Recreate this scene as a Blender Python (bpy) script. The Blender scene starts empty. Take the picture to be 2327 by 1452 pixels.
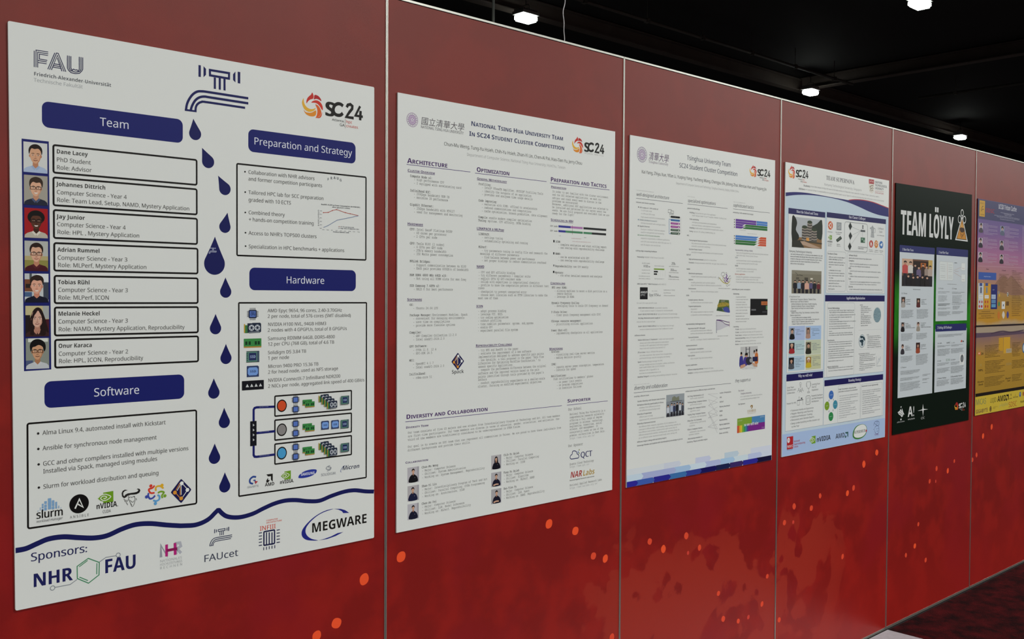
import bpy, bmesh, math, random
from mathutils import Vector, Matrix

scene = bpy.context.scene
COL = scene.collection
random.seed(24)

# ------------------------------------------------------------------ camera, world, exposure
CAM_POS = Vector((-1.61245, -2.21075, 1.61634))
YAW, PITCH, ROLL = 0.75754, -0.02348, 0.00558
FOCAL = 2239.43                      # focal length in photo pixels (2327 wide)
FW = Vector((math.sin(YAW) * math.cos(PITCH), math.cos(YAW) * math.cos(PITCH), math.sin(PITCH)))
_r = FW.cross(Vector((0, 0, 1))).normalized()
_u = _r.cross(FW)
RT = _r * math.cos(ROLL) + _u * math.sin(ROLL)
UP = -_r * math.sin(ROLL) + _u * math.cos(ROLL)
cam_data = bpy.data.cameras.new('camera')
cam_data.sensor_width = 36.0
cam_data.lens = FOCAL / 2327.0 * 36.0
cam_data.clip_start = 0.05
cam_data.clip_end = 300
cam = bpy.data.objects.new('camera', cam_data)
cam.matrix_world = Matrix((
    (RT.x, UP.x, -FW.x, CAM_POS.x), (RT.y, UP.y, -FW.y, CAM_POS.y),
    (RT.z, UP.z, -FW.z, CAM_POS.z), (0, 0, 0, 1)))
COL.objects.link(cam)
scene.camera = cam

world = bpy.data.worlds.new('hall_air')
scene.world = world
world.use_nodes = True
world.node_tree.nodes['Background'].inputs[0].default_value = (0.9, 1.0, 0.95, 1)
world.node_tree.nodes['Background'].inputs[1].default_value = 0.001
vs = scene.view_settings
vs.view_transform = 'Standard'
vs.look = 'None'
vs.gamma = 1.0
vs.use_curve_mapping = False
vs.exposure = EXPOSURE = 0.0
LAMP_W = 540.0                       # watts of each high bay lamp
CEIL_Z = 9.6
LAMP_Z = 8.9

# ------------------------------------------------------------------ small helpers
def ray(x, y):
    return FW + RT * ((x - 1163.5) / FOCAL) + UP * ((726.0 - y) / FOCAL)

def on_y(x, y, Y):
    """point of the vertical plane y=Y seen at a photo position"""
    d = ray(x, y); t = (Y - CAM_POS.y) / d.y
    return CAM_POS + d * t

def on_z(x, y, Z):
    d = ray(x, y); t = (Z - CAM_POS.z) / d.z
    return CAM_POS + d * t

def lin(c):
    c = c / 255.0
    return c / 12.92 if c <= 0.04045 else ((c + 0.055) / 1.055) ** 2.4

def rgb(h):
    h = h.lstrip('#')
    return tuple(lin(int(h[i:i + 2], 16)) for i in (0, 2, 4)) + (1.0,)

MATS = {}
def ink(h, rough=0.35, spec=0.17):
    """printed ink: flat colour with a faint procedural print grain"""
    key = ('ink', h, rough, spec)
    if key in MATS: return MATS[key]
    m = bpy.data.materials.new('ink_' + h.lstrip('#')); m.use_nodes = True
    nt = m.node_tree; b = nt.nodes['Principled BSDF']
    n = nt.nodes.new('ShaderNodeTexNoise'); n.inputs['Scale'].default_value = 900; n.inputs['Detail'].default_value = 1
    tc = nt.nodes.new('ShaderNodeTexCoord'); nt.links.new(tc.outputs['Object'], n.inputs['Vector'])
    mr = nt.nodes.new('ShaderNodeMapRange'); mr.inputs[3].default_value = rough - 0.03; mr.inputs[4].default_value = rough + 0.03
    nt.links.new(n.outputs['Fac'], mr.inputs[0]); nt.links.new(mr.outputs[0], b.inputs['Roughness'])
    b.inputs['Base Color'].default_value = rgb(h)
    b.inputs['Specular IOR Level'].default_value = spec
    MATS[key] = m
    return m

def plain(name, h, rough=0.5, metal=0.0, noise=0.0, nscale=40, bump=0.0, emit=None):
    if name in MATS: return MATS[name]
    m = bpy.data.materials.new(name); m.use_nodes = True
    nt = m.node_tree; b = nt.nodes['Principled BSDF']
    b.inputs['Base Color'].default_value = rgb(h); b.inputs['Roughness'].default_value = rough
    b.inputs['Metallic'].default_value = metal
    tc = nt.nodes.new('ShaderNodeTexCoord'); n = nt.nodes.new('ShaderNodeTexNoise')
    n.inputs['Scale'].default_value = nscale; n.inputs['Detail'].default_value = 4
    nt.links.new(tc.outputs['Object'], n.inputs['Vector'])
    if noise:
        mx = nt.nodes.new('ShaderNodeMixRGB'); mx.blend_type = 'MULTIPLY'; mx.inputs[0].default_value = noise
        mx.inputs[1].default_value = rgb(h); nt.links.new(n.outputs['Fac'], mx.inputs[2])
        nt.links.new(mx.outputs[0], b.inputs['Base Color'])
    if bump:
        bp = nt.nodes.new('ShaderNodeBump'); bp.inputs['Strength'].default_value = bump; bp.inputs['Distance'].default_value = 0.002
        nt.links.new(n.outputs['Fac'], bp.inputs['Height']); nt.links.new(bp.outputs[0], b.inputs['Normal'])
    if emit:
        b.inputs['Emission Color'].default_value = rgb(emit[0]); b.inputs['Emission Strength'].default_value = emit[1]
    MATS[name] = m
    return m

def thing(name, label, cat, loc=(0, 0, 0), group=None):
    o = bpy.data.objects.new(name, None); COL.objects.link(o)
    o.location = loc; o.empty_display_size = 0.1
    o['label'] = label; o['category'] = cat
    if group: o['group'] = group
    return o

def tag(o, label, cat, group=None):
    o['label'] = label; o['category'] = cat
    if group: o['group'] = group
    return o

def obj(name, bm, mats, parent=None, label=None):
    me = bpy.data.meshes.new(name); bm.to_mesh(me); bm.free()
    for m in (mats if isinstance(mats, (list, tuple)) else [mats]): me.materials.append(m)
    o = bpy.data.objects.new(name, me); COL.objects.link(o)
    if parent: o.parent = parent
    if label: o['label'] = label
    return o

def add_box(bm, x0, y0, z0, x1, y1, z1, mi=0):
    v = [bm.verts.new(p) for p in ((x0, y0, z0), (x1, y0, z0), (x1, y1, z0), (x0, y1, z0), (x0, y0, z1), (x1, y0, z1), (x1, y1, z1), (x0, y1, z1))]
    for f in ((0, 3, 2, 1), (4, 5, 6, 7), (0, 1, 5, 4), (1, 2, 6, 5), (2, 3, 7, 6), (3, 0, 4, 7)):
        bm.faces.new([v[i] for i in f]).material_index = mi

def add_tube(bm, pts, r, n=10, mi=0, cap=True):
    pts = [Vector(p) for p in pts]; rings = []
    for i, p in enumerate(pts):
        d = (pts[min(i + 1, len(pts) - 1)] - pts[max(i - 1, 0)]).normalized()
        a = d.orthogonal().normalized() if i == 0 else (rings_a - d * rings_a.dot(d)).normalized()
        rings_a = a; b = d.cross(a)
        rr = r[i] if isinstance(r, (list, tuple)) else r
        rings.append([bm.verts.new(p + (a * math.cos(t) + b * math.sin(t)) * rr) for t in [2 * math.pi * k / n for k in range(n)]])
    for A, B in zip(rings, rings[1:]):
        for k in range(n):
            f = bm.faces.new((A[k], A[(k + 1) % n], B[(k + 1) % n], B[k])); f.smooth = True; f.material_index = mi
    if cap:
        bm.faces.new(rings[0][::-1]).material_index = mi; bm.faces.new(rings[-1]).material_index = mi

# ------------------------------------------------------------------ lettering
# glyph outlines come from the built-in text font (mathematical alphabets give bold, serif and typewriter faces)
BASES = {'sans': (0x1D5A0, 0x1D5BA, 0x1D7E2), 'bold': (0x1D5D4, 0x1D5EE, 0x1D7EC), 'serif': (0x1D400, 0x1D41A, 0x1D7CE),
         'mono': (0x1D670, 0x1D68A, 0x1D7F6)}
UML = {'ä': 'a', 'ö': 'o', 'ü': 'u', 'Ö': 'O', 'Ü': 'U', 'Ä': 'A'}
_fc = bpy.data.curves.new('lettering_source', 'FONT'); _fc.size = 1.0
_fo = bpy.data.objects.new('lettering_source', _fc); COL.objects.link(_fo)
GLYPHS = {}
def _map(c, st):
    b = BASES.get(st)
    if not b: return c
    if 'A' <= c <= 'Z': return chr(b[0] + ord(c) - 65)
    if 'a' <= c <= 'z': return chr(b[1] + ord(c) - 97)
    if '0' <= c <= '9': return chr(b[2] + ord(c) - 48)
    return c

def _mesh(s):
    _fc.body = s
    me = _fo.to_mesh()
    vs_ = [(v.co.x, v.co.y) for v in me.vertices]; fs = [tuple(p.vertices) for p in me.polygons]
    _fo.to_mesh_clear()
    return vs_, fs

def _w(s):
    v, _ = _mesh(s)
    xs = [p[0] for p in v]
    return max(xs) - min(xs)

def glyph(c, st, off=0.0, res=2):
    k = (c, st, off, res)
    if k in GLYPHS: return GLYPHS[k]
    if c in UML:
        vs_, fs, adv = glyph(UML[c], st, off, res)
        vs_ = list(vs_); fs = list(fs); top = max(p[1] for p in vs_) + 0.07; cx = sum((min(p[0] for p in vs_), max(p[0] for p in vs_))) / 2
        for s in (-0.13, 0.13):
            i = len(vs_); q = 0.055 if st != 'bold' else 0.075
            vs_ += [(cx + s - q, top), (cx + s + q, top), (cx + s + q, top + 2 * q), (cx + s - q, top + 2 * q)]; fs.append((i, i + 1, i + 2, i + 3))
        GLYPHS[k] = (vs_, fs, adv); return GLYPHS[k]
    _fc.resolution_u = res; _fc.offset = 0.0
    mc = _map(c, st)
    key = ('adv', c, st)
    if key not in GLYPHS:
        if st == 'mono': GLYPHS[key] = 0.602
        elif c == ' ': GLYPHS[key] = 0.27
        else: GLYPHS[key] = _w('|' + mc + '|') - _w('||')
    _fc.offset = off
    vs_, fs = ([], []) if c == ' ' else _mesh(mc)
    if st == 'mono' and vs_ and mc == c:            # punctuation set into the typewriter pitch
        xs = [p[0] for p in vs_]; d = (0.602 - max(xs) - min(xs)) / 2
        vs_ = [(x + d, y) for x, y in vs_]
    GLYPHS[k] = (vs_, fs, GLYPHS[key])
    return GLYPHS[k]

CAPH = {}
def caph(st):
    if st not in CAPH:
        v, _, _ = glyph('H', st); CAPH[st] = max(p[1] for p in v)
    return CAPH[st]

# ------------------------------------------------------------------ flat print on a board
FR = [0.0, 0.0, 1.0]                 # enlargement the traced coordinates were read in
def frame(ox, oy, s): FR[0], FR[1], FR[2] = ox, oy, s
BOARD_Y = -0.005

def uv(x, y):
    p = on_y(FR[0] + x / FR[2], FR[1] + y / FR[2], BOARD_Y)
    return p.x, p.z

def smooth(pts, closed=False, n=6):
    out = []; L = len(pts)
    rng = range(L if closed else L - 1)
    for i in rng:
        if closed: a, b, c, d = (pts[(i - 1) % L], pts[i], pts[(i + 1) % L], pts[(i + 2) % L])
        else: a, b, c, d = pts[max(i - 1, 0)], pts[i], pts[i + 1], pts[min(i + 2, L - 1)]
        for k in range(n):
            t = k / n
            out.append(tuple(0.5 * (2 * b[j] + (c[j] - a[j]) * t + (2 * a[j] - 5 * b[j] + 4 * c[j] - d[j]) * t * t + (3 * b[j] - a[j] - 3 * c[j] + d[j]) * t ** 3) for j in (0, 1)))
    if not closed: out.append(tuple(pts[-1]))
    return out

class Art:
    """one printed part: polygons, strokes and lettering laid on the board, each a hair above the one before"""
    def __init__(s, name, parent, board, lift=0.1, label=None, step=0.02, col='#000000'):
        s.name, s.parent, s.board, s.lift, s.label, s.step = name, parent, board, lift, label, step
        s.v, s.f, s.mi, s.mats, s.k = [], [], [], [], 0
        s.xf = None; s.col = col; s.box = None
    def m(s, c):
        mt = ink(c) if isinstance(c, str) else c
        if mt not in s.mats: s.mats.append(mt)
        return s.mats.index(mt)
    def P(s, p):
        if s.box:                                    # unit square coordinates inside a printed picture
            x0, z0, x1, z1 = s.box
            q = (x0 + (x1 - x0) * p[0], z0 + (z1 - z0) * p[1])
        else: q = uv(*p)
        if s.xf: q = (q[0] * s.xf[0] + s.xf[2], q[1] * s.xf[1] + s.xf[3])
        return q
    def into(s, a, b):
        """work inside the picture whose upper left and lower right corners are a and b"""
        p, q = uv(*a), uv(*b); s.box = (p[0], p[1], q[0], q[1]); return s
    def out(s): s.box = None; return s
    def _y(s): return -(s.lift + s.k * s.step) * 0.001
    def raw(s, pts, c):
        """polygon in wall coordinates"""
        i = len(s.v); y = s._y(); ar = 0
        for j in range(len(pts)):
            a, b = pts[j], pts[(j + 1) % len(pts)]; ar += a[0] * b[1] - a[1] * b[0]
        if ar < 0: pts = pts[::-1]
        s.v += [(p[0], y, p[1]) for p in pts]; s.f.append(tuple(range(i, i + len(pts)))); s.mi.append(s.m(c))
    def poly(s, pts, c=None, sm=False, n=5):
        if sm: pts = smooth(pts, True, n)
        s.raw([s.P(p) for p in pts], c or s.col); s.k += 1; return s
    def rect(s, a, b, c=None, r=0.0):
        p, q = s.P(a), s.P(b); x0, x1 = sorted((p[0], q[0])); z0, z1 = sorted((p[1], q[1]))
        s.raw(rrect(x0, z0, x1, z1, r), c or s.col); s.k += 1; return s
    def ell(s, a, b, c=None, n=28):
        p, q = s.P(a), s.P(b); cx, cz, rx, rz = (p[0] + q[0]) / 2, (p[1] + q[1]) / 2, abs(q[0] - p[0]) / 2, abs(q[1] - p[1]) / 2
        s.raw([(cx + rx * math.cos(2 * math.pi * k / n), cz + rz * math.sin(2 * math.pi * k / n)) for k in range(n)], c or s.col); s.k += 1; return s
    def dot(s, ctr, r, c=None, n=20):
        """round dot, radius in traced units measured along the height"""
        p = s.P(ctr); q = s.P((ctr[0], ctr[1] - r)); R = abs(q[1] - p[1])
        s.raw([(p[0] + R * math.cos(2 * math.pi * k / n), p[1] + R * math.sin(2 * math.pi * k / n)) for k in range(n)], c or s.col); s.k += 1; return s
    def wstroke(s, W, w, c=None, closed=False):
        """stroke of width w (m) along wall points"""
        c = c or s.col; L = len(W); mi = s.m(c); y = s._y(); i0 = len(s.v); h = w / 2
        for i in range(L):
            if closed: a, b, d = W[i - 1], W[i], W[(i + 1) % L]
            else: a, b, d = W[max(i - 1, 0)], W[i], W[min(i + 1, L - 1)]
            t1 = Vector((b[0] - a[0], b[1] - a[1])); t2 = Vector((d[0] - b[0], d[1] - b[1]))
            if t1.length < 1e-9: t1 = t2.copy()
            if t2.length < 1e-9: t2 = t1.copy()
            t1.normalize(); t2.normalize()
            t = t1 + t2
            if t.length < 1e-6: t = t1.copy()
            t.normalize(); n = Vector((-t.y, t.x)); k = h / max(0.58, n.dot(Vector((-t1.y, t1.x))))
            s.v += [(b[0] + n.x * k, y, b[1] + n.y * k), (b[0] - n.x * k, y, b[1] - n.y * k)]
        for i in range(L if closed else L - 1):
            j = (i + 1) % L
            s.f.append((i0 + 2 * i, i0 + 2 * i + 1, i0 + 2 * j + 1, i0 + 2 * j)); s.mi.append(mi)
        s.k += 1; return s
    def line(s, pts, w, c=None, closed=False, sm=False, n=6):
        """stroke, width in traced units (measured along the height)"""
        if sm: pts = smooth(pts, closed, n)
        a, b = s.P(pts[0]), s.P((pts[0][0], pts[0][1] - w))
        return s.wstroke([s.P(p) for p in pts], abs(b[1] - a[1]), c, closed)
    def ring(s, ctr, r, w, c=None, n=32):
        p = s.P(ctr); q = s.P((ctr[0], ctr[1] - r)); R = abs(q[1] - p[1]); ww = abs(s.P((ctr[0], ctr[1] - w))[1] - p[1])
        return s.wstroke([(p[0] + R * math.cos(2 * math.pi * k / n), p[1] + R * math.sin(2 * math.pi * k / n)) for k in range(n)], ww, c, True)
    def frame_box(s, a, b, w, r=0.0, c=None):
        """outline box through two corners; width in traced units, corner radius in metres"""
        p, q = s.P(a), s.P(b); x0, x1 = sorted((p[0], q[0])); z0, z1 = sorted((p[1], q[1]))
        ww = abs(s.P((a[0], a[1] - w))[1] - p[1])
        return s.wstroke(rrect(x0, z0, x1, z1, max(r, 0.0005)), ww, c, True)
    def text(s, x, y, t, x1=None, cap=10, st='sans', c=None, k=1.0, off=0.0, res=2, sc=None, slant=0.0, rise=0.0, al='l'):
        """one line: baseline start (x,y), right end x1, capital height cap; sc = small capitals scale"""
        if st in ('ital', 'bital'): st, slant = ('sans' if st == 'ital' else 'bold'), 0.2
        c = c or s.col; p = s.P((x, y)); H = abs(s.P((x, y - cap))[1] - p[1]); size = H / caph(st if st in BASES else 'x')
        pen = 0.0; runs = []
        for ch in t:
            g, q = ch, 1.0
            if sc and ch.islower(): g, q = ch.upper(), sc
            vs_, fs, adv = glyph(g, st, min(off, 0.0), res); runs.append((pen, q, vs_, fs)); pen += adv * q
        kx = k
        if x1 is not None and pen > 0:
            xs = [pp + v[0] * q for pp, q, vv, ff in runs for v in vv]
            wid = max(xs) if xs else pen
            kx = (s.P((x1, y))[0] - p[0]) / (wid * size)
        sh = 0.0
        if al == 'c': sh = -pen * size * kx / 2
        if al == 'r': sh = -pen * size * kx
        mi = s.m(c); yy = s._y()
        if off > 0:                                  # heavier face: each letter struck again a hair to the side
            d_ = off * 1.6
            runs = [(pn + e, q, vv, ff) for e in (-d_ / 2, d_ / 2) for pn, q, vv, ff in runs]
        for n_, (pen0, q, vv, ff) in enumerate(runs):
            i0 = len(s.v)
            if off > 0 and n_ == len(runs) // 2: yy -= 0.000012
            for vx, vz in vv:
                X = (pen0 + vx * q) * size * kx
                s.v.append((p[0] + X + sh + slant * vz * q * size, yy, p[1] + vz * q * size + rise * X))
            for f_ in ff: s.f.append(tuple(i0 + a for a in f_)); s.mi.append(mi)
        return s
    def text_at(s, p, t, x1, H, st, c):
        """lettering given in wall coordinates"""
        size = H / caph(st if st in BASES else 'x'); pen = 0.0; mi = s.m(c); yy = s._y(); runs = []
        for ch in t:
            vs_, fs, adv = glyph(ch, st, 0.0, 1); runs.append((pen, vs_, fs)); pen += adv
        wid = max(a + v[0] for a, vv, ff in runs for v in vv) * size; kx = (x1 - p[0]) / wid
        for a, vv, ff in runs:
            i0 = len(s.v)
            for vx, vz in vv: s.v.append((p[0] + (a + vx) * size * kx, yy, p[1] + vz * size))
            for f_ in ff: s.f.append(tuple(i0 + b for b in f_)); s.mi.append(mi)
        return s
    def lines(s, x, y, dy, rows, cap, st='sans', c=None, k=1.0, off=0.0, res=1, step=0.0):
        """rows of (indent, text) or text, one under the other"""
        for i, r in enumerate(rows):
            ind, t = r if isinstance(r, tuple) else (0, r)
            if t: s.text(x + ind, y + i * dy + step * i, t, None, cap, st, c, k, off, res)
        return s
    def greek(s, x, y, x1, h, c=None, seed=None, dens=1.0):
        """a line of print too small to read: rows of letter-sized strokes broken into words"""
        rnd = random.Random(int(x * 7 + y * 13) if seed is None else seed)
        p = s.P((x, y)); q = s.P((x1, y)); H = abs(s.P((x, y - h))[1] - p[1]); X = p[0]; mi = s.m(c or s.col); yy = s._y()
        def bar(a, b, z0, z1, e=0.0):
            i = len(s.v); y_ = yy - e; s.v.extend([(a, y_, z0), (b, y_, z0), (b, y_, z1), (a, y_, z1)]); s.f.append((i, i + 1, i + 2, i + 3)); s.mi.append(mi)
        w = H * 0.14
        while X < q[0] - H * 0.5:
            n = rnd.randint(2, 8)
            for _ in range(n):
                if X > q[0]: break
                kind = rnd.random(); lw = H * rnd.uniform(0.42, 0.6)
                z1 = p[1] + H * (1.0 if kind < 0.28 else 0.68); z0 = p[1] - (H * 0.25 if kind > 0.9 else 0)
                bar(X, X + w, z0, z1)
                if rnd.random() < 0.6: bar(X + lw - w, X + lw, p[1], p[1] + H * 0.68)
                bar(X, X + lw, p[1] + H * 0.56, p[1] + H * 0.68, 0.000010)
                if rnd.random() < 0.6: bar(X, X + lw, p[1], p[1] + H * 0.12, 0.000010)
                X += lw + H * 0.14
            X += H * 0.34
        return s
    def greeks(s, rows, h, c=None):
        for r in rows: s.greek(r[0], r[1], r[2], h, c)
        return s
    def done(s):
        o = s.board; me = bpy.data.meshes.new(s.name)
        L = o.location
        me.from_pydata([(v[0] - L.x, v[1] + BOARD_Y - L.y, v[2] - L.z) for v in s.v], [], s.f)
        for m in s.mats: me.materials.append(m)
        for p, i in zip(me.polygons, s.mi): p.material_index = i
        me.update()
        ob = bpy.data.objects.new(s.name, me); COL.objects.link(ob); ob.parent = s.parent
        if s.label: ob['label'] = s.label
        return ob

def rrect(x0, z0, x1, z1, r, n=6):
    if r <= 0: return [(x0, z0), (x1, z0), (x1, z1), (x0, z1)]
    out = []
    for cx, cz, a in ((x1 - r, z0 + r, -90), (x1 - r, z1 - r, 0), (x0 + r, z1 - r, 90), (x0 + r, z0 + r, 180)):
        for k in range(n + 1):
            t = math.radians(a + 90 * k / n); out.append((cx + r * math.cos(t), cz + r * math.sin(t)))
    return out

def board(name, label, corners, face, thick=0.005, r=0.0, edge='#d8dad6'):
    """a poster board hung flat on the wall; corners TL TR BR BL as photo positions"""
    frame(0, 0, 1)
    W = [uv(*c) for c in corners]
    cx = sum(p[0] for p in W) / 4; zb = min(W[2][1], W[3][1])
    root = thing(name, label, 'poster', (cx, 0, zb), 'competition posters on the red wall')
    pts = []
    for i in range(4):
        a, b, d = Vector(W[i - 1]), Vector(W[i]), Vector(W[(i + 1) % 4])
        if r > 0:
            p0 = b + (a - b).normalized() * r; p1 = b + (d - b).normalized() * r
            for k in range(5):
                t = k / 4; pts.append(p0 * (1 - t) ** 2 + b * 2 * t * (1 - t) + p1 * t * t)
        else: pts.append(b)
    bm = bmesh.new()
    f_ = [bm.verts.new((p[0] - cx, BOARD_Y, p[1] - zb)) for p in pts]
    k_ = [bm.verts.new((p[0] - cx, BOARD_Y + thick - 0.0008, p[1] - zb)) for p in pts]
    bm.faces.new(f_[::-1]).material_index = 0
    bm.faces.new(k_).material_index = 1
    for i in range(len(pts)):
        j = (i + 1) % len(pts); bm.faces.new((f_[i], f_[j], k_[j], k_[i])).material_index = 1
    bmesh.ops.recalc_face_normals(bm, faces=bm.faces)
    obj('sheet', bm, [face, ink(edge, 0.6)], root)
    return root

# ------------------------------------------------------------------ hall shell
def struct(name, bm, m):
    o = obj(name, bm, m); o['kind'] = 'structure'; return o

def mat_carpet():
    m = bpy.data.materials.new('carpet_pile'); m.use_nodes = True
    nt = m.node_tree; b = nt.nodes['Principled BSDF']; b.inputs['Roughness'].default_value = 0.95
    b.inputs['Specular IOR Level'].default_value = 0.1
    tc = nt.nodes.new('ShaderNodeTexCoord')
    n1 = nt.nodes.new('ShaderNodeTexNoise'); n1.inputs['Scale'].default_value = 9; n1.inputs['Detail'].default_value = 6; n1.inputs['Roughness'].default_value = 0.65
    n2 = nt.nodes.new('ShaderNodeTexNoise'); n2.inputs['Scale'].default_value = 160; n2.inputs['Detail'].default_value = 2
    cr = nt.nodes.new('ShaderNodeValToRGB'); cr.color_ramp.elements[0].position = 0.38; cr.color_ramp.elements[0].color = rgb('#26090d')
    cr.color_ramp.elements[1].position = 0.68; cr.color_ramp.elements[1].color = rgb('#641319')
    mx = nt.nodes.new('ShaderNodeMixRGB'); mx.blend_type = 'MULTIPLY'; mx.inputs[0].default_value = 0.7
    bp = nt.nodes.new('ShaderNodeBump'); bp.inputs['Strength'].default_value = 0.6; bp.inputs['Distance'].default_value = 0.004
    for n in (n1, n2): nt.links.new(tc.outputs['Object'], n.inputs['Vector'])
    nt.links.new(n1.outputs['Fac'], cr.inputs[0]); nt.links.new(cr.outputs[0], mx.inputs[1]); nt.links.new(n2.outputs['Fac'], mx.inputs[2])
    nt.links.new(mx.outputs[0], b.inputs['Base Color']); nt.links.new(n2.outputs['Fac'], bp.inputs['Height']); nt.links.new(bp.outputs[0], b.inputs['Normal'])
    return m

X0, X1, Y0, Y1 = -22.0, 66.0, -60.0, 40.0
bm = bmesh.new(); add_box(bm, X0, Y0, -0.2, X1, Y1, -0.008)
struct('floor', bm, plain('dark_concrete', '#3a3638', 0.8, noise=0.35, nscale=3))
bm = bmesh.new(); add_box(bm, -2.2, -0.75, -0.008, 2.997, -0.012, 0.003)
o = obj('floor_runner', bm, plain('grey_runner', '#c9c8cf', 0.75, noise=0.3, nscale=30, bump=0.2)); tag(o, 'pale grey floor runner at the wall foot, butting against the dark carpet', 'floor mat')
bm = bmesh.new(); add_box(bm, 3.0, Y0 + 0.5, -0.008, X1 - 0.5, -0.012, 0.0)
o = obj('carpet', bm, mat_carpet()); tag(o, 'dark red mottled carpet laid along the foot of the red wall', 'carpet')
dark = plain('black_painted_deck', '#060807', 0.8, noise=0.5, nscale=0.6)
bm = bmesh.new(); add_box(bm, X0, Y0, CEIL_Z, X1, Y1, CEIL_Z + 0.3)
struct('ceiling', bm, dark)
hallw = plain('dark_hall_wall', '#0d0e0e', 0.8, noise=0.4, nscale=0.8)
for nm, bx in (('wall_back', (X0, Y1, -0.2, X1, Y1 + 0.3, CEIL_Z + 0.3)), ('wall_front', (X0, Y0 - 0.3, -0.2, X1, Y0, CEIL_Z + 0.3)),
               ('wall_left', (X0 - 0.3, Y0, -0.2, X0, Y1, CEIL_Z + 0.3)), ('wall_right', (X1, Y0, -0.2, X1 + 0.3, Y1, CEIL_Z + 0.3))):
    bm = bmesh.new(); add_box(bm, *bx); struct(nm, bm, hallw)

# steel roof beams and service pipes under the deck
steel = plain('dark_steel', '#5e544d', 0.7, noise=0.5, nscale=1.5)
def beam(name, label, a, b, w, h, z, group):
    """I beam: two flanges and a web, between two plan points"""
    A, B = Vector((a[0], a[1], 0)), Vector((b[0], b[1], 0)); d = (B - A).normalized(); L = (B - A).length
    root = thing(name, label, 'beam', (A.x, A.y, z), group); root.rotation_euler = (0, 0, math.atan2(d.y, d.x))
    for nm, y0, z0, y1, z1 in (('flange', -w / 2, 0, w / 2, 0.03), ('flange', -w / 2, h - 0.03, w / 2, h), ('web', -0.015, 0.03, 0.015, h - 0.03)):
        bm = bmesh.new(); add_box(bm, 0, y0, z0, L, y1, z1); obj(nm, bm, steel, root)
beam('roof_beam', 'dark steel roof beam running parallel to the red wall, above the lamps', (X0 + 0.1, 16.9), (X1 - 0.1, 16.9), 0.3, 0.42, CEIL_Z - 0.45, 'roof beams')
beam('roof_beam', 'dark steel cross beam meeting the long beam behind the middle lamp', (30.7, 0.5), (30.7, 16.7), 0.34, 0.42, CEIL_Z - 0.46, 'roof beams')
galv = plain('dull_galvanised', '#5c5952', 0.55, metal=0.4, noise=0.6, nscale=2.0)
def pipe(label, pts, r):
    root = thing('conduit', label, 'pipe', pts[0], 'ceiling conduits')
    bm = bmesh.new(); add_tube(bm, [Vector(p) - Vector(pts[0]) for p in pts], r, 8); obj('tube', bm, galv, root)
    L = (Vector(pts[-1]) - Vector(pts[0])); n = int(L.length / 2.4)
    for i in range(n):                                   # pipe clips
        q = L * ((i + 0.5) / n); bm = bmesh.new(); add_box(bm, q.x - r * 1.2, q.y - r * 1.2, q.z - r * 1.2, q.x + r * 1.2, q.y + r * 1.2, q.z + r * 1.2); add_box(bm, q.x - .008, q.y - .008, q.z + r * 1.2, q.x + .008, q.y + .008, CEIL_Z - pts[0][2] - 0.002); obj('clip', bm, galv, root)
pipe('thin grey conduit under the black ceiling, nearer than the long beam', [(8, 14.6, CEIL_Z - 0.6), (30.4, 14.6, CEIL_Z - 0.6)], 0.05)
pipe('thin grey conduit crossing above the right-hand lamps', [(34.2, 0.5, CEIL_Z - 0.62), (34.2, 14.0, CEIL_Z - 0.62)], 0.05)

# high bay lamps: the hall's own light
lamp_white = plain('lamp_diffuser', '#ffffff', 0.4, emit=('#f8fff6', 9.0))
lamp_body = plain('lamp_housing', '#b9bdbb', 0.45, metal=0.6, noise=0.2)
wire_m = plain('black_cord', '#18181a', 0.6)
LAMP_L = bpy.data.lights.new('high_bay_light', 'AREA'); LAMP_L.shape = 'RECTANGLE'; LAMP_L.size = 0.5; LAMP_L.size_y = 0.34
LAMP_L.energy = LAMP_W; LAMP_L.color = (1.0, 1.0, 0.955)
def make_lamp():
    root = thing('high_bay_lamp', 'high bay lamp', 'lamp', (0, 0, 0), 'high bay ceiling lamps')
    bm = bmesh.new(); add_box(bm, -0.29, -0.21, 0.03, 0.29, 0.21, 0.11)
    for i in range(9): add_box(bm, -0.26 + i * 0.063, -0.18, 0.11, -0.248 + i * 0.063, 0.18, 0.17)   # cooling fins
    obj('housing', bm, lamp_body, root)
    bm = bmesh.new(); add_box(bm, -0.27, -0.19, -0.13, 0.27, 0.19, 0.03); bmesh.ops.bevel(bm, geom=bm.edges[:], offset=0.04, segments=2, affect='EDGES')
    obj('diffuser', bm, lamp_white, root, 'glowing white diffuser')
    bm = bmesh.new(); add_tube(bm, [(0, -0.17, 0.12), (0, -0.1, 0.3), (0, 0.1, 0.3), (0, 0.17, 0.12)], 0.012, 6); obj('bracket', bm, lamp_body, root)
    bm = bmesh.new(); add_tube(bm, [(0, 0, 0.3), (0, 0, CEIL_Z - LAMP_Z)], 0.012, 6); obj('cord', bm, wire_m, root)
    l = bpy.data.objects.new('glow', LAMP_L); COL.objects.link(l); l.parent = root; l.location = (0, 0, -0.14)
    return root
LAMPS = [((16.38, 16.35), 'high bay lamp above the second red panel, left of the others'),
         ((22.40, 8.66), 'high bay lamp cut off by the top edge of the photo'),
         ((29.96, 15.94), 'high bay lamp hanging where the two roof beams meet'),
         ((43.46, 16.26), 'farthest small high bay lamp, lowest on the right')]
seen = len(LAMPS)
for r, y in enumerate((-6.5, -14.1, -21.7, -29.3, -36.9, -44.5, -52.1)):    # the same grid goes on behind the photographer
    for k in range(6): LAMPS.append(((-10.7 + 13.55 * k + (6.0 if r % 2 else 0), y), None))
lamp0 = make_lamp()
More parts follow.
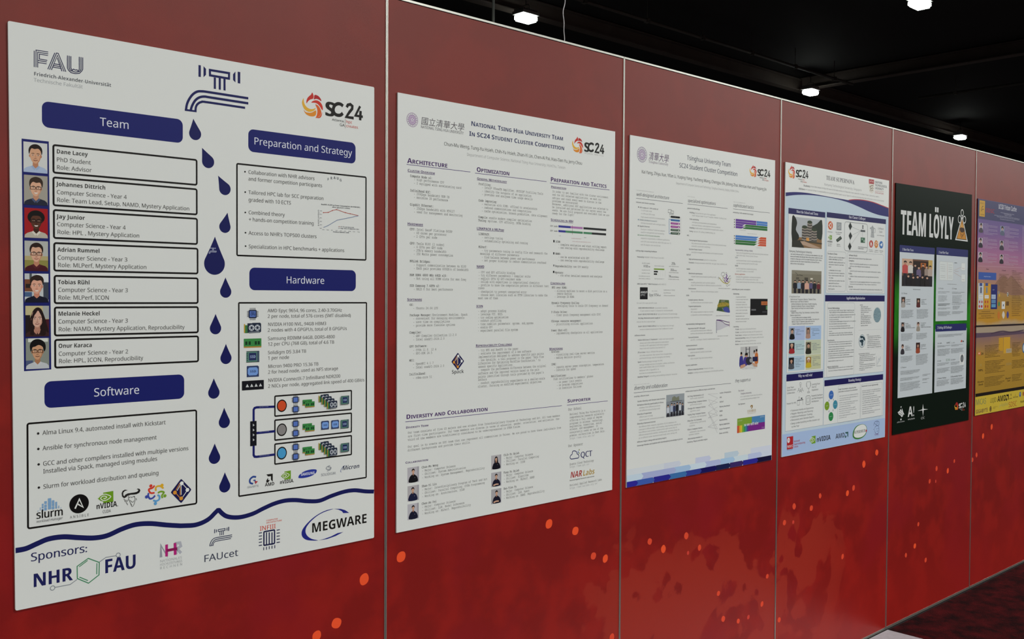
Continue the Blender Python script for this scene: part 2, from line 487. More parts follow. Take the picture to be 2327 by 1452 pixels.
for i, ((x, y), lab) in enumerate(LAMPS):
    r = lamp0 if i == 0 else lamp0.copy()
    if i:
        COL.objects.link(r)
        for ch in lamp0.children:
            c = ch.copy(); COL.objects.link(c); c.parent = r
    r.location = (x, y, LAMP_Z)
    r['label'] = lab or 'high bay lamp over the hall behind the photographer'
    if not lab: r['group'] = 'high bay lamps behind the photographer'

# ------------------------------------------------------------------ red display wall
WALL_H = 2.44
def mat_fabric():
    m = bpy.data.materials.new('printed_red_fabric'); m.use_nodes = True
    nt = m.node_tree; N = nt.nodes.new; K = nt.links.new; b = nt.nodes['Principled BSDF']
    b.inputs['Roughness'].default_value = FAB_ROUGH; b.inputs['Specular IOR Level'].default_value = FAB_SPEC
    geo = N('ShaderNodeNewGeometry')
    sep = N('ShaderNodeSeparateXYZ'); K(geo.outputs['Position'], sep.inputs[0])
    def noise(scale, det, rough=0.55, dist=0.0):
        n = N('ShaderNodeTexNoise'); n.inputs['Scale'].default_value = scale; n.inputs['Detail'].default_value = det
        n.inputs['Roughness'].default_value = rough; n.inputs['Distortion'].default_value = dist
        K(geo.outputs['Position'], n.inputs['Vector']); return n.outputs['Fac']
    def rng(v, a, b_, c=0.0, d=1.0):
        r = N('ShaderNodeMapRange'); r.interpolation_type = 'SMOOTHSTEP'
        for i, q in enumerate((a, b_, c, d)): r.inputs[i + 1].default_value = q
        K(v, r.inputs[0]); return r.outputs[0]
    def math_(op, a, b_):
        n = N('ShaderNodeMath'); n.operation = op
        for i, q in enumerate((a, b_)):
            if isinstance(q, (int, float)): n.inputs[i].default_value = q
            else: K(q, n.inputs[i])
        return n.outputs[0]
    def mix(f, a, b_):
        n = N('ShaderNodeMixRGB')
        if isinstance(f, float): n.inputs[0].default_value = f
        else: K(f, n.inputs[0])
        for i, q in ((1, a), (2, b_)):
            if isinstance(q, str): n.inputs[i].default_value = rgb(q)
            else: K(q, n.inputs[i])
        return n.outputs[0]
    blot = rng(noise(5.5, 5), 0.42, 0.62)
    base = mix(blot, '#80110d', '#931710')
    base = mix(rng(noise(2.2, 3), 0.45, 0.7), base, '#881117')
    # printed splash of brighter red across the lower panels
    h = rng(sep.outputs['Z'], 0.95, 0.55); l = math_('MULTIPLY', rng(sep.outputs['X'], 0.3, 1.1), rng(sep.outputs['X'], 2.9, 2.2))
    bias = math_('MULTIPLY', math_('MULTIPLY', h, l), 0.30)
    vor = N('ShaderNodeTexVoronoi'); vor.feature = 'SMOOTH_F1'; vor.inputs['Scale'].default_value = 11.0; vor.inputs['Randomness'].default_value = 1.0
    wob = N('ShaderNodeVectorMath'); wob.operation = 'MULTIPLY_ADD'; nv = N('ShaderNodeTexNoise'); nv.inputs['Scale'].default_value = 5.0; K(geo.outputs['Position'], nv.inputs['Vector'])
    K(nv.outputs['Color'], wob.inputs[0]); wob.inputs[1].default_value = (0.16, 0.16, 0.16); K(geo.outputs['Position'], wob.inputs[2]); K(wob.outputs[0], vor.inputs['Vector'])
    holes = math_('MULTIPLY', math_('SUBTRACT', vor.outputs['Distance'], 0.42), 0.42)
    splash = rng(math_('ADD', math_('ADD', noise(3.4, 6, 0.6, 0.6), bias), holes), 0.725, 0.775)
    base = mix(math_('MULTIPLY', splash, math_('MULTIPLY', h, l)), base, '#9b281b')
    up = rng(sep.outputs['Z'], 1.0, 2.4)                 # print darkens toward the top; the brown tint paints in lamp haze
    base = mix(math_('MULTIPLY', up, 0.7), base, '#70281b')
    low = rng(sep.outputs['Z'], 0.55, 0.0)
    base = mix(math_('MULTIPLY', low, 0.55), base, '#9c1a13')
    weave = noise(520, 2)
    base = mix(math_('MULTIPLY', rng(weave, 0.68, 0.8), 0.25), base, '#2c0c0c')
    K(base, b.inputs['Base Color'])
    bp = N('ShaderNodeBump'); bp.inputs['Strength'].default_value = 0.12; bp.inputs['Distance'].default_value = 0.001
    K(weave, bp.inputs['Height']); K(bp.outputs[0], b.inputs['Normal'])
    return m
FAB_ROUGH, FAB_SPEC = 0.38, 0.33
fabric = mat_fabric()
spark = [ink('#f5552c', 0.5), ink('#e24a2e', 0.5), ink('#cf4034', 0.5)]
alu = plain('brushed_aluminium', '#c9cac2', 0.32, metal=0.85, noise=0.25, nscale=60)
gasket = plain('dark_gasket', '#3a2a28', 0.7)
DOTS = [(767, 1417, 16), (722, 1446, 15), (830, 1317, 17), (914, 1266, 17), (1250, 1191, 17), (1310, 1207, 16), (1351, 1264, 14), (1378, 1270, 15), (1479, 1231, 13),
        (1510, 1248, 15), (1562, 1218, 14), (1566, 1257, 8), (1592, 1245, 12), (1393, 1449, 14), (1635, 1349, 11), (1746, 1310, 11), (1734, 1373, 12), (1646, 1407, 13),
        (1680, 1412, 11), (1703, 1403, 10), (1773, 1409, 12), (1785, 1188, 13), (1807, 1151, 14), (1805, 1187, 9), (1846, 1155, 14), (1866, 1127, 12), (1928, 1121, 15),
        (1942, 1109, 14), (1917, 1265, 13), (1994.7, 1028.5, 16), (1965.4, 1055, 17), (2130.4, 1065, 14), (2155.9, 1070, 15), (2170.7, 1048, 11), (2114.8, 1094, 13),
        (2128.5, 1094, 9), (2255.5, 970, 17), (2236, 991, 17), (2221.3, 1034, 14), (2211.8, 1045, 14), (2089, 1191.6, 12), (2081, 1241, 15), (2060.8, 1262, 12), (2105.7, 1273, 14)]
frame(0, 0, 1)
DW = [(uv(x, y), r * 0.00093) for x, y, r in DOTS]
PANEL_LABELS = ['red fabric wall panel just left of the photo, beside the faucet poster', 'red fabric wall panel behind the white poster with the blue faucet',
    'red fabric wall panel behind the purple headed poster', 'red fabric wall panel behind the white poster with the blue stepped foot',
    'red fabric wall panel behind the pale blue poster with navy bars', 'red fabric wall panel behind the black and green poster',
    'red fabric wall panel behind the purple and gold poster', 'red fabric wall panel beyond the purple and gold poster, outside the photo']
E_ = 0.0037
for i, lab in enumerate(PANEL_LABELS):
    x0 = -2.0 + i; x1 = x0 + 1.0; g = 0.0008
    root = thing('display_wall_panel', lab, 'wall panel', (x0 + 0.5, 0, 0), 'red display wall panels')
    bm = bmesh.new(); add_box(bm, -0.5 + E_, 0.0, 0.012, 0.5 - E_, 0.03, WALL_H - 0.008)
    rnd = random.Random(i)
    for (u, v), r in DW:
        if x0 + 0.01 < u < x1 - 0.01:
            ph = rnd.random() * 6; mi = 1 + (0 if r > 0.0135 else (1 if r > 0.01 else 2))
            vv = [bm.verts.new((u - x0 - 0.5 + r * (1 + 0.06 * math.sin(2 * t + ph)) * math.cos(t), -0.0001, v + r * (1 + 0.08 * math.cos(2 * t + ph)) * math.sin(t))) for t in [2 * math.pi * k / 24 for k in range(24)]]
            bm.faces.new(vv).material_index = mi
    obj('fabric_face', bm, [fabric] + spark, root, 'red printed fabric with orange dots')
    for s in (-1, 1):
        bm = bmesh.new(); a, b_ = sorted((s * (0.5 - g), s * (0.5 - E_)))
        add_box(bm, a, -0.0022, 0.0, b_, 0.04, WALL_H); obj('frame_upright', bm, alu, root)
    bm = bmesh.new(); add_box(bm, -0.5 + E_, -0.0018, WALL_H - 0.006, 0.5 - E_, 0.04, WALL_H); obj('top_rail', bm, alu, root)
    bm = bmesh.new(); add_box(bm, -0.5 + E_, -0.0018, 0.0, 0.5 - E_, 0.04, 0.012); obj('bottom_rail', bm, alu, root)
    bm = bmesh.new(); add_box(bm, -0.5 + E_, 0.03, 0.012, 0.5 - E_, 0.036, WALL_H - 0.008); obj('back_panel', bm, gasket, root)
# hanging rod and wavy wire rising behind the wall top
bm = bmesh.new(); add_tube(bm, [(0, 0, 0), (0, 0, CEIL_Z - WALL_H)], 0.0042, 8)
o = obj('hanging_rod', bm, plain('grey_rod', '#6f736f', 0.5, metal=0.3)); o.location = (0.412, 0.02, WALL_H)
tag(o, 'thin straight grey rod rising from the top of the red wall', 'rod')
rnd = random.Random(5); pts = []
for k in range(60):
    z = k * (CEIL_Z - WALL_H) / 59; pts.append((0.005 * math.sin(z * 26) + 0.003 * math.sin(z * 61 + 1), 0, z))
bm = bmesh.new()
fine = [(0.0030 * math.sin(z * 55) + 0.0022 * math.sin(z * 97 + 1), 0, z) for z in [k * 0.008 for k in range(60)]]
add_tube(bm, fine + [p for p in pts if p[2] > 0.5], 0.0016, 6)
o = obj('hanging_wire', bm, plain('pale_wire', '#d5d2d4', 0.5)); o.location = (0.722, 0.02, WALL_H)
tag(o, 'thin wavy white wire hanging to the top of the red wall', 'wire')

# ------------------------------------------------------------------ the six poster boards
WHITE = ink('#e2e5e3', 0.36, 0.42)
POST = {
    1: board('poster', 'tall white poster with a blue water tap and a string of falling drops', [(18, 47), (850.5, 198), (850, 1222), (35, 1388)], WHITE, r=0.004),
    2: board('poster', 'white poster with purple headings over three columns of typewriter print', [(904, 210), (1398, 299), (1391, 1113), (901, 1211)], WHITE),
    3: board('poster', 'white poster with a stepped blue foot and a round purple seal', [(1432, 306.5), (1761.5, 364.5), (1753.5, 1045), (1423.5, 1108.5)], WHITE),
    4: board('poster', 'pale blue and white poster with navy heading bars and a red shield', [(1785.2, 368), (2020.5, 410.4), (2010.8, 992.9), (1776.2, 1038.8)], WHITE),
}
def art(n, name, lift=0.1, parent=None, label=None, col='#000000'):
    return Art(name, parent or POST[n], POST[n], lift, label, 0.02, col)

# ---- marks that come back on several posters
def swirl_mark(A, black='#1d1d1b', sub=True):
    """round flame swirl beside the characters SC24, traced once on the first poster"""
    frame(400, 100, 4.538)
    R1, R2, R3, O1, O2, Y1_ = '#c8352c', '#b3262b', '#cf3a2d', '#e0682c', '#e3902e', '#e8b23c'
    A.poly([(1404, 500), (1416, 524), (1420, 548), (1410, 566), (1386, 572), (1362, 590), (1346, 612), (1345, 584), (1356, 556), (1374, 536), (1392, 522)], R1, True, 3)
    A.poly([(1428, 526), (1452, 528), (1474, 542), (1492, 566), (1498, 590), (1474, 574), (1446, 566), (1420, 572), (1424, 552)], R2, True, 3)
    A.poly([(1394, 604), (1416, 586), (1446, 580), (1474, 590), (1498, 614), (1512, 646), (1513, 684), (1500, 672), (1484, 646), (1462, 620), (1432, 606)], R3, True, 3)
    A.poly([(1436, 622), (1464, 634), (1486, 664), (1498, 700), (1494, 724), (1478, 746), (1440, 764), (1450, 738), (1458, 700), (1452, 660)], O1, True, 3)
    A.poly([(1316, 678), (1336, 700), (1370, 708), (1404, 704), (1440, 684), (1446, 706), (1440, 734), (1420, 746), (1388, 746), (1350, 730), (1328, 706)], O2, True, 3)
    A.poly([(1316, 558), (1318, 596), (1334, 634), (1364, 662), (1402, 672), (1438, 662), (1430, 680), (1402, 696), (1364, 698), (1326, 674), (1304, 632), (1300, 594)], Y1_, True, 3)
    A.poly([(1450, 760), (1476, 750), (1496, 726), (1508, 700), (1500, 742), (1480, 764)], '#d6562b', True, 3)
    # heavy rounded S C 2 4
    H = black
    A.text(1536, 736, 'S', 1632, 146, 'bold', H, off=0.035, res=4)
    A.line([(1722, 640), (1700, 622), (1668, 616), (1636, 634), (1622, 672), (1632, 712), (1658, 732), (1694, 734), (1720, 714)], 34, H, sm=True)
    A.line([(1760, 652), (1772, 628), (1798, 622), (1818, 640), (1816, 668), (1790, 700), (1756, 752), (1832, 764)], 30, H)
    A.line([(1898, 642), (1850, 738), (1926, 750)], 26, H)
    A.line([(1903, 690), (1898, 786)], 30, H)
    if sub:
        A.text(1608, 790, 'Atlanta,', 1734, 24, 'sans', black, res=1); A.text(1686, 845, 'GA', 1738, 28, 'sans', black, res=1)
        A.line([(1745, 770), (1745, 868)], 4, '#9a8a80')
        A.text(1754, 814, 'hpc', 1814, 30, 'sans', '#cf4a38', res=1); A.text(1754, 856, 'creates.', 1882, 28, 'sans', '#cf4a38', res=1)
def fit_xf(A, src, dst):
    """scale and shift traced wall coordinates: src, dst = (left x, top z, right x, foot z)"""
    sx = (dst[2] - dst[0]) / (src[2] - src[0]); sz = (dst[3] - dst[1]) / (src[3] - src[1])
    A.xf = (sx, sz, dst[0] - src[0] * sx, dst[1] - src[1] * sz)
def swirl_at(n, xl, tip, xr, foot, black='#1d1d1b', sub=True, lift=0.1):
    """same mark on another poster: left end and tip of the flame, right end and foot of the 4, as photo positions"""
    frame(400, 100, 4.538); src = (uv(1300, 600)[0], uv(1404, 500)[1], uv(1926, 750)[0], uv(1898, 786)[1])
    frame(0, 0, 1); dst = (uv(xl, tip[1])[0], uv(*tip)[1], uv(xr, foot[1])[0], uv(*foot)[1])
    A = art(n, 'conference_logo', lift); fit_xf(A, src, dst)
    swirl_mark(A, black, sub); A.done()
def tap_at(A, fr, xl, top, xr, foot, c):
    frame(400, 100, 4.538); src = (uv(90, 690)[0], uv(231, 216)[1], uv(745, 560)[0], uv(90, 704)[1])
    frame(*fr); fit_xf(A, src, (uv(xl, foot[1])[0], uv(*top)[1], uv(xr, foot[1])[0], uv(*foot)[1])); tap_mark(A, c); A.xf = None; frame(*fr)

def tap_mark(A, c):
    frame(400, 100, 4.538)
    A.poly([(231, 216), (256, 220), (256, 341), (231, 337)], c)
    A.poly([(283, 228), (309, 256), (309, 318), (283, 343)], c)
    A.line([(349, 268), (547, 301), (546, 357), (350, 323)], 24, c, closed=True)
    for x in (400, 451, 500): A.line([(x, 345 + (x - 400) * .12), (x, 463 + (x - 400) * .16)], 24, c)
    A.poly([(612, 284), (588, 312), (588, 370), (612, 396)], c)
    A.poly([(636, 285), (662, 290), (662, 408), (636, 403)], c)
    A.line([(104, 690), (108, 640), (128, 582), (168, 524), (216, 492), (270, 488), (360, 500), (745, 560)], 25, c, sm=True)
    A.poly([(92, 688), (100, 622), (130, 560), (176, 520), (150, 566), (128, 612), (114, 662)], c)
    A.line([(150, 690), (164, 640), (196, 584), (238, 552), (290, 542), (360, 552), (745, 612)], 25, c, sm=True)
    A.line([(200, 694), (206, 646), (226, 616), (262, 598), (320, 600), (712, 658)], 23, c, sm=True)
    A.poly([(90, 668), (212, 686), (212, 704), (90, 688)], c)

def eye_mark(A, x0, y0, x1, y1, g='#6fa022', w='#e6e8e0'):
    """green square with a white-lined eye on its left; box corners in traced units"""
    p, q = A.P((x0, y0)), A.P((x1, y1)); A0 = A.box; A.box = (p[0], p[1], q[0], q[1])
    A.poly([(0.36, 0.04), (1.0, 0.0), (1.0, 1.0), (0.36, 1.0)], g)
    A.poly([(0, 0.5), (0.12, 0.3), (0.36, 0.16), (0.36, 0.86), (0.2, 0.76)], g)
    A.line([(0.02, 0.5), (0.2, 0.28), (0.42, 0.2), (0.62, 0.28), (0.84, 0.5), (0.62, 0.74), (0.4, 0.78), (0.26, 0.66), (0.2, 0.52), (0.32, 0.38), (0.46, 0.38), (0.58, 0.5), (0.46, 0.62), (0.38, 0.56)], 0.075, w, sm=True, n=4)
    A.box = A0

def amd_mark(A, x0, y0, x1, y1, c):
    p, q = A.P((x0, y0)), A.P((x1, y1)); A0 = A.box; A.box = (p[0], p[1], q[0], q[1])
    A.poly([(0, 0), (1, 0), (1, 1), (0.72, 0.72), (0.72, 0.28), (0.28, 0.28)], c)
    A.poly([(0, 0.72), (0.28, 0.44), (0.28, 0.72), (0.56, 0.72), (0.28, 1.0), (0, 1.0)], c)
    A.box = A0

def tile_mark(A, x0, y0, x1, y1):
    """navy diamond with white and amber nodes joined by arrows"""
    p, q = A.P((x0, y0)), A.P((x1, y1)); A0 = A.box; A.box = (p[0], p[1], q[0], q[1])
    A.poly([(0.46, 0.02), (0.5, 0), (0.54, 0.02), (0.98, 0.46), (1, 0.5), (0.98, 0.54), (0.54, 0.98), (0.5, 1), (0.46, 0.98), (0.02, 0.54), (0, 0.5), (0.02, 0.46)], '#1d1c50')
    for a, b, c in (((0.5, 0.2), (0.5, 0.66), '#e4e6e4'), ((0.54, 0.18), (0.8, 0.44), '#e4e6e4'), ((0.78, 0.54), (0.58, 0.76), '#e4e6e4'),
                    ((0.44, 0.16), (0.24, 0.44), '#d28a32'), ((0.24, 0.56), (0.42, 0.76), '#d28a32'), ((0.45, 0.3), (0.45, 0.68), '#d28a32'), ((0.46, 0.24), (0.3, 0.46), '#e4e6e4')):
        A.line([a, b], 0.03, c)
    for a, c in (((0.53, 0.18), '#eceeec'), ((0.81, 0.49), '#eceeec'), ((0.19, 0.53), '#dc9434'), ((0.5, 0.81), '#dc9434')): A.dot(a, 0.082, c, 14)
    A.box = A0

# ---- printed portraits
def portrait(n, name, a, b, parent, bg, skin, hair, shirt, style='short', glasses=False, extra=None, lift=0.5, label=None, detail=2):
    A = art(n, name, lift, parent, label); A.into(a, b)
    A.rect((0, 0), (1, 1), bg)
    if extra: extra(A)
    cx = 0.5
    if style == 'long': A.poly([(0.3, 0.94), (0.1, 0.94), (0.14, 0.62), (0.24, 0.3), (0.36, 0.12), (0.52, 0.05), (0.68, 0.12), (0.8, 0.34), (0.9, 0.6), (0.95, 0.94)], hair, True, 3)
    A.poly([(0.0, 1.0), (0.02, 0.9), (0.12, 0.84), (0.34, 0.78), (0.5, 0.8), (0.66, 0.78), (0.88, 0.83), (0.98, 0.9), (1.0, 1.0)], shirt)
    A.poly([(0.39, 0.6), (0.61, 0.6), (0.62, 0.77), (0.5, 0.86), (0.38, 0.77)], skin[1])
    if detail > 1:
        A.poly([(0.37, 0.76), (0.5, 0.87), (0.46, 0.93), (0.31, 0.81)], skin[3]); A.poly([(0.63, 0.76), (0.5, 0.87), (0.54, 0.93), (0.69, 0.81)], skin[3])
    if style == 'afro': A.ell((0.13, 0.07), (0.87, 0.54), hair)
    for s in (-1, 1): A.ell((cx + s * 0.235 - 0.035, 0.4), (cx + s * 0.235 + 0.035, 0.5), skin[1], 10)
    A.poly([(0.27, 0.36), (0.3, 0.22), (0.5, 0.16), (0.7, 0.22), (0.73, 0.36), (0.72, 0.5), (0.64, 0.64), (0.5, 0.7), (0.36, 0.64), (0.28, 0.5)], skin[0], True, 4)
    if detail > 1:
        A.poly([(0.71, 0.36), (0.73, 0.40), (0.72, 0.5), (0.64, 0.64), (0.55, 0.69), (0.66, 0.56)], skin[1])
    if style == 'short': A.poly([(0.24, 0.4), (0.21, 0.26), (0.28, 0.13), (0.44, 0.06), (0.62, 0.07), (0.76, 0.17), (0.79, 0.3), (0.76, 0.4), (0.72, 0.28), (0.62, 0.2), (0.46, 0.22), (0.34, 0.2), (0.28, 0.28)], hair, True, 3)
    elif style == 'crop': A.poly([(0.25, 0.4), (0.22, 0.26), (0.27, 0.13), (0.42, 0.06), (0.56, 0.05), (0.72, 0.1), (0.8, 0.22), (0.77, 0.4), (0.72, 0.29), (0.66, 0.23), (0.52, 0.25), (0.38, 0.22), (0.29, 0.3)], hair, True, 3)
    elif style == 'thick': A.poly([(0.22, 0.44), (0.17, 0.26), (0.24, 0.11), (0.42, 0.03), (0.64, 0.05), (0.82, 0.16), (0.85, 0.34), (0.78, 0.44), (0.73, 0.3), (0.56, 0.22), (0.4, 0.27), (0.28, 0.3)], hair, True, 3)
    elif style == 'afro': A.poly([(0.24, 0.38), (0.22, 0.22), (0.5, 0.12), (0.78, 0.22), (0.76, 0.38), (0.66, 0.27), (0.5, 0.25), (0.34, 0.27)], hair, True, 3)
    elif style == 'long':
        A.poly([(0.2, 0.86), (0.24, 0.46), (0.34, 0.18), (0.52, 0.09), (0.48, 0.2), (0.36, 0.34), (0.31, 0.54), (0.36, 0.93), (0.2, 0.93)], hair, True, 3)
        A.poly([(0.52, 0.09), (0.7, 0.2), (0.78, 0.46), (0.86, 0.93), (0.6, 0.93), (0.7, 0.6), (0.68, 0.36), (0.58, 0.2)], hair, True, 3)
    elif style == 'cap': A.poly([(0.24, 0.34), (0.26, 0.16), (0.5, 0.07), (0.74, 0.16), (0.78, 0.36), (0.5, 0.28)], hair, True, 3)
    if detail > 0:
        dk = '#2a1a14'
        for s in (-1, 1):
            A.ell((cx + s * 0.11 - 0.045, 0.405), (cx + s * 0.11 + 0.045, 0.435), '#d9cfc8' if skin[0] > '#80' else '#b9a79b', 10)
            A.dot((cx + s * 0.11, 0.42), 0.016, dk, 8)
            A.line([(cx + s * 0.17, 0.375), (cx + s * 0.11, 0.36), (cx + s * 0.05, 0.372)], 0.016, skin[2] if hair > '#60' else hair)
        A.line([(0.5, 0.42), (0.515, 0.51), (0.47, 0.525)], 0.012, skin[1])
        A.line([(0.44, 0.53), (0.5, 0.54), (0.55, 0.53)], 0.010, skin[2])
        A.line([(0.41, 0.585), (0.5, 0.602), (0.59, 0.582)], 0.020, skin[2])
        if label and 'smil' in label: A.poly([(0.41, 0.575), (0.5, 0.58), (0.59, 0.572), (0.55, 0.615), (0.46, 0.617)], '#e6ded6')
    if glasses:
        for s in (-1, 1): A.frame_box((cx + s * 0.125 - 0.1, 0.38), (cx + s * 0.125 + 0.1, 0.47), 0.014, 0.0, '#1a1718')
        A.line([(0.47, 0.41), (0.53, 0.41)], 0.012, '#1a1718')
    A.out(); return A.done()
SK_A = ('#d9a684', '#bf8464', '#8a4a3c', '#9db4d6')
SK_B = ('#dfae90', '#c48f72', '#9a5648', '#4a5878')
SK_C = ('#5a3526', '#40241a', '#2a1712', '#dcd6ca')
SK_D = ('#dcab90', '#c08468', '#96544a', '#5a2028')
SK_E = ('#e0a890', '#cc8870', '#a05a4c', '#1b1d2c')
SK_F = ('#d8ac98', '#b98470', '#8a4a48', '#b98470')
SK_G = ('#cf9c78', '#ae7a58', '#6e4434', '#c9cbd0')

# ------------------------------------------------------------------ poster 1: the blue tap
NAVY, NAV2, TXT, LGT = '#181c5a', '#1a206a', '#4b4a4a', '#8d9093'
BLK = '#14110f'
def box(n, name, a, b, w, r, fr, col=BLK, fill=None, lift=0.1):
    frame(*fr); A = art(n, name, lift, col=col)
    if fill: A.rect(a, b, fill, r)
    A.frame_box(a, b, w, r, col); return A.done()
fa, fb, fc, fd, fe, ff, fg, fh = (0, 0, 3.63), (400, 100, 4.538), (0, 300, 4.5375), (0, 580, 4.271), (430, 340, 4.538), (430, 600, 4.84), (0, 900, 4.271), (430, 850, 4.84)
fi, fj = (0, 1080, 3.904), (430, 1100, 4.1255)

frame(*fa); A = art(1, 'university_logo', label='logo of three triple-lined navy letters', col='#2b2a52')
w = 6.5
for d in ([(282, 418), (282, 553)], [(297, 555), (297, 413), (398, 429)], [(311, 557), (311, 430), (398, 444)], [(325, 490), (325, 446), (396, 458)],
          [(311, 498), (386, 511)], [(325, 487), (390, 498)], [(311, 515), (384, 526)]): A.line(d, w)
for d in ([(394, 571), (452, 436)], [(409, 574), (466, 437), (480, 440), (543, 592)], [(424, 577), (473, 456), (528, 590)], [(473, 478), (511, 588)], [(440, 540), (503, 550)], [(434, 553), (508, 565)], [(446, 526), (498, 535)]): A.line(d, w)
for d, yb in ((0, 607), (14, 594), (28, 578)):
    A.line([(556 + d, 458 + d * .2), (556 + d, 560), (566 + d, 580), (586 + d * .7, yb - 8), (620, yb), (655 - d * .7, yb - 2), (673 - d, 588), (682 - d, 572), (682 - d, 474 - d * .2)], w)
A.done()
frame(*fa); A = art(1, 'university_name'); A.text(278, 622, 'Friedrich-Alexander-Universität', 916, 30, 'bold', '#4a4d55', off=-0.006); A.text(278, 672, 'Technische Fakultät', 682, 30, 'sans', '#a6aaad', off=0.006); A.done()
A = art(1, 'tap_logo', label='navy line drawing of a water tap', col=NAVY); tap_mark(A, NAVY); A.done()
A = art(1, 'conference_logo'); swirl_mark(A); A.done()

def banner(a, b, fr, t, x, y, x1, cap, fr2=None, a2=None):
    frame(*fr); p = art(1, 'heading_banner', label='navy rounded heading bar', col=NAV2); p.rect(a, b, NAV2, 0.014); o = p.done()
    L = art(1, 'lettering', 0.3, o, 'white heading lettering'); L.text(x, y, t, x1, cap, 'sans', '#dfe2ee', off=0.004, res=4); L.done()
banner((345, 832), (1508, 1182), fa, 'Team', 823, 1036, 1060, 68)
banner((745, 874), (1851, 1236), fb, 'Preparation and Strategy', 800, 1034, 1815, 73)
banner((661, 38), (1832, 298), ff, 'Hardware', 1063, 212, 1484, 76)
banner((430, 1226), (1788, 1390), fd, 'Software', 908, 1372, 1350, 80)

# team strip with seven photographs
frame(0, 0, 1); A = art(1, 'photo_strip', label='navy strip framing seven portrait photographs', col=NAV2)
A.poly([(49, 314.8), (110.8, 321.5), (116.5, 839.5), (54.5, 843.5)], NAV2); strip = A.done()
def bg_shelf(A):
    A.rect((0, 0.2), (0.36, 0.62), '#7a4a32'); A.rect((0.04, 0.36), (0.3, 0.5), '#2c2420'); A.rect((0, 0.64), (0.3, 0.8), '#4a6288'); A.rect((0.78, 0.3), (1, 0.9), '#3f4654'); A.rect((0.5, 0), (1, 0.28), '#dfe3e6'); A.rect((0.2, 0), (0.3, 0.2), '#4f585c')
def bg_field(A): A.rect((0, 0.62), (1, 1), '#8f8a48'); A.rect((0, 0.5), (1, 0.64), '#b6a878')
def bg_room(A): A.rect((0.74, 0), (1, 0.42), '#a8acaa'); A.rect((0, 0.3), (0.2, 1), '#23191a'); A.rect((0.82, 0.44), (1, 1), '#4a1a24')
def bg_office(A): A.rect((0.1, 0), (0.95, 0.12), '#d8dcd4'); A.rect((0, 0.72), (0.3, 1), '#4e5a7c')
frame(*fc)
portrait(1, 'portrait_photo', (240, 96), (488, 430), strip, '#d6d8d6', SK_A, '#241812', '#aebfdc', 'short', label='portrait with dark hair and light blue shirt')
portrait(1, 'portrait_photo', (245, 438), (491, 762), strip, '#a6a196', SK_B, '#3a2c22', '#23283a', 'crop', True, label='smiling portrait with glasses')
portrait(1, 'portrait_photo', (250, 779), (493, 1097), strip, '#a3191f', SK_C, '#120d0c', '#bdb5a6', 'afro', True, label='smiling portrait on a red ground')
portrait(1, 'portrait_photo', (252, 1119), (496, 1436), strip, '#b6b8b4', SK_D, '#2c1c18', '#4a1620', 'short', True, bg_field, label='portrait in a dark red jumper')
frame(*fd)
portrait(1, 'portrait_photo', (238, 176), (471, 458), strip, '#c2c8ca', SK_E, '#2e211c', '#14162a', 'crop', False, bg_shelf, label='smiling portrait before a shelf')
portrait(1, 'portrait_photo', (245, 491), (476, 786), strip, '#c4b98c', SK_F, '#241514', '#3a2224', 'long', False, bg_room, label='portrait with long dark hair')
portrait(1, 'portrait_photo', (249, 808), (477, 1097), strip, '#8a9188', SK_G, '#0f0f10', '#c3c7cc', 'thick', True, bg_office, label='portrait with black hair and glasses')

def card(a, b, fr, rows, cap, frt=None, w=20):
    """outlined name card; rows = (x, y, text, x1, bold)"""
    o = box(1, 'name_card', a, b, w, 0.004, fr)
    frame(*(frt or fr)); L = art(1, 'lettering', 0.3, o)
    for x, y, t, x1, bd in rows: L.text(x, y, t, x1, cap, 'bold' if bd else 'sans', '#353332' if bd else '#62615f', off=-0.005 if bd else 0.006)
    L.done()
card((550, 134), (2028, 545), fc, [(581, 219, 'Dane Lacey', 905, 1), (581, 303, 'PhD Student', 936, 0), (582, 383, 'Role: Advisor', 945, 0)], 43)
card((551, 468), (2029, 850), fc, [(582, 555, 'Johannes Dittrich', 1085, 1), (583, 639, 'Computer Science - Year 4', 1306, 0), (584, 718, 'Role: Team Lead, Setup, NAMD, Mystery Application', 1950, 0)], 43)
card((555, 804), (2032, 1155), fc, [(585, 890, 'Jay Junior', 875, 1), (586, 970, 'Computer Science - Year 4', 1295, 0), (588, 1050, 'Role: HPL , Mystery Application', 1435, 0)], 43)
card((123.2, 552.3), (449, 621.6), (0, 0, 1), [(590, 1232, 'Adrian Rummel', 1025, 1), (592, 1315, 'Computer Science - Year 3', 1312, 0), (594, 1391, 'Role: MLPerf, Mystery Application', 1508, 0)], 43, fc, 4.4)
card((530, 200), (1919, 464), fd, [(561, 280, 'Tobias Rühl', 868, 1), (561, 355, 'Computer Science - Year 3', 1240, 0), (562, 430, 'Role: MLPerf, ICON', 1055, 0)], 41, w=19)
card((532, 508), (1921, 748), fd, [(563, 587, 'Melanie Heckel', 967, 1), (563, 663, 'Computer Science - Year 3', 1240, 0), (565, 739, 'Role: NAMD, Mystery Application, Reproducibility', 1792, 0)], 41, w=19)
card((535, 822), (1923, 1030), fd, [(566, 900, 'Onur Karaca', 890, 1), (567, 977, 'Computer Science - Year 2', 1243, 0), (568, 1048, 'Role: HPL, ICON, Reproducibility', 1390, 0)], 41, w=19)

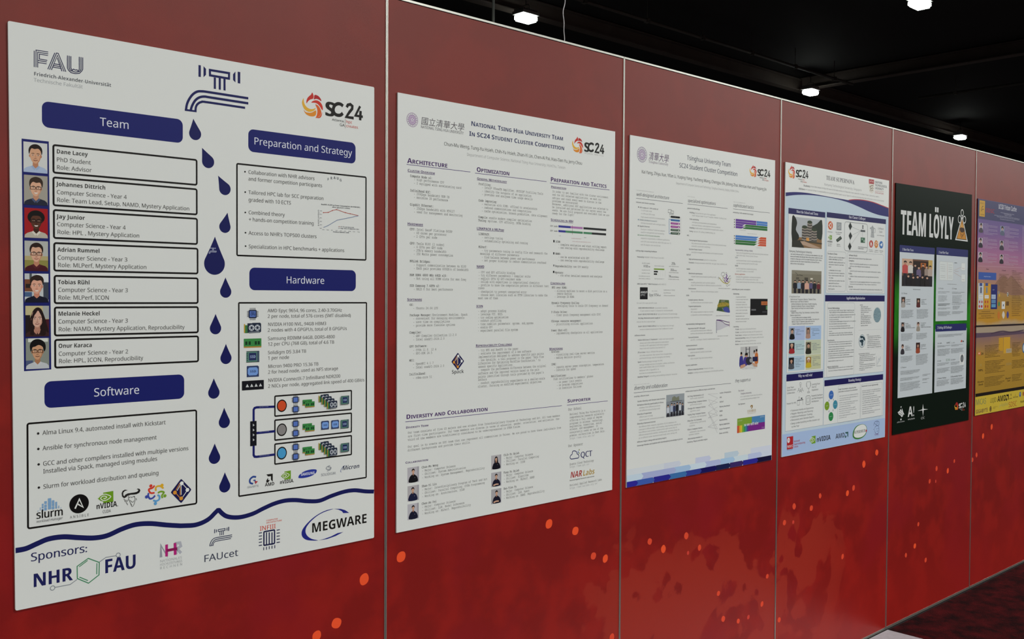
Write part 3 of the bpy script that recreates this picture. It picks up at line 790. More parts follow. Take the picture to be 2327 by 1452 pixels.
# software box
sw = box(1, 'text_box', (266, 268), (1907, 1043), 18, 0.004, fg)
frame(*fg); L = None
for x, y, t, x1 in ((412, 378, 'Alma Linux 9.4, automated install with Kickstart', 1607), (413, 528, 'Ansible for synchronous node management', 1520),
                    (415, 677, 'GCC and other compilers installed with multiple versions', 1828), (418, 752, 'Installed via Spack, managed using modules', 1525), (418, 901, 'Slurm for workload distribution and queuing', 1537)):
    if y != 752:
        if L: L.done()
        L = art(1, 'lettering', 0.3, sw, col='#565453'); L.dot({378: (370, 363), 528: (372, 513), 677: (375, 663), 901: (377, 888)}[y], 12, '#2c2a2a', 12)
    L.text(x, y, t, x1, 43, 'sans', off=0.005)
L.done()
A = art(1, 'software_logo', 0.3, sw, 'pyramid of light blue squares over a black word')
for x, ys, r in ((391, (1103, 1088), 5), (414, (1105, 1079, 1055), 9), (442, (1096, 1066, 1033), 12), (481, (1080, 1046, 1009), 16), (515, (1084, 1053, 1024), 12), (545, (1080, 1057, 1036), 9), (570, (1082, 1068), 5), (368, (1115,), 4), (590, (1086,), 4)):
    for y in ys: A.rect((x - r, y - r), (x + r, y + r), '#7fa8d2', 0.0008)
A.text(351, 1192, 'slurm', 607, 78, 'sans', BLK, off=0.022, res=3); A.text(352, 1230, 'workload manager', 607, 26, 'ital', '#77787a', res=1); A.done()
A = art(1, 'software_logo', 0.3, sw, 'black disc with a white letter A'); A.dot((768, 1045), 92, '#0f0d0d', 40)
A.line([(728, 1093), (770, 1000), (806, 1078), (752, 1046)], 15, '#e6e8e4'); A.text(678, 1190, 'A N S I B L E', 862, 26, 'sans', '#6a6a6a', res=1); A.done()
A = art(1, 'software_logo', 0.3, sw, 'green square with a white eye'); eye_mark(A, 945, 940, 1100, 1024); A.text(933, 1098, 'nVIDIA.', 1145, 52, 'bold', BLK); A.text(996, 1138, 'CUDA', 1075, 30, 'sans', '#5b5b5b', off=0.006); A.done()
A = art(1, 'software_logo', 0.3, sw, 'sketched horned head with a beard')
A.poly([(1270, 940), (1240, 944), (1216, 956), (1206, 972), (1196, 962), (1196, 938), (1212, 921), (1240, 913), (1212, 908), (1190, 920), (1180, 944), (1184, 974), (1204, 992), (1222, 983), (1240, 966), (1270, 957)], '#2a2726')
A.poly([(1266, 940), (1300, 936), (1326, 930), (1342, 917), (1340, 907), (1326, 906), (1336, 897), (1354, 900), (1362, 916), (1352, 938), (1326, 952), (1296, 956), (1266, 957)], '#1d1b1a')
A.ell((1252, 978), (1262, 988), '#4a4846', 8); A.ell((1294, 970), (1304, 980), '#4a4846', 8)
for d in ([(1250, 960), (1246, 990), (1262, 1030), (1282, 1072), (1300, 1050), (1310, 1010), (1306, 970)], [(1200, 1000), (1224, 1012), (1250, 1006)], [(1210, 1014), (1216, 1024), (1240, 1020)], [(1268, 975), (1280, 985), (1290, 972)], [(1262, 1010), (1286, 1030), (1300, 1014)], [(1224, 1030), (1240, 1056)], [(1268, 1040), (1280, 1060)], [(1320, 990), (1326, 1010)]): A.line(d, 5, '#6a6a68', sm=True)
A.done()
A = art(1, 'software_logo', 0.3, sw, 'ring of five coloured figures')
for c, hd, arm in (('#d9402e', (1464, 872), [(1500, 868), (1478, 892), (1444, 906), (1462, 940), (1500, 938)]), ('#e2b02e', (1572, 866), [(1512, 920), (1514, 884), (1548, 872), (1578, 888), (1582, 898)]),
                   ('#7aa52e', (1600, 968), [(1532, 940), (1560, 926), (1590, 934), (1572, 964), (1576, 990)]), ('#5ea2d8', (1508, 1042), [(1486, 1012), (1516, 1018), (1546, 1000), (1546, 970), (1528, 960)]),
                   ('#3d4ca8', (1422, 978), [(1442, 940), (1438, 968), (1456, 996), (1486, 986), (1504, 964)])):
    A.line(arm, 17, c, sm=True); A.dot(hd, 16, c, 14)
A.done()
A = art(1, 'software_logo', 0.3, sw, 'navy diamond with white and amber nodes'); tile_mark(A, 1659, 818, 1855, 1022); A.done()

# falling drops
def drop(tip, c, r, fr, label=None):
    frame(*fr); A = art(1, 'water_drop', label=label, col=NAVY)
    p, q = A.P(tip), A.P(c); R = abs(A.P((c[0], c[1] - r))[1] - q[1]); d = Vector((p[0] - q[0], p[1] - q[1])); L = d.length; d.normalize(); n = Vector((-d.y, d.x))
    pts = []
    for k in range(25):
        t = math.radians(60 + 240 * k / 24); pts.append((q[0] + R * (d.x * math.cos(t) + n.x * math.sin(t)), q[1] + R * (d.y * math.cos(t) + n.y * math.sin(t))))
    a, b = Vector(pts[-1]), Vector(pts[0]); T = Vector(p)
    for s, e, m in ((a, T, -1), (T, b, 1)):
        mid = Vector(q) + d * (R + (L - R) * 0.42) + n * (m * R * 0.33)
        for k in (0.25, 0.5, 0.75) if m < 0 else (0.25, 0.5, 0.75): pts.append(tuple(s * (1 - k) ** 2 + mid * 2 * k * (1 - k) + e * k * k))
        if m < 0: pts.append(tuple(T))
    A.raw(pts, NAVY); A.k += 1; return A.done()
drop((178, 770), (197, 925), 66, fb); drop((268, 1070), (331, 1213), 67, fb); drop((297, 268), (368, 405), 64, fe); drop((395, 650), (368, 796), 63, fe)
big = drop((265, 897), (261, 1176), 115, fe, 'largest drop, with a small tap on it')
for t, c, r, f in (((398, 147), (401, 304), 67, ff), ((290, 548), (289, 706), 67, ff), ((403, 878), (404, 1034), 66, ff), ((270, 47), (271, 204), 67, fh), ((384, 370), (386, 528), 66, fh), ((280, 763), (278, 921), 67, fh), ((392, 1080), (391, 1236), 66, fh)): drop(t, c, r, f)
A = art(1, 'tap_logo', 0.3, big, 'small pale tap'); tap_at(A, fe, 200, (215, 1008), 282, (200, 1074), '#b9c0dc'); A.done()

# preparation box
pb = box(1, 'text_box', (492, 145), (1821, 1138), 17, 0.003, fe)
frame(*fe); L = None
BUL = {248: (575, 228), 457: (577, 438), 665: (578, 648), 877: (580, 857), 1016: (581, 995)}
for x, y, t, x1 in ((608, 248, 'Collaboration with NHR advisors', 1292), (608, 318, 'and former competition participants', 1370), (610, 457, 'Tailored HPC lab for SCC preparation', 1383), (610, 534, 'graded with 10 ECTS', 1048),
                    (611, 665, 'Combined theory', 985), (613, 736, '+ hands-on competition training', 1282), (612, 877, "Access to NHR's TOP500 clusters", 1312), (612, 1016, 'Specialization in HPC benchmarks + applications', 1598)):
    if y in BUL:
        if L: L.done()
        L = art(1, 'lettering', 0.3, pb, col='#62605f'); L.dot(BUL[y], 9, '#2c2a2a', 12)
    L.text(x, y, t, x1, 38, 'sans', off=0.004)
L.done(); L = art(1, 'lettering', 0.3, pb)
for ch, x, y in (('F', 1424, 318), ('R', 1456, 306), ('A', 1488, 302), ('U', 1520, 308), ('G', 1550, 326)): L.text(x, y, ch, None, 26, 'bold', '#5f646c')
L.done()
A = art(1, 'line_chart', 0.3, pb, 'small chart with a red and a blue line', '#6c7078')
A.text(1360, 570, 'RealHPL FLOPS vs Power Consumption (4x H100 NVL)', 1763, 13, 'bold', '#44464c', res=1); A.text(1474, 598, 'when gpu-burn (cublas)', 1658, 12, 'bold', '#55575c', res=1)
A.line([(1383, 650), (1432, 648), (1475, 628), (1520, 618), (1610, 650), (1660, 661), (1745, 681)], 6, '#b5574e'); A.line([(1383, 803), (1428, 785), (1525, 727), (1620, 709), (1745, 682)], 6, '#6f83a6')
for p in ((1383, 650), (1432, 648), (1475, 628), (1520, 618), (1610, 650), (1660, 661)): A.dot(p, 6, '#b5574e', 8)
for i in range(6): A.greek(1346, 634 + i * 36, 1366, 9)
for i in range(9): A.greek(1373 + i * 45, 828 + i * 3, 1394 + i * 45, 9)
for i in range(10): A.greek(1328, 630 + i * 17, 1338, 12)
A.greek(1484, 852, 1648, 13); A.greek(1562, 800, 1695, 12); A.greek(1562, 816, 1752, 12); A.line([(1536, 792), (1556, 794)], 3, '#b5574e'); A.line([(1536, 808), (1556, 810)], 3); A.done()

# hardware box
hb = box(1, 'text_box', (542.6, 688.2), (832, 1085), 3.6, 0.002, (0, 0, 1))
frame(*ff); L = None
for i_, (x, y, t, x1) in enumerate(((862, 530, 'AMD Epyc 9654, 96 cores, 2.40-3.70GHz', 1678), (862, 592, '2 per node, total of 576 cores (SMT disabled)', 1777), (864, 682, 'NVIDIA H100 NVL, 94GB HBM3', 1505), (862, 745, '2 nodes with 4 GPGPUs, total of 8 GPGPUs', 1733),
                    (864, 837, 'Samsung RDIMM 64GB, DDR5-4800', 1600), (864, 899, '12 per CPU (768 GB), total of 4.6 TB', 1593), (864, 992, 'Solidigm D5 3.84 TB', 1285), (864, 1052, '1 per node', 1097), (866, 1144, 'Micron 9400 PRO 15.36 TB', 1420),
                    (866, 1207, '2 for head node, used as NFS storage', 1635), (866, 1297, 'NVIDIA ConnectX-7 InfiniBand NDR200', 1660), (866, 1361, '2 NICs per node, aggregated link speed of 400 GBit/s', 1925))):
    if i_ % 2 == 0:
        if L: L.done()
        L = art(1, 'lettering', 0.3, hb, col='#6a6867')
    L.text(x, y, t, x1, 37, 'sans', off=0.005)
L.done()
def inbox(A, a, b): A.into(a, b)
def chip(A, t='CPU'):
    A.poly([(.2, .16), (.8, .16), (.86, .24), (.86, .76), (.8, .84), (.2, .84), (.14, .76), (.14, .24)], '#27304c'); A.rect((.24, .26), (.76, .74), '#5a78c4')
    for i in range(5):
        k = .28 + i * .105
        for a, b in (((k, 0), (k, .15)), ((k, .85), (k, 1)), ((0, k), (.13, k)), ((.87, k), (1, k))): A.line([a, b], .04, '#3c4250')
    if t: A.text(.31, .62, t, .7, .2, 'bold', '#27345e', res=1); A.line([(.34, .34), (.66, .36)], .04, '#27345e')
def graphics(A):
    A.rect((0, .1), (.06, .96), '#c8a032'); A.rect((.06, .22), (.24, .98), '#3f7a46'); A.poly([(.2, .04), (.46, .04), (.5, 0), (.94, 0), (1, .1), (1, .86), (.92, .96), (.3, 1), (.2, .9)], '#222c40')
    for c in (.44, .78):
        A.ell((c - .16, .18), (c + .16, .78), '#c6ccd4'); A.ell((c - .06, .36), (c + .06, .6), '#222c40', 12)
        for k in range(6):
            t = k * math.pi / 3; A.line([(c, .48), (c + .13 * math.cos(t), .48 + .25 * math.sin(t))], .06, '#222c40')
    A.line([(.28, .9), (.9, .88)], .04, '#c6ccd4')
def memory(A):
    A.rect((0, 0), (1, .9), '#3c8a48'); A.rect((0, .86), (1, 1), '#b98a3e')
    for x in (.08, .27, .62, .79): A.rect((x, .3), (x + .12, .68), '#173a22')
def drive(A):
    A.poly([(.08, 0), (1, 0), (1, 1), (.0, 1), (.0, .12)], '#5c8a7c'); A.rect((.82, .03), (.98, .97), '#46566a'); A.rect((.2, .16), (.76, .84), '#26305c'); A.text(.28, .62, 'SSD', .7, .24, 'bold', '#9fb2d8', res=1)
    for k in range(5): A.line([(.03, .2 + k * .15), (.13, .2 + k * .15)], .06, '#22282c')
    A.line([(.0, .02), (.98, .02)], .05, '#26332e'); A.line([(.0, .98), (.98, .98)], .05, '#26332e')
def flash(A):
    A.poly([(.04, 0), (.9, 0), (1, .1), (1, 1), (0, 1), (0, .06)], '#34426a'); A.poly([(.2, .14), (.8, .14), (.92, .3), (.92, .7), (.8, .86), (.2, .86), (.08, .7), (.08, .3)], '#78a0e0'); A.text(.26, .6, 'SSD', .76, .2, 'bold', '#2a3a6c', res=1)
def card_port(A):
    A.rect((0, 0), (1, 1), '#15161e', 0.001)
    for k in range(4): A.poly([(.17 + k * .2, .68), (.24 + k * .2, .34), (.32 + k * .2, .68)], '#ccd0d2')
frame(*ff)
for nm, f_, a, b in (('processor chip', chip, (635, 483), (760, 616)), ('graphics card with two fans', graphics, (602, 648), (790, 758)), ('green memory stick', memory, (600, 822), (793, 916)), ('green storage chip', drive, (627, 960), (771, 1076)), ('blue storage chip', flash, (632, 1122), (766, 1237)), ('black network card', card_port, (579, 1288), (820, 1375))):
    A = art(1, 'hardware_icon', 0.3, hb, 'drawn ' + nm); inbox(A, a, b); f_(A); A.done()
frame(*fh)
dg = art(1, 'cable_diagram', 0.3, hb, 'navy cables from a black switch', NAV2)
for d in ([(708, 530), (708, 392), (718, 374), (740, 366), (942, 358)], [(730, 650), (942, 628)], [(708, 780), (708, 890), (718, 908), (740, 910), (942, 884)]): dg.line(d, 26, NAV2)
dg.rect((670, 520), (740, 786), '#15161e', 0.0008)
for k in range(4): dg.poly([(700, 545 + k * 54), (718, 562 + k * 54), (700, 576 + k * 54)], '#ccd0d2')
for y in (362, 636, 900): dg.greek(772, y + 6, 880, 12, '#8a90b8')
dg.done()
for a, b, c, cy, kind in (((942, 243), (1783, 388), '#d4512a', 348, 0), ((942, 507), (1783, 636), '#8d8a8a', 612, 1), ((942, 770), (1783, 884), '#4a9ed2', 869, 0)):
    A = art(1, 'node_diagram', 0.3, hb, 'outlined node row of small hardware drawings'); A.frame_box(a, b, 16, 0.002, BLK)
    A.ell((963, cy - 64), (1073, cy + 64), BLK); A.ell((973, cy - 52), (1063, cy + 52), c)
    for dy in (-66, 38):
        A.into((1125, cy + dy - 46), (1213, cy + dy + 46)); chip(A, None); A.out()
    for dx, dy in ((0, -64), (28, -42)): A.into((1246 + dx, cy + dy), (1348 + dx, cy + dy + 54)); memory(A); A.out()
    if kind == 0:
        for k in range(4): A.into((1422 + k * 30, cy - 122 + k * 24), (1532 + k * 30, cy - 46 + k * 24)); graphics(A); A.out()
    else:
        for x in (1450, 1560): A.into((x, cy - 94 - (x - 1450) * .08), (x + 84, cy - 8 - (x - 1450) * .08)); flash(A); A.out()
    A.into((1662, cy - 106), (1752, cy - 22)); drive(A); A.out(); A.done()
A = art(1, 'sponsor_logo', 0.3, hb, 'blue letter G mark with a red corner'); A.line([(735, 1132), (700, 1130), (668, 1160), (670, 1195), (702, 1206)], 20, '#2f4a94', sm=True); A.line([(704, 1170), (724, 1166), (724, 1192)], 12, '#2f4a94'); A.poly([(722, 1176), (756, 1178), (726, 1212)], '#b0313a'); A.text(638, 1256, 'GIGABYTE', 762, 22, 'sans', '#77808c', res=1); A.done()
A = art(1, 'sponsor_logo', 0.3, hb, 'black square arrow over three black letters'); amd_mark(A, 848, 1104, 918, 1184, '#1f1c1a'); A.text(832, 1236, 'AMD', 935, 36, 'bold', '#1f1c1a'); A.done()
A = art(1, 'sponsor_logo', 0.3, hb, 'green square with a white eye'); eye_mark(A, 1006, 1074, 1117, 1152); A.text(996, 1210, 'nVIDIA.', 1150, 38, 'bold', '#1f1c1a'); A.done()
A = art(1, 'sponsor_logo', 0.3, hb, 'tilted blue oval'); A.poly([(1200, 1138), (1212, 1108), (1260, 1072), (1330, 1050), (1388, 1048), (1402, 1062), (1386, 1094), (1330, 1126), (1262, 1142), (1214, 1144)], '#2b3a9c', True, 4); A.text(1226, 1120, 'SAMSUNG', 1378, 30, 'bold', '#dfe2ee'); A.done()
A = art(1, 'sponsor_logo', 0.3, hb, 'grey double hook mark'); A.line([(1548, 1006), (1514, 1022), (1508, 1044), (1540, 1046), (1556, 1030)], 8, '#8a8f98', sm=True); A.line([(1516, 1066), (1550, 1052), (1558, 1026), (1526, 1022)], 8, '#8a8f98', sm=True); A.text(1448, 1124, 'SOLIDIGM.', 1614, 28, 'sans', '#868b94', off=0.006); A.done()
A = art(1, 'sponsor_logo', 0.3, hb, 'dark wordmark with an orbit stroke'); A.text(1680, 1058, 'Micron', 1866, 46, 'bital', '#2e3450', off=-0.01); A.line([(1672, 1078), (1664, 1066), (1690, 1020), (1716, 1006)], 6, '#5b6a9c', sm=True); A.done()

# wave across the foot and the sponsors below it
frame(*fj); W1 = [(0, 389), (60, 382), (130, 358), (190, 322), (240, 272), (274, 238)]; W2 = [(274, 238), (310, 276), (352, 302), (420, 313), (500, 306), (600, 276), (700, 226), (800, 182), (900, 155), (1000, 150), (1110, 160), (1220, 156), (1330, 112), (1450, 72), (1550, 58), (1650, 68), (1731, 70)]
A = art(1, 'wave_line', label='navy wavy line across the foot', col=NAVY)
frame(*fi); left = [A.P(p) for p in smooth([(138, 668), (230, 650), (330, 606), (430, 565), (560, 546), (700, 553), (830, 556), (950, 535), (1080, 477), (1200, 438), (1330, 428), (1480, 441), (1600, 448)])]
frame(*fj); right = [A.P(p) for p in smooth(W1)][1:]; tail = [A.P(p) for p in smooth(W2)]
A.wstroke(left + right, 0.0112, NAVY); A.wstroke(tail, 0.0108, NAVY); A.dot((274, 243), 20, NAVY); A.done()
frame(*fi); A = art(1, 'sponsor_heading', col='#2a2d5c'); A.text(270, 766, 'Sponsors:', 772, 74, 'sans', off=0.018, res=3); A.done()
A = art(1, 'sponsor_logo', label='navy capitals joined by a green hexagon', col='#20235c')
A.text(286, 996, 'NHR', 646, 118, 'bold', '#20235c', off=0.012, res=3); A.text(922, 873, 'FAU', 1202, 122, 'bold', '#20235c', off=0.012, res=3)
A.line([(783, 737), (881, 773), (878, 884), (785, 957), (686, 916), (684, 808)], 9, '#4a8f68', closed=True); A.line([(702, 812), (778, 755)], 8, '#4a8f68'); A.line([(860, 780), (858, 878)], 8, '#4a8f68'); A.line([(704, 903), (780, 934)], 8, '#4a8f68')
A.line([(880, 770), (940, 728), (1030, 713)], 7, '#8d949c'); A.ring((1048, 707), 18, 7, '#8d949c'); A.line([(683, 924), (622, 969), (488, 994)], 7, '#8d949c'); A.ring((466, 1000), 19, 7, '#8d949c'); A.done()
A = art(1, 'sponsor_logo', label='three letters in grey and magenta strokes')
for d, c in (([(1428, 728), (1428, 622), (1480, 712), (1480, 690)], '#9a9da6'), ([(1606, 690), (1572, 652), (1604, 628), (1596, 598), (1560, 604), (1562, 700)], '#b3b6c0'), ([(1478, 614), (1478, 720)], '#b8267c'), ([(1552, 600), (1554, 706)], '#b8267c'), ([(1478, 668), (1572, 650)], '#8c1a58')): A.line(d, 25, c)
for t, y, x1 in (('NATIONALES', 775, 1614), ('HOCHLEISTUNGS', 806, 1616), ('R E C H N E N', 836, 1616)): A.text(1418, y, t, x1, 22, 'sans', '#a5a8ac', res=1)
A.done()
A = art(1, 'sponsor_logo', label='small tap drawing over a word'); tap_at(A, fj, 189, (235, 424), 402, (191, 588), '#3c405c')
frame(*fj); A.text(133, 733, 'FAUcet', 458, 64, 'sans', '#3f4358', off=0.004, res=3); A.done()
A = art(1, 'sponsor_logo', label='red letters over a navy chip'); A.text(660, 440, 'INFIII', 810, 42, 'sans', '#cf4a36', off=0.012); A.text(722, 350, 'COMPUTER', 830, 14, 'bold', '#cf5a48', res=1); A.text(722, 371, 'ARCHITECTURE', 868, 14, 'bold', '#cf5a48', res=1)
A.frame_box((700, 447), (800, 556), 14, 0.002, '#23244c')
for x in (724, 750, 776): A.line([(x, 452), (x, 570)], 11, '#23244c')
for k in range(5): A.line([(652, 460 + k * 29), (682, 455 + k * 29)], 8, '#23244c'); A.line([(819, 432 + k * 29), (849, 427 + k * 29)], 8, '#23244c'); A.line([(698 + k * 26, 592 - k * 5), (698 + k * 26, 620 - k * 5)], 8, '#23244c')
A.done()
A = art(1, 'sponsor_logo', label='navy crescent around black capitals')
A.poly([(1354, 232), (1290, 244), (1220, 276), (1150, 325), (1090, 385), (1056, 440), (1058, 490), (1096, 522), (1160, 530), (1210, 528), (1150, 514), (1108, 486), (1090, 446), (1100, 402), (1140, 350), (1200, 298), (1270, 260)], '#262c86', True, 3)
A.poly([(1354, 232), (1420, 232), (1462, 244), (1500, 270), (1444, 272), (1430, 254), (1400, 240)], '#262c86'); A.poly([(1210, 528), (1290, 516), (1370, 488), (1446, 448), (1388, 460), (1330, 490), (1270, 512)], '#262c86')
A.text(1143, 458, 'MEGWARE', 1662, 88, 'bold', '#141210', off=0.0, res=3); A.done()

# ------------------------------------------------------------------ poster 2: typewriter columns
PUR, PUR2, DG, MG = '#4b2a68', '#55407c', '#353433', '#565554'
def rows_(A, rows, cap, c=MG, st='mono', cb=DG):
    """rows = (x, y, text, x1); a leading * sets the line bold (typewriter struck twice); 'Head:| rest' sets only the head bold"""
    for x, y, t, x1 in rows:
        if t.startswith('*'): A.text(x, y, t[1:], x1, cap, st, cb, off=0.022, res=1)
        elif '|' in t:
            h, r = t.split('|'); n = len(h) / (len(h) + len(r)); xm = x + (x1 - x) * n
            A.text(x, y, h, xm, cap, st, cb, off=0.022, res=1)
            p = A.P((x, y)); fx, fy = A.P((xm + (x1 - x) / (len(h) + len(r)) * 0.9, y))[0], p[1]
            A.text_at((fx, fy), r.strip(), A.P((x1, y))[0], abs(A.P((x, y - cap))[1] - p[1]), st, c)
        else: A.text(x, y, t, x1, cap, st, c, res=1)
def head_(n, x, y, t, x1, cap, ul=True, st='bold', c=PUR, name='section_heading', sc=0.8):
    A = art(n, name, col=c); A.text(x, y, t, x1, cap, st, c, sc=sc, off=0.008)
    if ul:
        p, q = A.P((x, y + cap * .22)), A.P((x1, y)); A.wstroke([(p[0], p[1]), (q[0], p[1])], 0.0011, c)
    A.done()
def title_(n, x, y, t, x1, cap, r0, r1, c=PUR):
    A = art(n, 'section_title', label='purple section title over a thin rule', col=c); A.text(x, y, t, x1, cap, 'bold', c, sc=0.8, off=0.012)
    p, q = A.P(r0), A.P(r1); A.wstroke([p, (q[0], p[1])], 0.0016, PUR2); A.done()
def block_(n, rows, cap, **k):
    A = art(n, 'text_block'); rows_(A, rows, cap, **k); A.done()
P2a, P2b, P2c, P2d, P2e = (880, 180, 4.2309), (900, 340, 4.032), (1060, 360, 4.271), (1230, 380, 4.537), (900, 660, 6.05)
P2f, P2g, P2h, P2i, P2j = (1060, 680, 6.048), (1230, 630, 5.379), (890, 890, 5.8175), (890, 1020, 5.8175), (1260, 880, 5.806)
def seal(n, ctr, r, c1, c2):
    A = art(n, 'university_seal', label='round purple university seal'); A.ring(ctr, r * .97, r * .05, c1); A.ring(ctr, r * .89, r * .03, c1); A.dot(ctr, r * .66, c2, 32); A.ring(ctr, r * .66, r * .05, c1)
    p = A.P(ctr); R = abs(A.P((ctr[0], ctr[1] - r))[1] - p[1])
    for k in range(16):
        t = 2 * math.pi * k / 16; A.raw([(p[0] + R * a * math.cos(t + b), p[1] + R * a * math.sin(t + b)) for a, b in ((.70, -.06), (.84, -.05), (.84, .05), (.70, .06))], c1)
    A.k += 1
    A.wstroke([(p[0] + R * .5 * math.cos(2 * math.pi * k / 24), p[1] + R * .5 * math.sin(2 * math.pi * k / 24)) for k in range(24)], R * .05, '#d9d2dd', True)
    A.raw([(p[0] + R * (.36 if k % 2 == 0 else .15) * math.cos(math.pi * k / 5 + math.pi / 2), p[1] + R * (.36 if k % 2 == 0 else .15) * math.sin(math.pi * k / 5 + math.pi / 2)) for k in range(10)], '#e4e2e6'); A.k += 1
    A.dot(ctr, r * .1, c1, 12); A.done()
frame(*P2a); seal(2, (241, 391), 70, '#9c7fa8', '#b79fc0')
A = art(2, 'university_name'); A.text(322, 428, '國立清華大學', 738, 56, 'cjk', '#565058', slant=0.12, res=2); A.text(322, 469, 'NATIONAL TSING HUA UNIVERSITY', 734, 27, 'sans', '#5d5a62', off=0.01); A.done()
A = art(2, 'poster_title', label='navy small-capital title in two lines', col='#343a64'); A.text(804, 446, 'National Tsing Hua University Team', 1690, 44, 'bold', '#343a64', sc=0.82, off=0.006, res=3); A.text(787, 543, 'In SC24 Student Cluster Competition', 1701, 44, 'bold', '#343a64', sc=0.82, off=0.006, res=3); A.done()
A = art(2, 'author_line', col='#454544'); A.text(545, 636, 'Chun-Mu Weng, Tung-Yu Hsieh, Chih-Yu Hsieh, Zhan-Yi Lin, Chen-Ai Pai, Hao-Tien Yu, Jerry Chou', 1873, 34, 'sans', '#454544', off=0.008)
A.text(765, 736, 'Department of Computer Science, National Tsing Hua University, HsinChu, Taiwan', 1712, 28, 'sans', '#a9abab', res=1); A.done()
swirl_at(2, 1300.2, (1313, 310.7), 1372.8, (1368.8, 349.7), sub=False)
frame(*P2a); A = art(2, 'logo_caption', col='#b5b0aa'); A.text(1897, 716, 'ATLANTA   NOV 17-22', 2080, 13, 'sans', '#aaa6a2', res=1); A.done()

frame(*P2b); title_(2, 103, 122, 'Architecture', 470, 46, (97, 135), (681, 209))
head_(2, 106, 199, 'Cluster Overview', 356, 22); C_ = 21
block_(2, [(128, 250, '*Compute Node x3:', 330), (163, 283, '- high performance CPU', 440), (162, 316, '- 2 equipped with accelerating card', 598)], C_)
block_(2, [(128, 383, '*InfiniBand NIC:', 318), (162, 415, '- 200Gbps bandwidth NDR IB', 488), (162, 446, '- maximize IO performance', 475)], C_)
block_(2, [(127, 512, '*Gigabit Ethernet:', 342), (162, 547, '- 25Gbps bandwidth with MT4127', 536), (162, 579, '- used for management and monitoring', 608)], C_)
head_(2, 104, 690, 'Hardware', 247, 24)
block_(2, [(126, 738, 'CPU:| Intel Xeon® Platinum 8458P', 517), (160, 772, '- 48 cores per processor', 462), (160, 805, '- 2 CPUs per node', 376)], C_)
block_(2, [(126, 868, 'GPU:| Tesla H100 (2 nodes)', 440), (160, 901, '- 4 GPUs per GPU node', 424), (160, 933, '- 2TB/s memory bandwidth', 460), (160, 965, '- 350 Watts power consumption', 522)], C_)
block_(2, [(125, 1031, '*NVLink Bridges:', 316), (160, 1066, '- Support communication between 4x H100', 640), (160, 1097, '- Each pair provides 600GB/s of bandwidth', 663)], C_)
block_(2, [(125, 1158, '*RAM DDR4 4800 MHz 64GB x16:', 465), (160, 1191, '- Not using all DIMM slots for max freq', 640)], C_)
block_(2, [(125, 1256, '*SSD Samsung 7.68TB x2:', 400), (160, 1288, '- RAID 0 for best performance', 520)], C_)
frame(*P2e); head_(2, 152, 140, 'Software', 356, 33); C_ = 30
block_(2, [(186, 212, '*OS:', 240), (234, 259, '- Ubuntu 24.04 LTS', 575)], C_)
block_(2, [(187, 355, 'Package Manager:| Environment Modules, Spack', 982), (234, 401, '- convenient for managing environments', 937), (234, 449, '- save time on compilations', 738), (234, 497, '- provide more flexible options', 810)], C_)
block_(2, [(184, 594, '*Compiler:', 352), (234, 642, '- GNU Compiler Collection 13.2.0', 828), (234, 690, '- Intel oneAPI-2024.2.0', 663)], C_)
block_(2, [(183, 785, '*GPU Software:', 428), (234, 836, '- CUDA 11.8, 12.4', 550), (234, 882, '- HPC-SDK 24.5', 495)], C_)
block_(2, [(182, 979, '*MPI:', 255), (232, 1026, '- OpenMPI 4.1.7', 513), (232, 1075, '- Intel oneAPI-2024.2.0', 660)], C_)
block_(2, [(182, 1169, '*InifiniBand:', 407), (232, 1218, '- rdma-core 51', 492)], C_)
A = art(2, 'software_logo', label='navy diamond over a black word'); tile_mark(A, 763, 863, 933, 1088); A.text(764, 1146, 'Spack', 930, 52, 'bold', '#2f2d33', off=-0.02); A.done()

frame(*P2c); title_(2, 98, 128, 'Optimization', 415, 44, (83, 142), (777, 222)); head_(2, 102, 205, 'General Methodology', 392, 22); C_ = 21
block_(2, [(118, 256, '*Profiling:', 238), (150, 291, '- Intel® VTuneTM Amplifier, NVIDIA® Profiling Tools', 743), (150, 325, '- identify the hotspots of an application', 630), (150, 357, '- provides and analyses time usage details', 640)], C_)
block_(2, [(117, 417, '*Code improving:', 296), (148, 452, '- vectorize with SIMD, offload to accelerators', 685), (148, 485, '- reduced communications and computations', 628), (148, 518, '- cache optimization, branch prediction, data alignment', 785)], C_)
block_(2, [(115, 578, 'Compile:| enable modern compiler optimization', 634), (115, 610, 'Tuning:| mpitune, CPU affinity, NUMA binding', 622)], C_)
head_(2, 100, 690, 'LINKPACK & MLPerf', 365, 24)
block_(2, [(118, 742, '*LINKPACK:', 225), (150, 776, '- settings tuning', 352), (150, 808, '- automatically optimizing and running', 595)], C_)
block_(2, [(117, 868, '*MLPerf:', 200), (148, 903, '- try parameters tuning in config file and research the', 785), (132, 934, 'meanings of different parameters', 510), (148, 968, '- find balance between power and performance', 663), (148, 999, '- set proper bindings to reduce communication overhead', 773)], C_)
head_(2, 98, 1060, 'NAMD', 172, 24)
block_(2, [(117, 1113, '- CPU and GPU affinity binding', 472), (117, 1144, '- try different parameters / compiler suits', 620), (116, 1176, '- exploit GPUs by GPU-resident mode', 527), (115, 1207, '- collab with expertises in computational chemistry', 708), (115, 1239, '- profile to know the computation pattern in different test', 797), (113, 1268, 'cases', 173),
           (115, 1303, '- checkpoint to prevent unexpected error', 583), (114, 1335, '- choose best libraries such as FFTW libraries to make the', 785), (113, 1366, 'most use of them', 305)], C_)
frame(*P2f); head_(2, 135, 110, 'ICON', 224, 30); C_ = 30
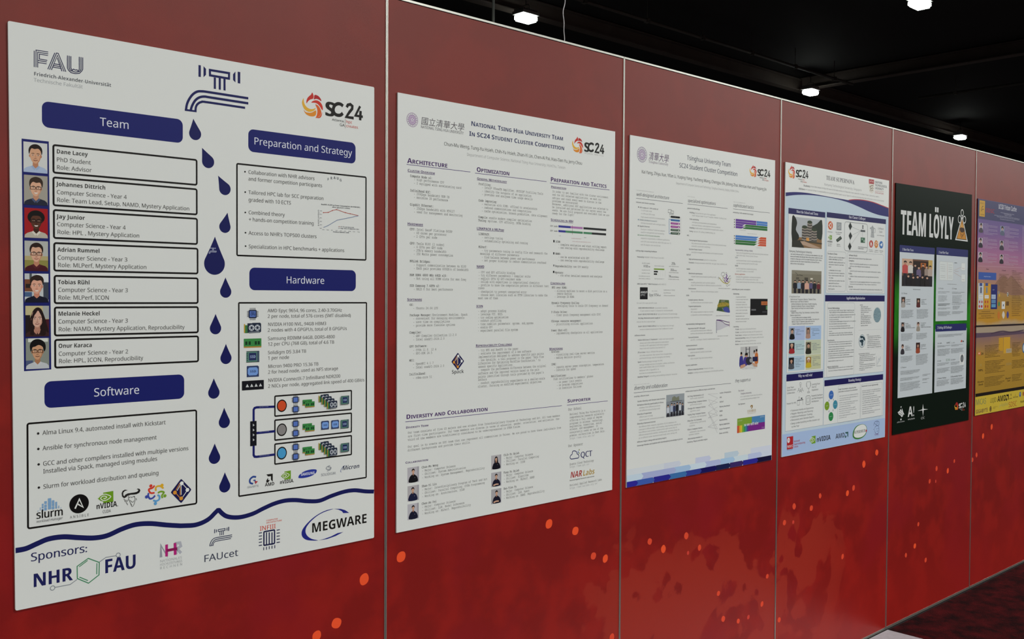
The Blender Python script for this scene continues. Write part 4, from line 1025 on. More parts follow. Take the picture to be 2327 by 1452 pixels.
block_(2, [(160, 177, '- adopt process binding', 545), (160, 222, '- leverage UCC, NCCL', 495), (160, 267, '- try coding optimization', 576), (158, 311, '- conduct profiling', 478), (158, 357, '- tune namelist parameters: nproma, sub_nproma', 918), (158, 402, '- enable GPU', 357), (158, 447, '- experiment parallel file system', 707)], C_)
head_(2, 127, 655, 'Reproducibility Challenge', 625, 34)
block_(2, [(163, 718, '- try NFS and BeeGFS in the paper', 712), (163, 763, '- evaluate the improvement of a new software', 888), (163, 808, 'implementation designed to address specific pain points', 1060), (162, 853, '- use DataLife, a tool proposed in the paper "Data Flow', 1062), (160, 898, 'Lifecycles for Optimizing Workflow Coordination," to', 1015), (162, 943, 'assess specific applications.', 640),
           (162, 988, '- compare the performance difference between the original', 1092), (161, 1036, 'software and the improved version based on the pain', 998), (160, 1082, "points identified through tools provided by the paper's", 1060), (160, 1123, 'authors', 277), (160, 1170, '- conduct reproducibility experiments on a smaller-scale', 1077), (158, 1215, 'cluster, focusing on modified experimental objectives', 1028)], C_)

frame(*P2d); title_(2, 95, 145, 'Preparation and Tactics', 672, 44, (90, 162), (703, 232)); head_(2, 100, 210, 'Preparation', 256, 20); C_ = 20
block_(2, [(115, 258, 'In order to get familiar with the cluster environment', 690), (114, 291, 'and the SCC selected applications, we meet our', 618), (114, 325, 'advisor and coach every week to discuss in the', 618), (113, 356, 'problems we encountered.', 382), (113, 388, 'Moreover, additional HPC applications are selected to', 690), (113, 420, 'be installed and optimized for our server every few', 668), (113, 452, 'weeks. We are fully prepared and confident that we are', 700), (112, 484, 'ready for the fight!', 335)], C_)
head_(2, 98, 552, 'Scheduling in 48H', 328, 24)
A = art(2, 'bar_chart', label='two coloured timeline bars'); A.text(92, 612, 'CPU node', 168, 15, 'mono', DG, res=1, off=.02); A.text(92, 661, 'GPU node', 168, 15, 'mono', DG, res=1, off=.02)
def seg(x0, y0, x1, h, c):
    p = A.P((177, y0)); q = A.P((177, y0 + h)); A.raw([(A.P((x0, y0))[0], q[1]), (A.P((x1, y0))[0], q[1]), (A.P((x1, y0))[0], p[1]), (A.P((x0, y0))[0], p[1])], c)
for x0, x1, c in ((177, 302, '#3b3d96'), (302, 428, '#b07ab4'), (435, 670, '#25282a')): seg(x0, 598, x1, 22, c)
for x0, x1, c in ((177, 250, '#3b3d96'), (250, 428, '#4d8a66'), (435, 522, '#4d8a66'), (522, 668, '#25282a')): seg(x0, 647, x1, 22, c)
A.k += 1; A.line([(320, 598), (320, 694)], 3, '#7a3038'); A.greek(183, 710, 198, 9, '#77777a'); A.greek(440, 728, 462, 9, '#77777a'); A.greek(312, 736, 412, 9, '#c49aa2'); A.greek(318, 767, 510, 8, '#d0a8ae'); A.done()
A = art(2, 'text_block')
for a, b, c in (((123, 750), (138, 775), '#3a3b3c'), ((122, 876), (136, 899), '#5a5b5c'), ((122, 1003), (136, 1022), '#8a8b8c'), ((120, 1068), (135, 1090), '#2a2b2c')): A.rect(a, b, c)
rows_(A, [(146, 776, '*ICON:', 200), (175, 806, '- complete evaluation and start writing report', 672), (175, 838, '- can overlap with reproducibility challenge', 650), (146, 901, '*NAMD:', 200), (175, 934, '- can be accelerated with GPU', 493), (175, 967, '- can overlap with reproducibility challenge', 648), (143, 1028, 'Reproducibility:| use CPU mostly', 485), (142, 1095, '*Mystery:', 231), (173, 1125, '- run after detailed research and analysis', 627)], 20); A.done()
frame(*P2g); head_(2, 112, 84, 'Controlling', 291, 25); C_ = 25
block_(2, [(128, 137, '*NFS over RDMA:', 315), (162, 178, '- allowing machines to mount a disk partition on a', 803), (190, 213, 'remote machine', 373), (162, 250, '- leverage IB RDMA', 402)], C_)
block_(2, [(125, 326, '*Dynamic Frequency Scaling:', 468), (160, 362, '- developing tools to scale CPU frequency on demand', 815)], C_)
block_(2, [(123, 438, '*P-State Driver:', 322), (158, 474, '- finer grain frequency management with CPPC', 725)], C_)
block_(2, [(122, 550, '*CGroups resource management:', 492), (157, 586, '- prioritizing critical applications', 627)], C_)
block_(2, [(121, 663, '*Power Shut-off:', 322), (157, 698, '- implementing checkpoints on all applications', 748)], C_)
head_(2, 98, 889, 'Monitoring', 262, 26)
block_(2, [(122, 924, '*Grafana:', 228), (156, 960, '- visualizing real-time server metrics', 652), (156, 998, '- making decision quickly', 487)], C_)
block_(2, [(122, 1078, '*IPMI:', 186), (156, 1113, '- reports server power consumption, temperature', 763), (156, 1149, '- Controls fan speed', 422)], C_)
block_(2, [(120, 1223, '*Notifications:', 307), (148, 1258, "Push notifications to members' phones", 632), (188, 1296, '- on power limit events', 492), (188, 1333, '- on program completions', 503), (188, 1371, '- on execution failures', 490)], C_)

frame(*P2h); title_(2, 190, 363, 'Diversity and Collaboration', 1266, 58, (182, 400), (2250, 183)); head_(2, 187, 490, 'Diversity Team', 483, 28, False); C_ = 27
block_(2, [(213, 558, 'Our team consists of five CS majors and one student from Interdisciplinary Program of Technology and Art. All team members', 2222), (214, 605, 'are first-time participants. Our team members are diverse in terms of education, gender, orientation, and motivation. One-', 2222), (213, 651, 'third of the members are traditionally considered to be underrepresented in STEM fields.', 1705)], C_)
block_(2, [(213, 743, 'Our goal is to create an SCC team that can represent all communities in Taiwan. We are proud to have these individuals from', 2237), (211, 790, 'different backgrounds and provide their skills.', 1043)], C_)
frame(*P2i); head_(2, 182, 198, 'Collaboration', 480, 28, False)
def team(n, x, rows, cap=27): block_(n, [(x + (0 if i == 0 else 3), y, ('*' if i == 0 else '') + t, x1) for i, (y, t, x1) in enumerate(rows)], cap)
team(2, 397, [(258, 'Chun-Mu Weng', 613), (304, '- Major: Computer Science', 843), (349, '- Skillset: System Administration', 980), (394, '- Working on: System Management, Reproducibility', 1228)])
team(2, 397, [(508, 'Zhan-Yi Lin', 593), (554, '- Major: Interdisciplinary Program of Tech and Art', 1262), (600, '- Skillset: Parallel Computing, CUDA Programming', 1228), (645, '- Working on: Architecture, ICON', 963)])
team(2, 397, [(740, 'Chen-An Pai', 592), (784, '- Major: Computer Science', 842), (829, '- Skillset: LLM, Model Inference', 960), (873, '- Working on: MLPerf, Reproducibility', 1045)])
team(2, 1479, [(97, 'Chih-Yu Hsieh', 1685), (139, '- Major: Computer Science', 1868), (181, '- Skillset: Parallel Computing', 1945), (223, '- Working on: ICON', 1762)])
team(2, 1479, [(329, 'Tung-Yu Hsieh', 1685), (369, '- Major: Computer Science', 1868), (412, '- Skillset: Algorithm', 1808), (454, '- Working on: MLPerf, NAMD', 1887)])
team(2, 1479, [(541, 'Hao-Tien Yu', 1650), (583, '- Major: Computer Science', 1868), (626, '- Skillset: LLM, Agent', 1822), (668, '- Working on: NAMD, Reproducibility', 2020)])
def bust(n, a, b, bg, hair, long_=False, arms=False, parent=None, shirt='#1a1a2e', skin='#cfa58c', dx=0.0, label=None, skin2='#a87c66'):
    """small half-length photograph"""
    A = art(n, 'portrait_photo', 0.12, parent, label); A.into(a, b); A.rect((0, 0), (1, 1), bg)
    A.rect((0.86, 0), (1, 1), '#a3a2aa' if bg > '#90' else '#50505a')
    c = 0.5 + dx
    if long_: A.poly([(c - .16, .6), (c - .14, .2), (c, .1), (c + .14, .2), (c + .18, .62)], hair, True, 3)
    A.poly([(c - .36, .97), (c - .32, .66), (c - .2, .54), (c - .07, .47), (c + .07, .47), (c + .2, .54), (c + .34, .66), (c + .38, .97)], shirt, True, 3)
    A.poly([(c - .06, .36), (c + .06, .36), (c + .07, .5), (c, .55), (c - .07, .5)], skin2)
    A.ell((c - .11, .15), (c + .11, .43), skin, 16)
    A.poly([(c - .125, .3), (c - .12, .17), (c, .1), (c + .12, .17), (c + .125, .3), (c + .08, .22), (c, .2), (c - .08, .23)], hair, True, 3)
    if long_: A.poly([(c + .08, .2), (c + .15, .3), (c + .17, .64), (c + .08, .64), (c + .09, .36)], hair)
    A.line([(c - .06, .28), (c - .02, .28)], .012, '#3a2820'); A.line([(c + .02, .28), (c + .06, .28)], .012, '#3a2820'); A.line([(c - .03, .375), (c + .03, .375)], .012, '#9a6456')
    if arms: A.poly([(c - .3, .86), (c, .8), (c + .24, .84), (c + .2, .91), (c - .02, .9), (c - .24, .95)], skin, True, 3)
    else: A.rect((c + .12, .68), (c + .16, .7), '#d9d8dc')
    A.out(); return A.done()
frame(*P2i)
bust(2, (208, 251), (360, 432), '#b9b6bd', '#2a211d', label='portrait photo, black shirt, top of the left row', shirt='#15151b'); bust(2, (210, 496), (360, 673), '#b4b0b4', '#17131a', dx=-.04, label='portrait photo, navy shirt, middle of the left row', shirt='#1d2040'); bust(2, (210, 736), (357, 915), '#bcbac2', '#1c1a20', label='portrait photo, navy shirt, foot of the left row', shirt='#191b30')
bust(2, (1316, 91), (1447, 258), '#b7b4b8', '#16121a', True, label='portrait photo with long black hair', shirt='#131420'); bust(2, (1316, 319), (1448, 484), '#b3b1b7', '#201a1c', arms=True, label='portrait photo with folded arms, middle of the right row', shirt='#191a2e'); bust(2, (1316, 540), (1448, 708), '#acabb0', '#191518', arms=True, dx=.03, label='portrait photo with folded arms, foot of the right row', shirt='#17182a')
frame(*P2j); title_(2, 170, 203, 'Supporter', 476, 44, (165, 236), (703, 183))
A = art(2, 'section_heading'); A.text(180, 309, 'Our School', 355, 31, 'mono', '#4a4648'); A.text(180, 790, 'Our Sponsor', 373, 31, 'mono', '#4a4648'); A.done()
block_(2, [(200, 370, 'National Tsing Hua University is a', 667), (200, 411, 'comprehensive research university', 653), (200, 452, 'offering a full range of degree', 627), (200, 493, 'programs in science, technology,', 640), (200, 532, 'engineering, humanities, social', 625), (200, 569, 'science, and management. It', 573), (200, 610, 'consistently ranks as one of the', 640), (200, 651, 'premier universities in East Asia.', 665)], 25)
block_(2, [(200, 690, 'https://www.nthu.edu.tw/', 530)], 24, c='#a2a4a6')
A = art(2, 'sponsor_logo', label='navy cloud outline beside navy capitals', col='#2c2f62'); A.line([(222, 948), (206, 930), (214, 900), (232, 884), (238, 850), (262, 838), (290, 852), (298, 878), (314, 886), (322, 908), (314, 932), (280, 938), (222, 948)], 11, '#2c2f62', sm=True)
for a, b, c in (((306, 852), (318, 868), '#5f78b8'), ((320, 862), (332, 876), '#7a8a4a'), ((320, 818), (332, 834), '#9a9a6a'), ((310, 838), (320, 848), '#8fa0c8')): A.rect(a, b, c)
A.text(342, 930, 'QCT', 496, 74, 'sans', '#2c2f62', off=0.02, res=3); A.done()
block_(2, [(200, 1030, 'Quanta Cloud Technology', 518)], 26); block_(2, [(200, 1066, 'https://www.qct.io/', 458)], 24, c='#a2a4a6')
A = art(2, 'sponsor_logo', label='red and gold slanted wordmark'); A.text(204, 1200, 'NAR', 360, 80, 'bital', '#a83a36', off=0.004, res=3); A.text(370, 1170, 'Labs', 523, 72, 'bital', '#b3964a', off=0.0, res=3); A.text(198, 1240, 'National Applied Research Laboratories', 523, 17, 'bital', '#3e3c3a', res=1); A.done()
block_(2, [(200, 1308, 'National Applied Research Labs', 622)], 26); block_(2, [(200, 1346, 'https://www.narlabs.org.tw/', 565)], 24, c='#a2a4a6')

# ------------------------------------------------------------------ poster 3: stepped blue foot
P3a, P3b, P3c, P3d, P3e, P3f = (1420, 300, 6.464), (1430, 420, 5.188), (1540, 430, 5.378), (1420, 640, 5.583), (1540, 640, 5.583), (1410, 850, 5.378)
INK3, GRY, LG3 = '#3b3d49', '#8f9192', '#b4b6b7'
def mix_(n, fr, rows, h, name='text_block', c=INK3):
    """rows = (x, y, text or None, x1[, 'b' or 'g']): legible words set as lettering, the rest as unreadable print"""
    frame(*fr); A = art(n, name)
    for r in rows:
        x, y, t, x1 = r[:4]; k = r[4] if len(r) > 4 else 'b'
        if t is None: A.greek(x, y, x1, h * .82, GRY)
        elif '|' in t:
            a, b = t.split('|'); q = len(a) / (len(a) + len(b)); xm = x + (x1 - x) * q
            A.text(x, y, a, xm, h, 'bold', c, off=-0.006, res=1)
            p = A.P((x, y)); A.text_at((A.P((xm + 5, y))[0], p[1]), b.strip(), A.P((x1, y))[0], abs(A.P((x, y - h))[1] - p[1]), 'sans', GRY)
        else: A.text(x, y, t, x1, h, 'bold' if k == 'b' else 'sans', c if k == 'b' else GRY, off=-0.006 if k == 'b' else 0, res=1)
    return A.done()
def title3(fr, x, y, t, x1, cap, r0=None, r1=None, sub=None):
    frame(*fr); A = art(3, 'section_title', label='dark section title over a thin rule')
    if sub: A.greek(*sub, LG3)
    A.text(x, y, t, x1, cap, 'ital', INK3, off=0.006)
    if r0: p, q = A.P(r0), A.P(r1); A.wstroke([p, (q[0], p[1])], 0.0014, '#5a5c66')
    A.done()
frame(*P3a); seal(3, (252, 332), 116, '#8f7fa0', '#b3a4bd')
A = art(3, 'university_name'); A.text(347, 398, '清華大學', 640, 92, 'cjk', '#5d4668', slant=0.16); A.text(347, 450, 'Tsinghua University', 638, 38, 'serif', '#9a94a0', off=0); A.done()
A = art(3, 'poster_title', label='dark slate title in two lines'); A.text(912, 408, 'Tsinghua University Team', 1554, 66, 'sans', '#45485c', off=0.012, res=3); A.text(797, 518, 'SC24 Student Cluster Competition', 1651, 66, 'sans', '#45485c', off=0.012, res=3); A.done()
A = art(3, 'author_line'); A.text(245, 604, 'Kai Yang, Zhiyu Xue, Yifan Li, Yuqing Yang, Yucheng Wang, Chengyu Shi, Jidong Zhai, Wentao Han and Yuyang Jin', 2081, 48, 'sans', '#494a4c', off=0.012)
A.text(752, 766, 'Department of Computer Science and Technology, Tsinghua University, Beijing 100084, China', 1672, 32, 'sans', '#a6a8a9', res=1); A.done()
swirl_at(3, 1703.6, (1711.6, 375.3), 1750.3, (1748, 402.9))

title3(P3b, 82, 128, 'well-designed architecture', 467, 38, (80, 158), (630, 217), (83, 66, 285, 10))
mix_(3, P3b, [(80, 211, 'network and cluster overview', 300)], 17, 'section_heading')
mix_(3, P3b, [(121, 273, 'GPU nodes x2 + CPU nodes x2:', 343), (140, 308, '2 x CPU per node', 265, 'g'), (138, 346, '4 x GPU per GPU node', 300, 'g'), (136, 385, 'High-speed multi-GPU communication', 418, 'g')], 16)
mix_(3, P3b, [(119, 420, 'NVIDIA InfiniBand ConnectX-6', 328), (135, 457, '200 Gbps bandwidth with multi-gpu latency', 427, 'g')], 16, c='#5f7280')
mix_(3, P3b, [(118, 493, 'Gigabit Ethernet:', 243), (135, 530, 'Dual-port 10GBase-T ethernet adapter', 420, 'g'), (135, 565, 'used for management and monitoring', 410, 'g')], 16)
mix_(3, P3b, [(115, 599, 'Exclusive PCI-E channel allocation', 360), (135, 636, 'adapted to requirements of different applications', 476, 'g'), (134, 674, 'each GPU uses one full slot, while SSD uses one 1/2', 492, 'g'), (134, 712, 'each IB adapter uses one full slot', 367, 'g')], 16, c='#5d8a66')
frame(*P3b); A = art(3, 'bullet_marks')
for p, c in (((108, 262), '#55525c'), ((106, 410), '#4a7a9a'), ((105, 484), '#3c3e46'), ((104, 591), '#4a8a56')): A.rect((p[0] - 4, p[1] - 8), (p[0] + 4, p[1] + 8), c)
A.done()
A = art(3, 'network_diagram', label='stack of coloured rack units under a computer outline')
A.frame_box((458, 290), (497, 332), 4, 0, '#4a4d55'); A.rect((489, 306), (523, 336), '#dfe1dd'); A.frame_box((489, 306), (523, 336), 4, 0, '#4a4d55'); A.text(472, 349, 'Access', 522, 12, 'bold', '#4a4d55', res=1)
A.line([(475, 345), (475, 378), (490, 380)], 3, '#8a8c90'); A.line([(490, 408), (470, 405), (470, 575), (490, 577)], 7, '#6a8fc0'); A.line([(598, 382), (606, 384), (606, 572), (598, 572)], 3, '#9a9ca0')
for y, c, solid in ((364, '#222326', 1), (402, '#4a7ab4', 1), (440, '#a03a9a', 0), (479, '#a03a9a', 0), (517, '#2c4f3a', 0), (556, '#2c4f3a', 0)):
    A.rect((487, y), (597, y + 34), c, 0.004)
    if not solid:
        A.rect((497, y + 11), (562, y + 19), '#e2e3df'); A.dot((577, y + 22), 8, '#e2e3df', 10); A.dot((587, y + 23), 5, '#e2e3df', 8)
    else: A.dot((541, y + 18), 3, '#9aa6b4', 6)
A.done()
mix_(3, P3b, [(75, 783, 'cutting-edge computing hardware', 325)], 17, 'section_heading')
mix_(3, P3b, [(92, 857, 'Powered by| NVIDIA® H100 Tensor Core GPU', 408)], 17)
frame(*P3b); A = art(3, 'spec_chart', label='green and black bars with figures around them')
A.text(150, 930, '2x GPU nodes', 243, 15, 'sans', '#6a6c72', res=1); A.text(168, 972, 'H100', 220, 28, 'sans', '#3f4148', off=.015); A.text(226, 972, 'x8', 245, 14, 'bold', '#3f4148', res=1)
A.greeks([(147, 1008, 243), (147, 1045, 243), (112, 1080, 243), (112, 1110, 243), (297, 960, 413), (297, 1112, 413), (468, 966, 580), (468, 1038, 580), (460, 1117, 583)], 12, GRY)
for x1, y, c in ((413, 985, '#7a9e30'), (336, 1013, '#1e2022'), (327, 1042, '#1e2022')): A.rect((290, y), (x1, y + 20), c)
for x in range(300, 420, 28): A.line([(x + 10, 1010), (x + 10, 1085)], 1.5, '#c2c4c2')
A.text(497, 942, '2TB', 535, 28, 'sans', '#4a4c54', off=.01); A.text(537, 942, '/s', 548, 14, 'sans', '#4a4c54', res=1); A.text(484, 1016, '350', 522, 28, 'sans', '#4a4c54', off=.01); A.text(525, 1017, 'Watts', 560, 14, 'sans', '#4a4c54', res=1)
A.text(463, 1091, '74', 490, 28, 'sans', '#4a4c54', off=.01); A.text(493, 1093, 'GFLOPS/Watts', 583, 14, 'sans', '#4a4c54', res=1); A.done()
mix_(3, P3b, [(92, 1176, 'AMD Zen4 EPYC™ 9004 Processors| with AVX512', 434)], 17)
frame(*P3b); A = art(3, 'processor_logo', label='black square with white lettering'); A.rect((126, 1207), (216, 1350), '#15161a'); A.text(133, 1278, 'AMD', 192, 25, 'bold', '#d9dbdc', res=1); amd_mark(A, 194, 1254, 211, 1278, '#d9dbdc'); A.text(133, 1310, 'EPYC', 188, 22, 'ital', '#c5c7c9', res=1); A.done()
A = art(3, 'text_block'); A.text(233, 1312, 'Epyc 9754', 345, 30, 'sans', '#44464e', off=.012); A.text(349, 1312, 'x2', 369, 15, 'bold', '#44464e', res=1); A.text(265, 1257, '4x nodes', 330, 13, 'sans', GRY, res=1); A.greeks([(405, 1246, 533), (405, 1279, 490), (405, 1311, 540)], 14, GRY); A.done()
mix_(3, P3d, [(150, 280, 'For each CPU node and GPU node', 405, 'g')], 16)
mix_(3, P3d, [(170, 343, 'DDR5 4800 MHz 64 GB x24:| reasonable capacity', 540), (192, 379, '12 per socket to reach 12 channel for full bandwidth', 607, 'g'), (168, 424, 'Intel® SSD DC P4510 960 GB x2:| high performance OS and storage', 664), (168, 472, 'Hot plug, Redundant power supply x2:| load balance & high efficiency', 692)], 18)
mix_(3, P3d, [(150, 520, 'And on the first node we have', 383, 'g'), (168, 577, 'Intel® SSD DC P4800 6.4TB x2:| fast log temporary storage', 620), (190, 613, None, 610)], 18)
mix_(3, P3d, [(123, 692, 'software choices', 257)], 18, 'section_heading')
mix_(3, P3d, [(165, 750, 'Debian GNU/Linux 12 "bookworm":| stable and reproducible', 620), (188, 788, 'always up-to-date while experience subscription', 555, 'g'), (188, 822, 'friendly to HPC applications with many supports', 552, 'g'), (188, 858, 'keep track with mainline Linux kernel 6.12', 510, 'g')], 18)
mix_(3, P3d, [(163, 908, 'ZFS on Linux:| robust, efficient file system', 480), (186, 946, 'zero-data expansion, fast recover from misoperation', 592, 'g'), (186, 982, 'pool-based storage, easy for managing and sharing', 570, 'g')], 18)
mix_(3, P3d, [(163, 1030, 'Spack:| flexible package manager for HPC', 477), (184, 1066, 'manage multiple versions of compilers, utilities and libraries', 630, 'g'), (184, 1100, 'Intel® oneAPI, NVIDIA CUDA, GCC/TCC/TAU/2024', 503, 'g'), (184, 1138, 'Mellanox® HPC-X, OpenMPI 4.1.4', 430, 'g'), (184, 1172, None, 453)], 18)
mix_(3, P3d, [(162, 1220, 'Modified Telegraf:| controlling and exhibiting computer resources', 663)], 18)

title3(P3c, 122, 155, 'specialized optimizations', 463, 38, (120, 180), (610, 235), (122, 92, 215, 10))
mix_(3, P3c, [(118, 238, 'general methodology', 270)], 17, 'section_heading')
mix_(3, P3c, [(145, 292, 'Profiling:| find out the hot spots of an application', 463), (175, 328, 'Intel® Advisor, Intel® VTune™ Amplifier, NVIDIA® Profiling Tools', 595, 'g')], 17)
mix_(3, P3c, [(144, 372, 'Code optimizing:', 260), (173, 410, 'overlapping communications and computations', 475, 'g'), (172, 445, 'vectorized refactors, cache alignment, branch prediction', 522, 'g')], 17)
mix_(3, P3c, [(142, 477, 'Compiling:| enable modern compiler/link-time/optimization options', 557), (141, 520, 'Tuning:| mpitune, CPU affinity, NUMA binding, etc.', 460)], 17)
mix_(3, P3c, [(112, 572, 'HPL', 140)], 17, 'section_heading')
mix_(3, P3c, [(140, 630, 'Tune program input parameters:', 367), (168, 668, 'fully understand and combine problems to find a better parameter setup', 592, 'g'), (168, 702, 'scientific automatic switching', 395, 'g'), (138, 740, 'Runtime Power Control:', 300), (167, 777, 'use scripts to manage node temperature and fan speed at execution', 553, 'g')], 17)
mix_(3, P3c, [(108, 808, 'MLPerf', 160)], 17, 'section_heading')
mix_(3, P3c, [(136, 862, 'High performance backend:| pytorch or tensorflow', 473), (135, 904, 'Parameters:| change parameters (batch/iter, use_gpu, input_size/iters), etc.', 605)], 17)
mix_(3, P3c, [(108, 983, 'NAMD', 150)], 17, 'section_heading')
mix_(3, P3c, [(134, 1036, 'Benchmark optimization:', 305), (165, 1074, 'targeted optimizations based on profiling results', 473, 'g'), (133, 1112, 'Options:', 190), (162, 1148, 'modify potentials and runtime options', 457, 'g'), (162, 1180, 'adjust the thermal data for different functions on the GPU', 533, 'g'), (132, 1222, 'Environment:', 225), (162, 1258, 'find out different instances in the timings system', 492, 'g')], 17)
frame(*P3c); A = art(3, 'molecule_drawing', label='purple and yellow ribbon drawing of a molecule')
rnd = random.Random(3)
for c, w_, pts in (('#6a2f8a', 12, [(590, 1040), (604, 1060), (588, 1080), (610, 1096), (592, 1116), (612, 1130)]), ('#6a2f8a', 10, [(560, 1078), (580, 1095), (572, 1120), (590, 1140)]), ('#b3a83a', 10, [(512, 1080), (530, 1110), (560, 1140), (600, 1150)]), ('#b3a83a', 9, [(640, 1110), (625, 1140), (600, 1152)]), ('#b3a83a', 8, [(556, 1060), (552, 1090), (566, 1124)]),
                   ('#2a2228', 4, [(530, 1050), (540, 1020), (565, 1018), (575, 1040), (556, 1062), (536, 1056)]), ('#2a2228', 4, [(490, 1085), (500, 1075), (508, 1090), (494, 1098)]), ('#2a2228', 4, [(586, 1030), (592, 1018), (600, 1030), (596, 1048)]), ('#2a2228', 4, [(648, 1060), (630, 1064), (622, 1090), (640, 1098), (650, 1080)]), ('#2a2228', 3, [(590, 1150), (596, 1180), (612, 1186)]), ('#2a2228', 3, [(600, 1150), (622, 1176), (640, 1160)]), ('#4a3050', 6, [(620, 1080), (612, 1110), (622, 1136)])): A.line(pts, w_, c, sm=True)
A.greek(497, 1216, 642, 11, LG3); A.done()
mix_(3, P3c, [(104, 1306, 'ICON', 138)], 17, 'section_heading')
mix_(3, P3e, [(135, 240, 'Compile options, libraries:', 328), (165, 275, 'try different libraries and compiler options', 445, 'g'), (135, 321, 'Targeted optimization:', 298), (165, 358, 'OpenACC', 248, 'g'), (165, 394, 'MPI_change exception to make run smoother', 455, 'g'), (165, 432, 'try OpenACC on entire rewriting program', 438, 'g')], 18)
frame(*P3e); A = art(3, 'terrain_picture', label='small green and blue terrain map')
A.poly([(530, 228), (650, 234), (660, 395), (492, 368)], '#55683a'); A.poly([(516, 280), (580, 262), (640, 272), (654, 300), (600, 312), (540, 320), (505, 318)], '#a5933c', True, 3); A.poly([(575, 345), (610, 320), (640, 330), (656, 352), (659, 392), (600, 382)], '#47509c', True, 3); A.poly([(496, 352), (540, 330), (572, 350), (560, 374), (494, 364)], '#37543e'); A.poly([(545, 238), (600, 234), (600, 256), (550, 262)], '#7c8268'); A.line([(570, 330), (576, 360)], 5, '#a9b4b8')
for x, y in ((530, 290), (556, 284), (600, 280), (620, 300), (585, 270)): A.dot((x, y), 6, '#4a4c30', 7)
A.greek(483, 436, 664, 11, LG3); A.done()
mix_(3, P3e, [(105, 549, 'reproducibility challenge(special)', 350)], 19, 'section_heading')
mix_(3, P3e, [(132, 604, 'Reproduce the DFT, SNS graph:', 350), (162, 634, 'understand the compute pattern difference', 432, 'g'), (162, 668, 'optimize data structures and rebuild graph', 443, 'g'), (133, 717, 'Tune performance:', 267), (162, 748, 'use OPL / o configure, identify implementation issues', 530, 'g')], 18)
frame(*P3e); A = art(3, 'curve_chart', label='small chart with two purple curves', col='#4a3a6a')
A.line([(492, 486), (540, 488), (590, 500), (626, 512), (658, 514)], 9, '#5b3a70', sm=True); A.line([(492, 490), (530, 494), (566, 508), (600, 536), (640, 548), (658, 550)], 9, '#5b3a70', sm=True)
A.poly([(492, 498), (540, 500), (570, 514), (600, 540), (658, 560), (600, 580), (540, 610), (492, 620)], '#c9c8d0'); A.line([(492, 482), (494, 655)], 3, '#8a88a0')
for k in range(9): A.line([(486, 500 + k * 18), (496, 500 + k * 18)], 6, '#4c4a74')
A.line([(655, 508), (655, 574)], 5, '#a0506a'); A.greek(505, 694, 638, 11, LG3); A.done()
mix_(3, P3e, [(105, 822, 'mystery benchmark', 247)], 18, 'section_heading')
mix_(3, P3e, [(130, 868, 'Control power consumption:', 330), (160, 908, 'optimizing code with scalability to control power', 430, 'g'), (128, 950, 'Tune options:', 222), (160, 986, 'adjust compiler flags and runtime settings', 440, 'g')], 18)
mix_(3, P3e, [(102, 1071, 'mystery application', 245)], 18, 'section_heading')
mix_(3, P3e, [(128, 1128, 'Different computing methods:| Predict all cases', 452), (128, 1170, 'Analysis:| is mostly a common bottleneck in CPU/GPU/MPI workflows', 580)], 18)

title3(P3c, 678, 212, 'sophisticated tactics', 927, 38, (678, 240), (1125, 292), (680, 158, 825, 10))
mix_(3, P3c, [(675, 289, 'scheduling in 48h internet hours budget', 925)], 16, 'section_heading')
def gantt(a, b, polys, lab):
    frame(*P3c); A = art(3, 'bar_chart', label=lab)
    for k in range(4): A.rect((688, a[1] + 2 + k * 30), (697, a[1] + 18 + k * 30), '#4c4e54')
    A.into(a, b)
    for c, pts in polys: A.poly(pts, c)
    for z in (.25, .5, .75): A.line([(0, z), (1, z)], .025, '#e2e3df')
    A.out(); A.done()
PU3, BL3, GN3, OR3 = '#66389a', '#4a80c8', '#2c7038', '#cf5636'
gantt((709, 362), (1095, 510), [(PU3, [(0, 0), (.64, 0), (.64, .5), (.28, .5), (.2, .72), (.28, .76), (.18, 1), (0, 1)]), (BL3, [(.65, 0), (1, 0), (1, .48), (.65, .48)]), (GN3, [(.32, .52), (1, .5), (1, 1), (.2, 1), (.32, .76), (.25, .74)])], 'purple, blue and green timeline bars')
gantt((706, 560), (1080, 700), [(BL3, [(0, 0), (.75, 0), (.66, .24), (.72, .26), (.64, .5), (0, .5)]), (GN3, [(0, .52), (.71, .52), (.62, .74), (.7, .76), (.6, 1), (0, 1)]), (OR3, [(.82, 0), (1, 0), (1, 1), (.7, 1), (.8, .76), (.7, .74), (.8, .52), (.72, .48), (.8, .26), (.74, .22)])], 'blue, green and orange timeline bars')
frame(*P3c); A = art(3, 'chart_caption', col=LG3); A.greeks([(757, 502, 832), (852, 545, 967), (958, 718, 1030)], 10, LG3); A.done()
mix_(3, P3c, [(704, 750, 'Reproducibility Challenge (NAMD)', 918), (716, 784, 'high core bringing/sharing parallel data during hours and next', 1107, 'g'), (716, 816, 'need 2 CPU nodes, 4 hours at most 24 hours', 978, 'g')], 17, c='#6f6a80')
mix_(3, P3c, [(702, 842, 'ICON', 733), (716, 878, 'use the optimal fewer cores for reproducibility reports', 1022, 'g'), (716, 912, 'use the remaining half for the GPU node', 975, 'g')], 17, c='#74808c')
mix_(3, P3c, [(700, 942, 'NAMD', 738), (714, 977, 'the GPU nodes have a targeted data priority', 965, 'g'), (714, 1008, 'some CPU nodes to run small', 925, 'g')], 17)
mix_(3, P3c, [(700, 1044, 'Mystery application', 823), (712, 1078, 'simulate the application runtime/consumption', 1012, 'g'), (712, 1108, 'try best for a CPU or mix at most of the nodes', 985, 'g'), (712, 1141, 'if we need to boost the schedule at the key day', 1045, 'g')], 17, c='#b5604c')
mix_(3, P3c, [(662, 1231, 'controlling over power consumption', 885)], 17, 'section_heading')
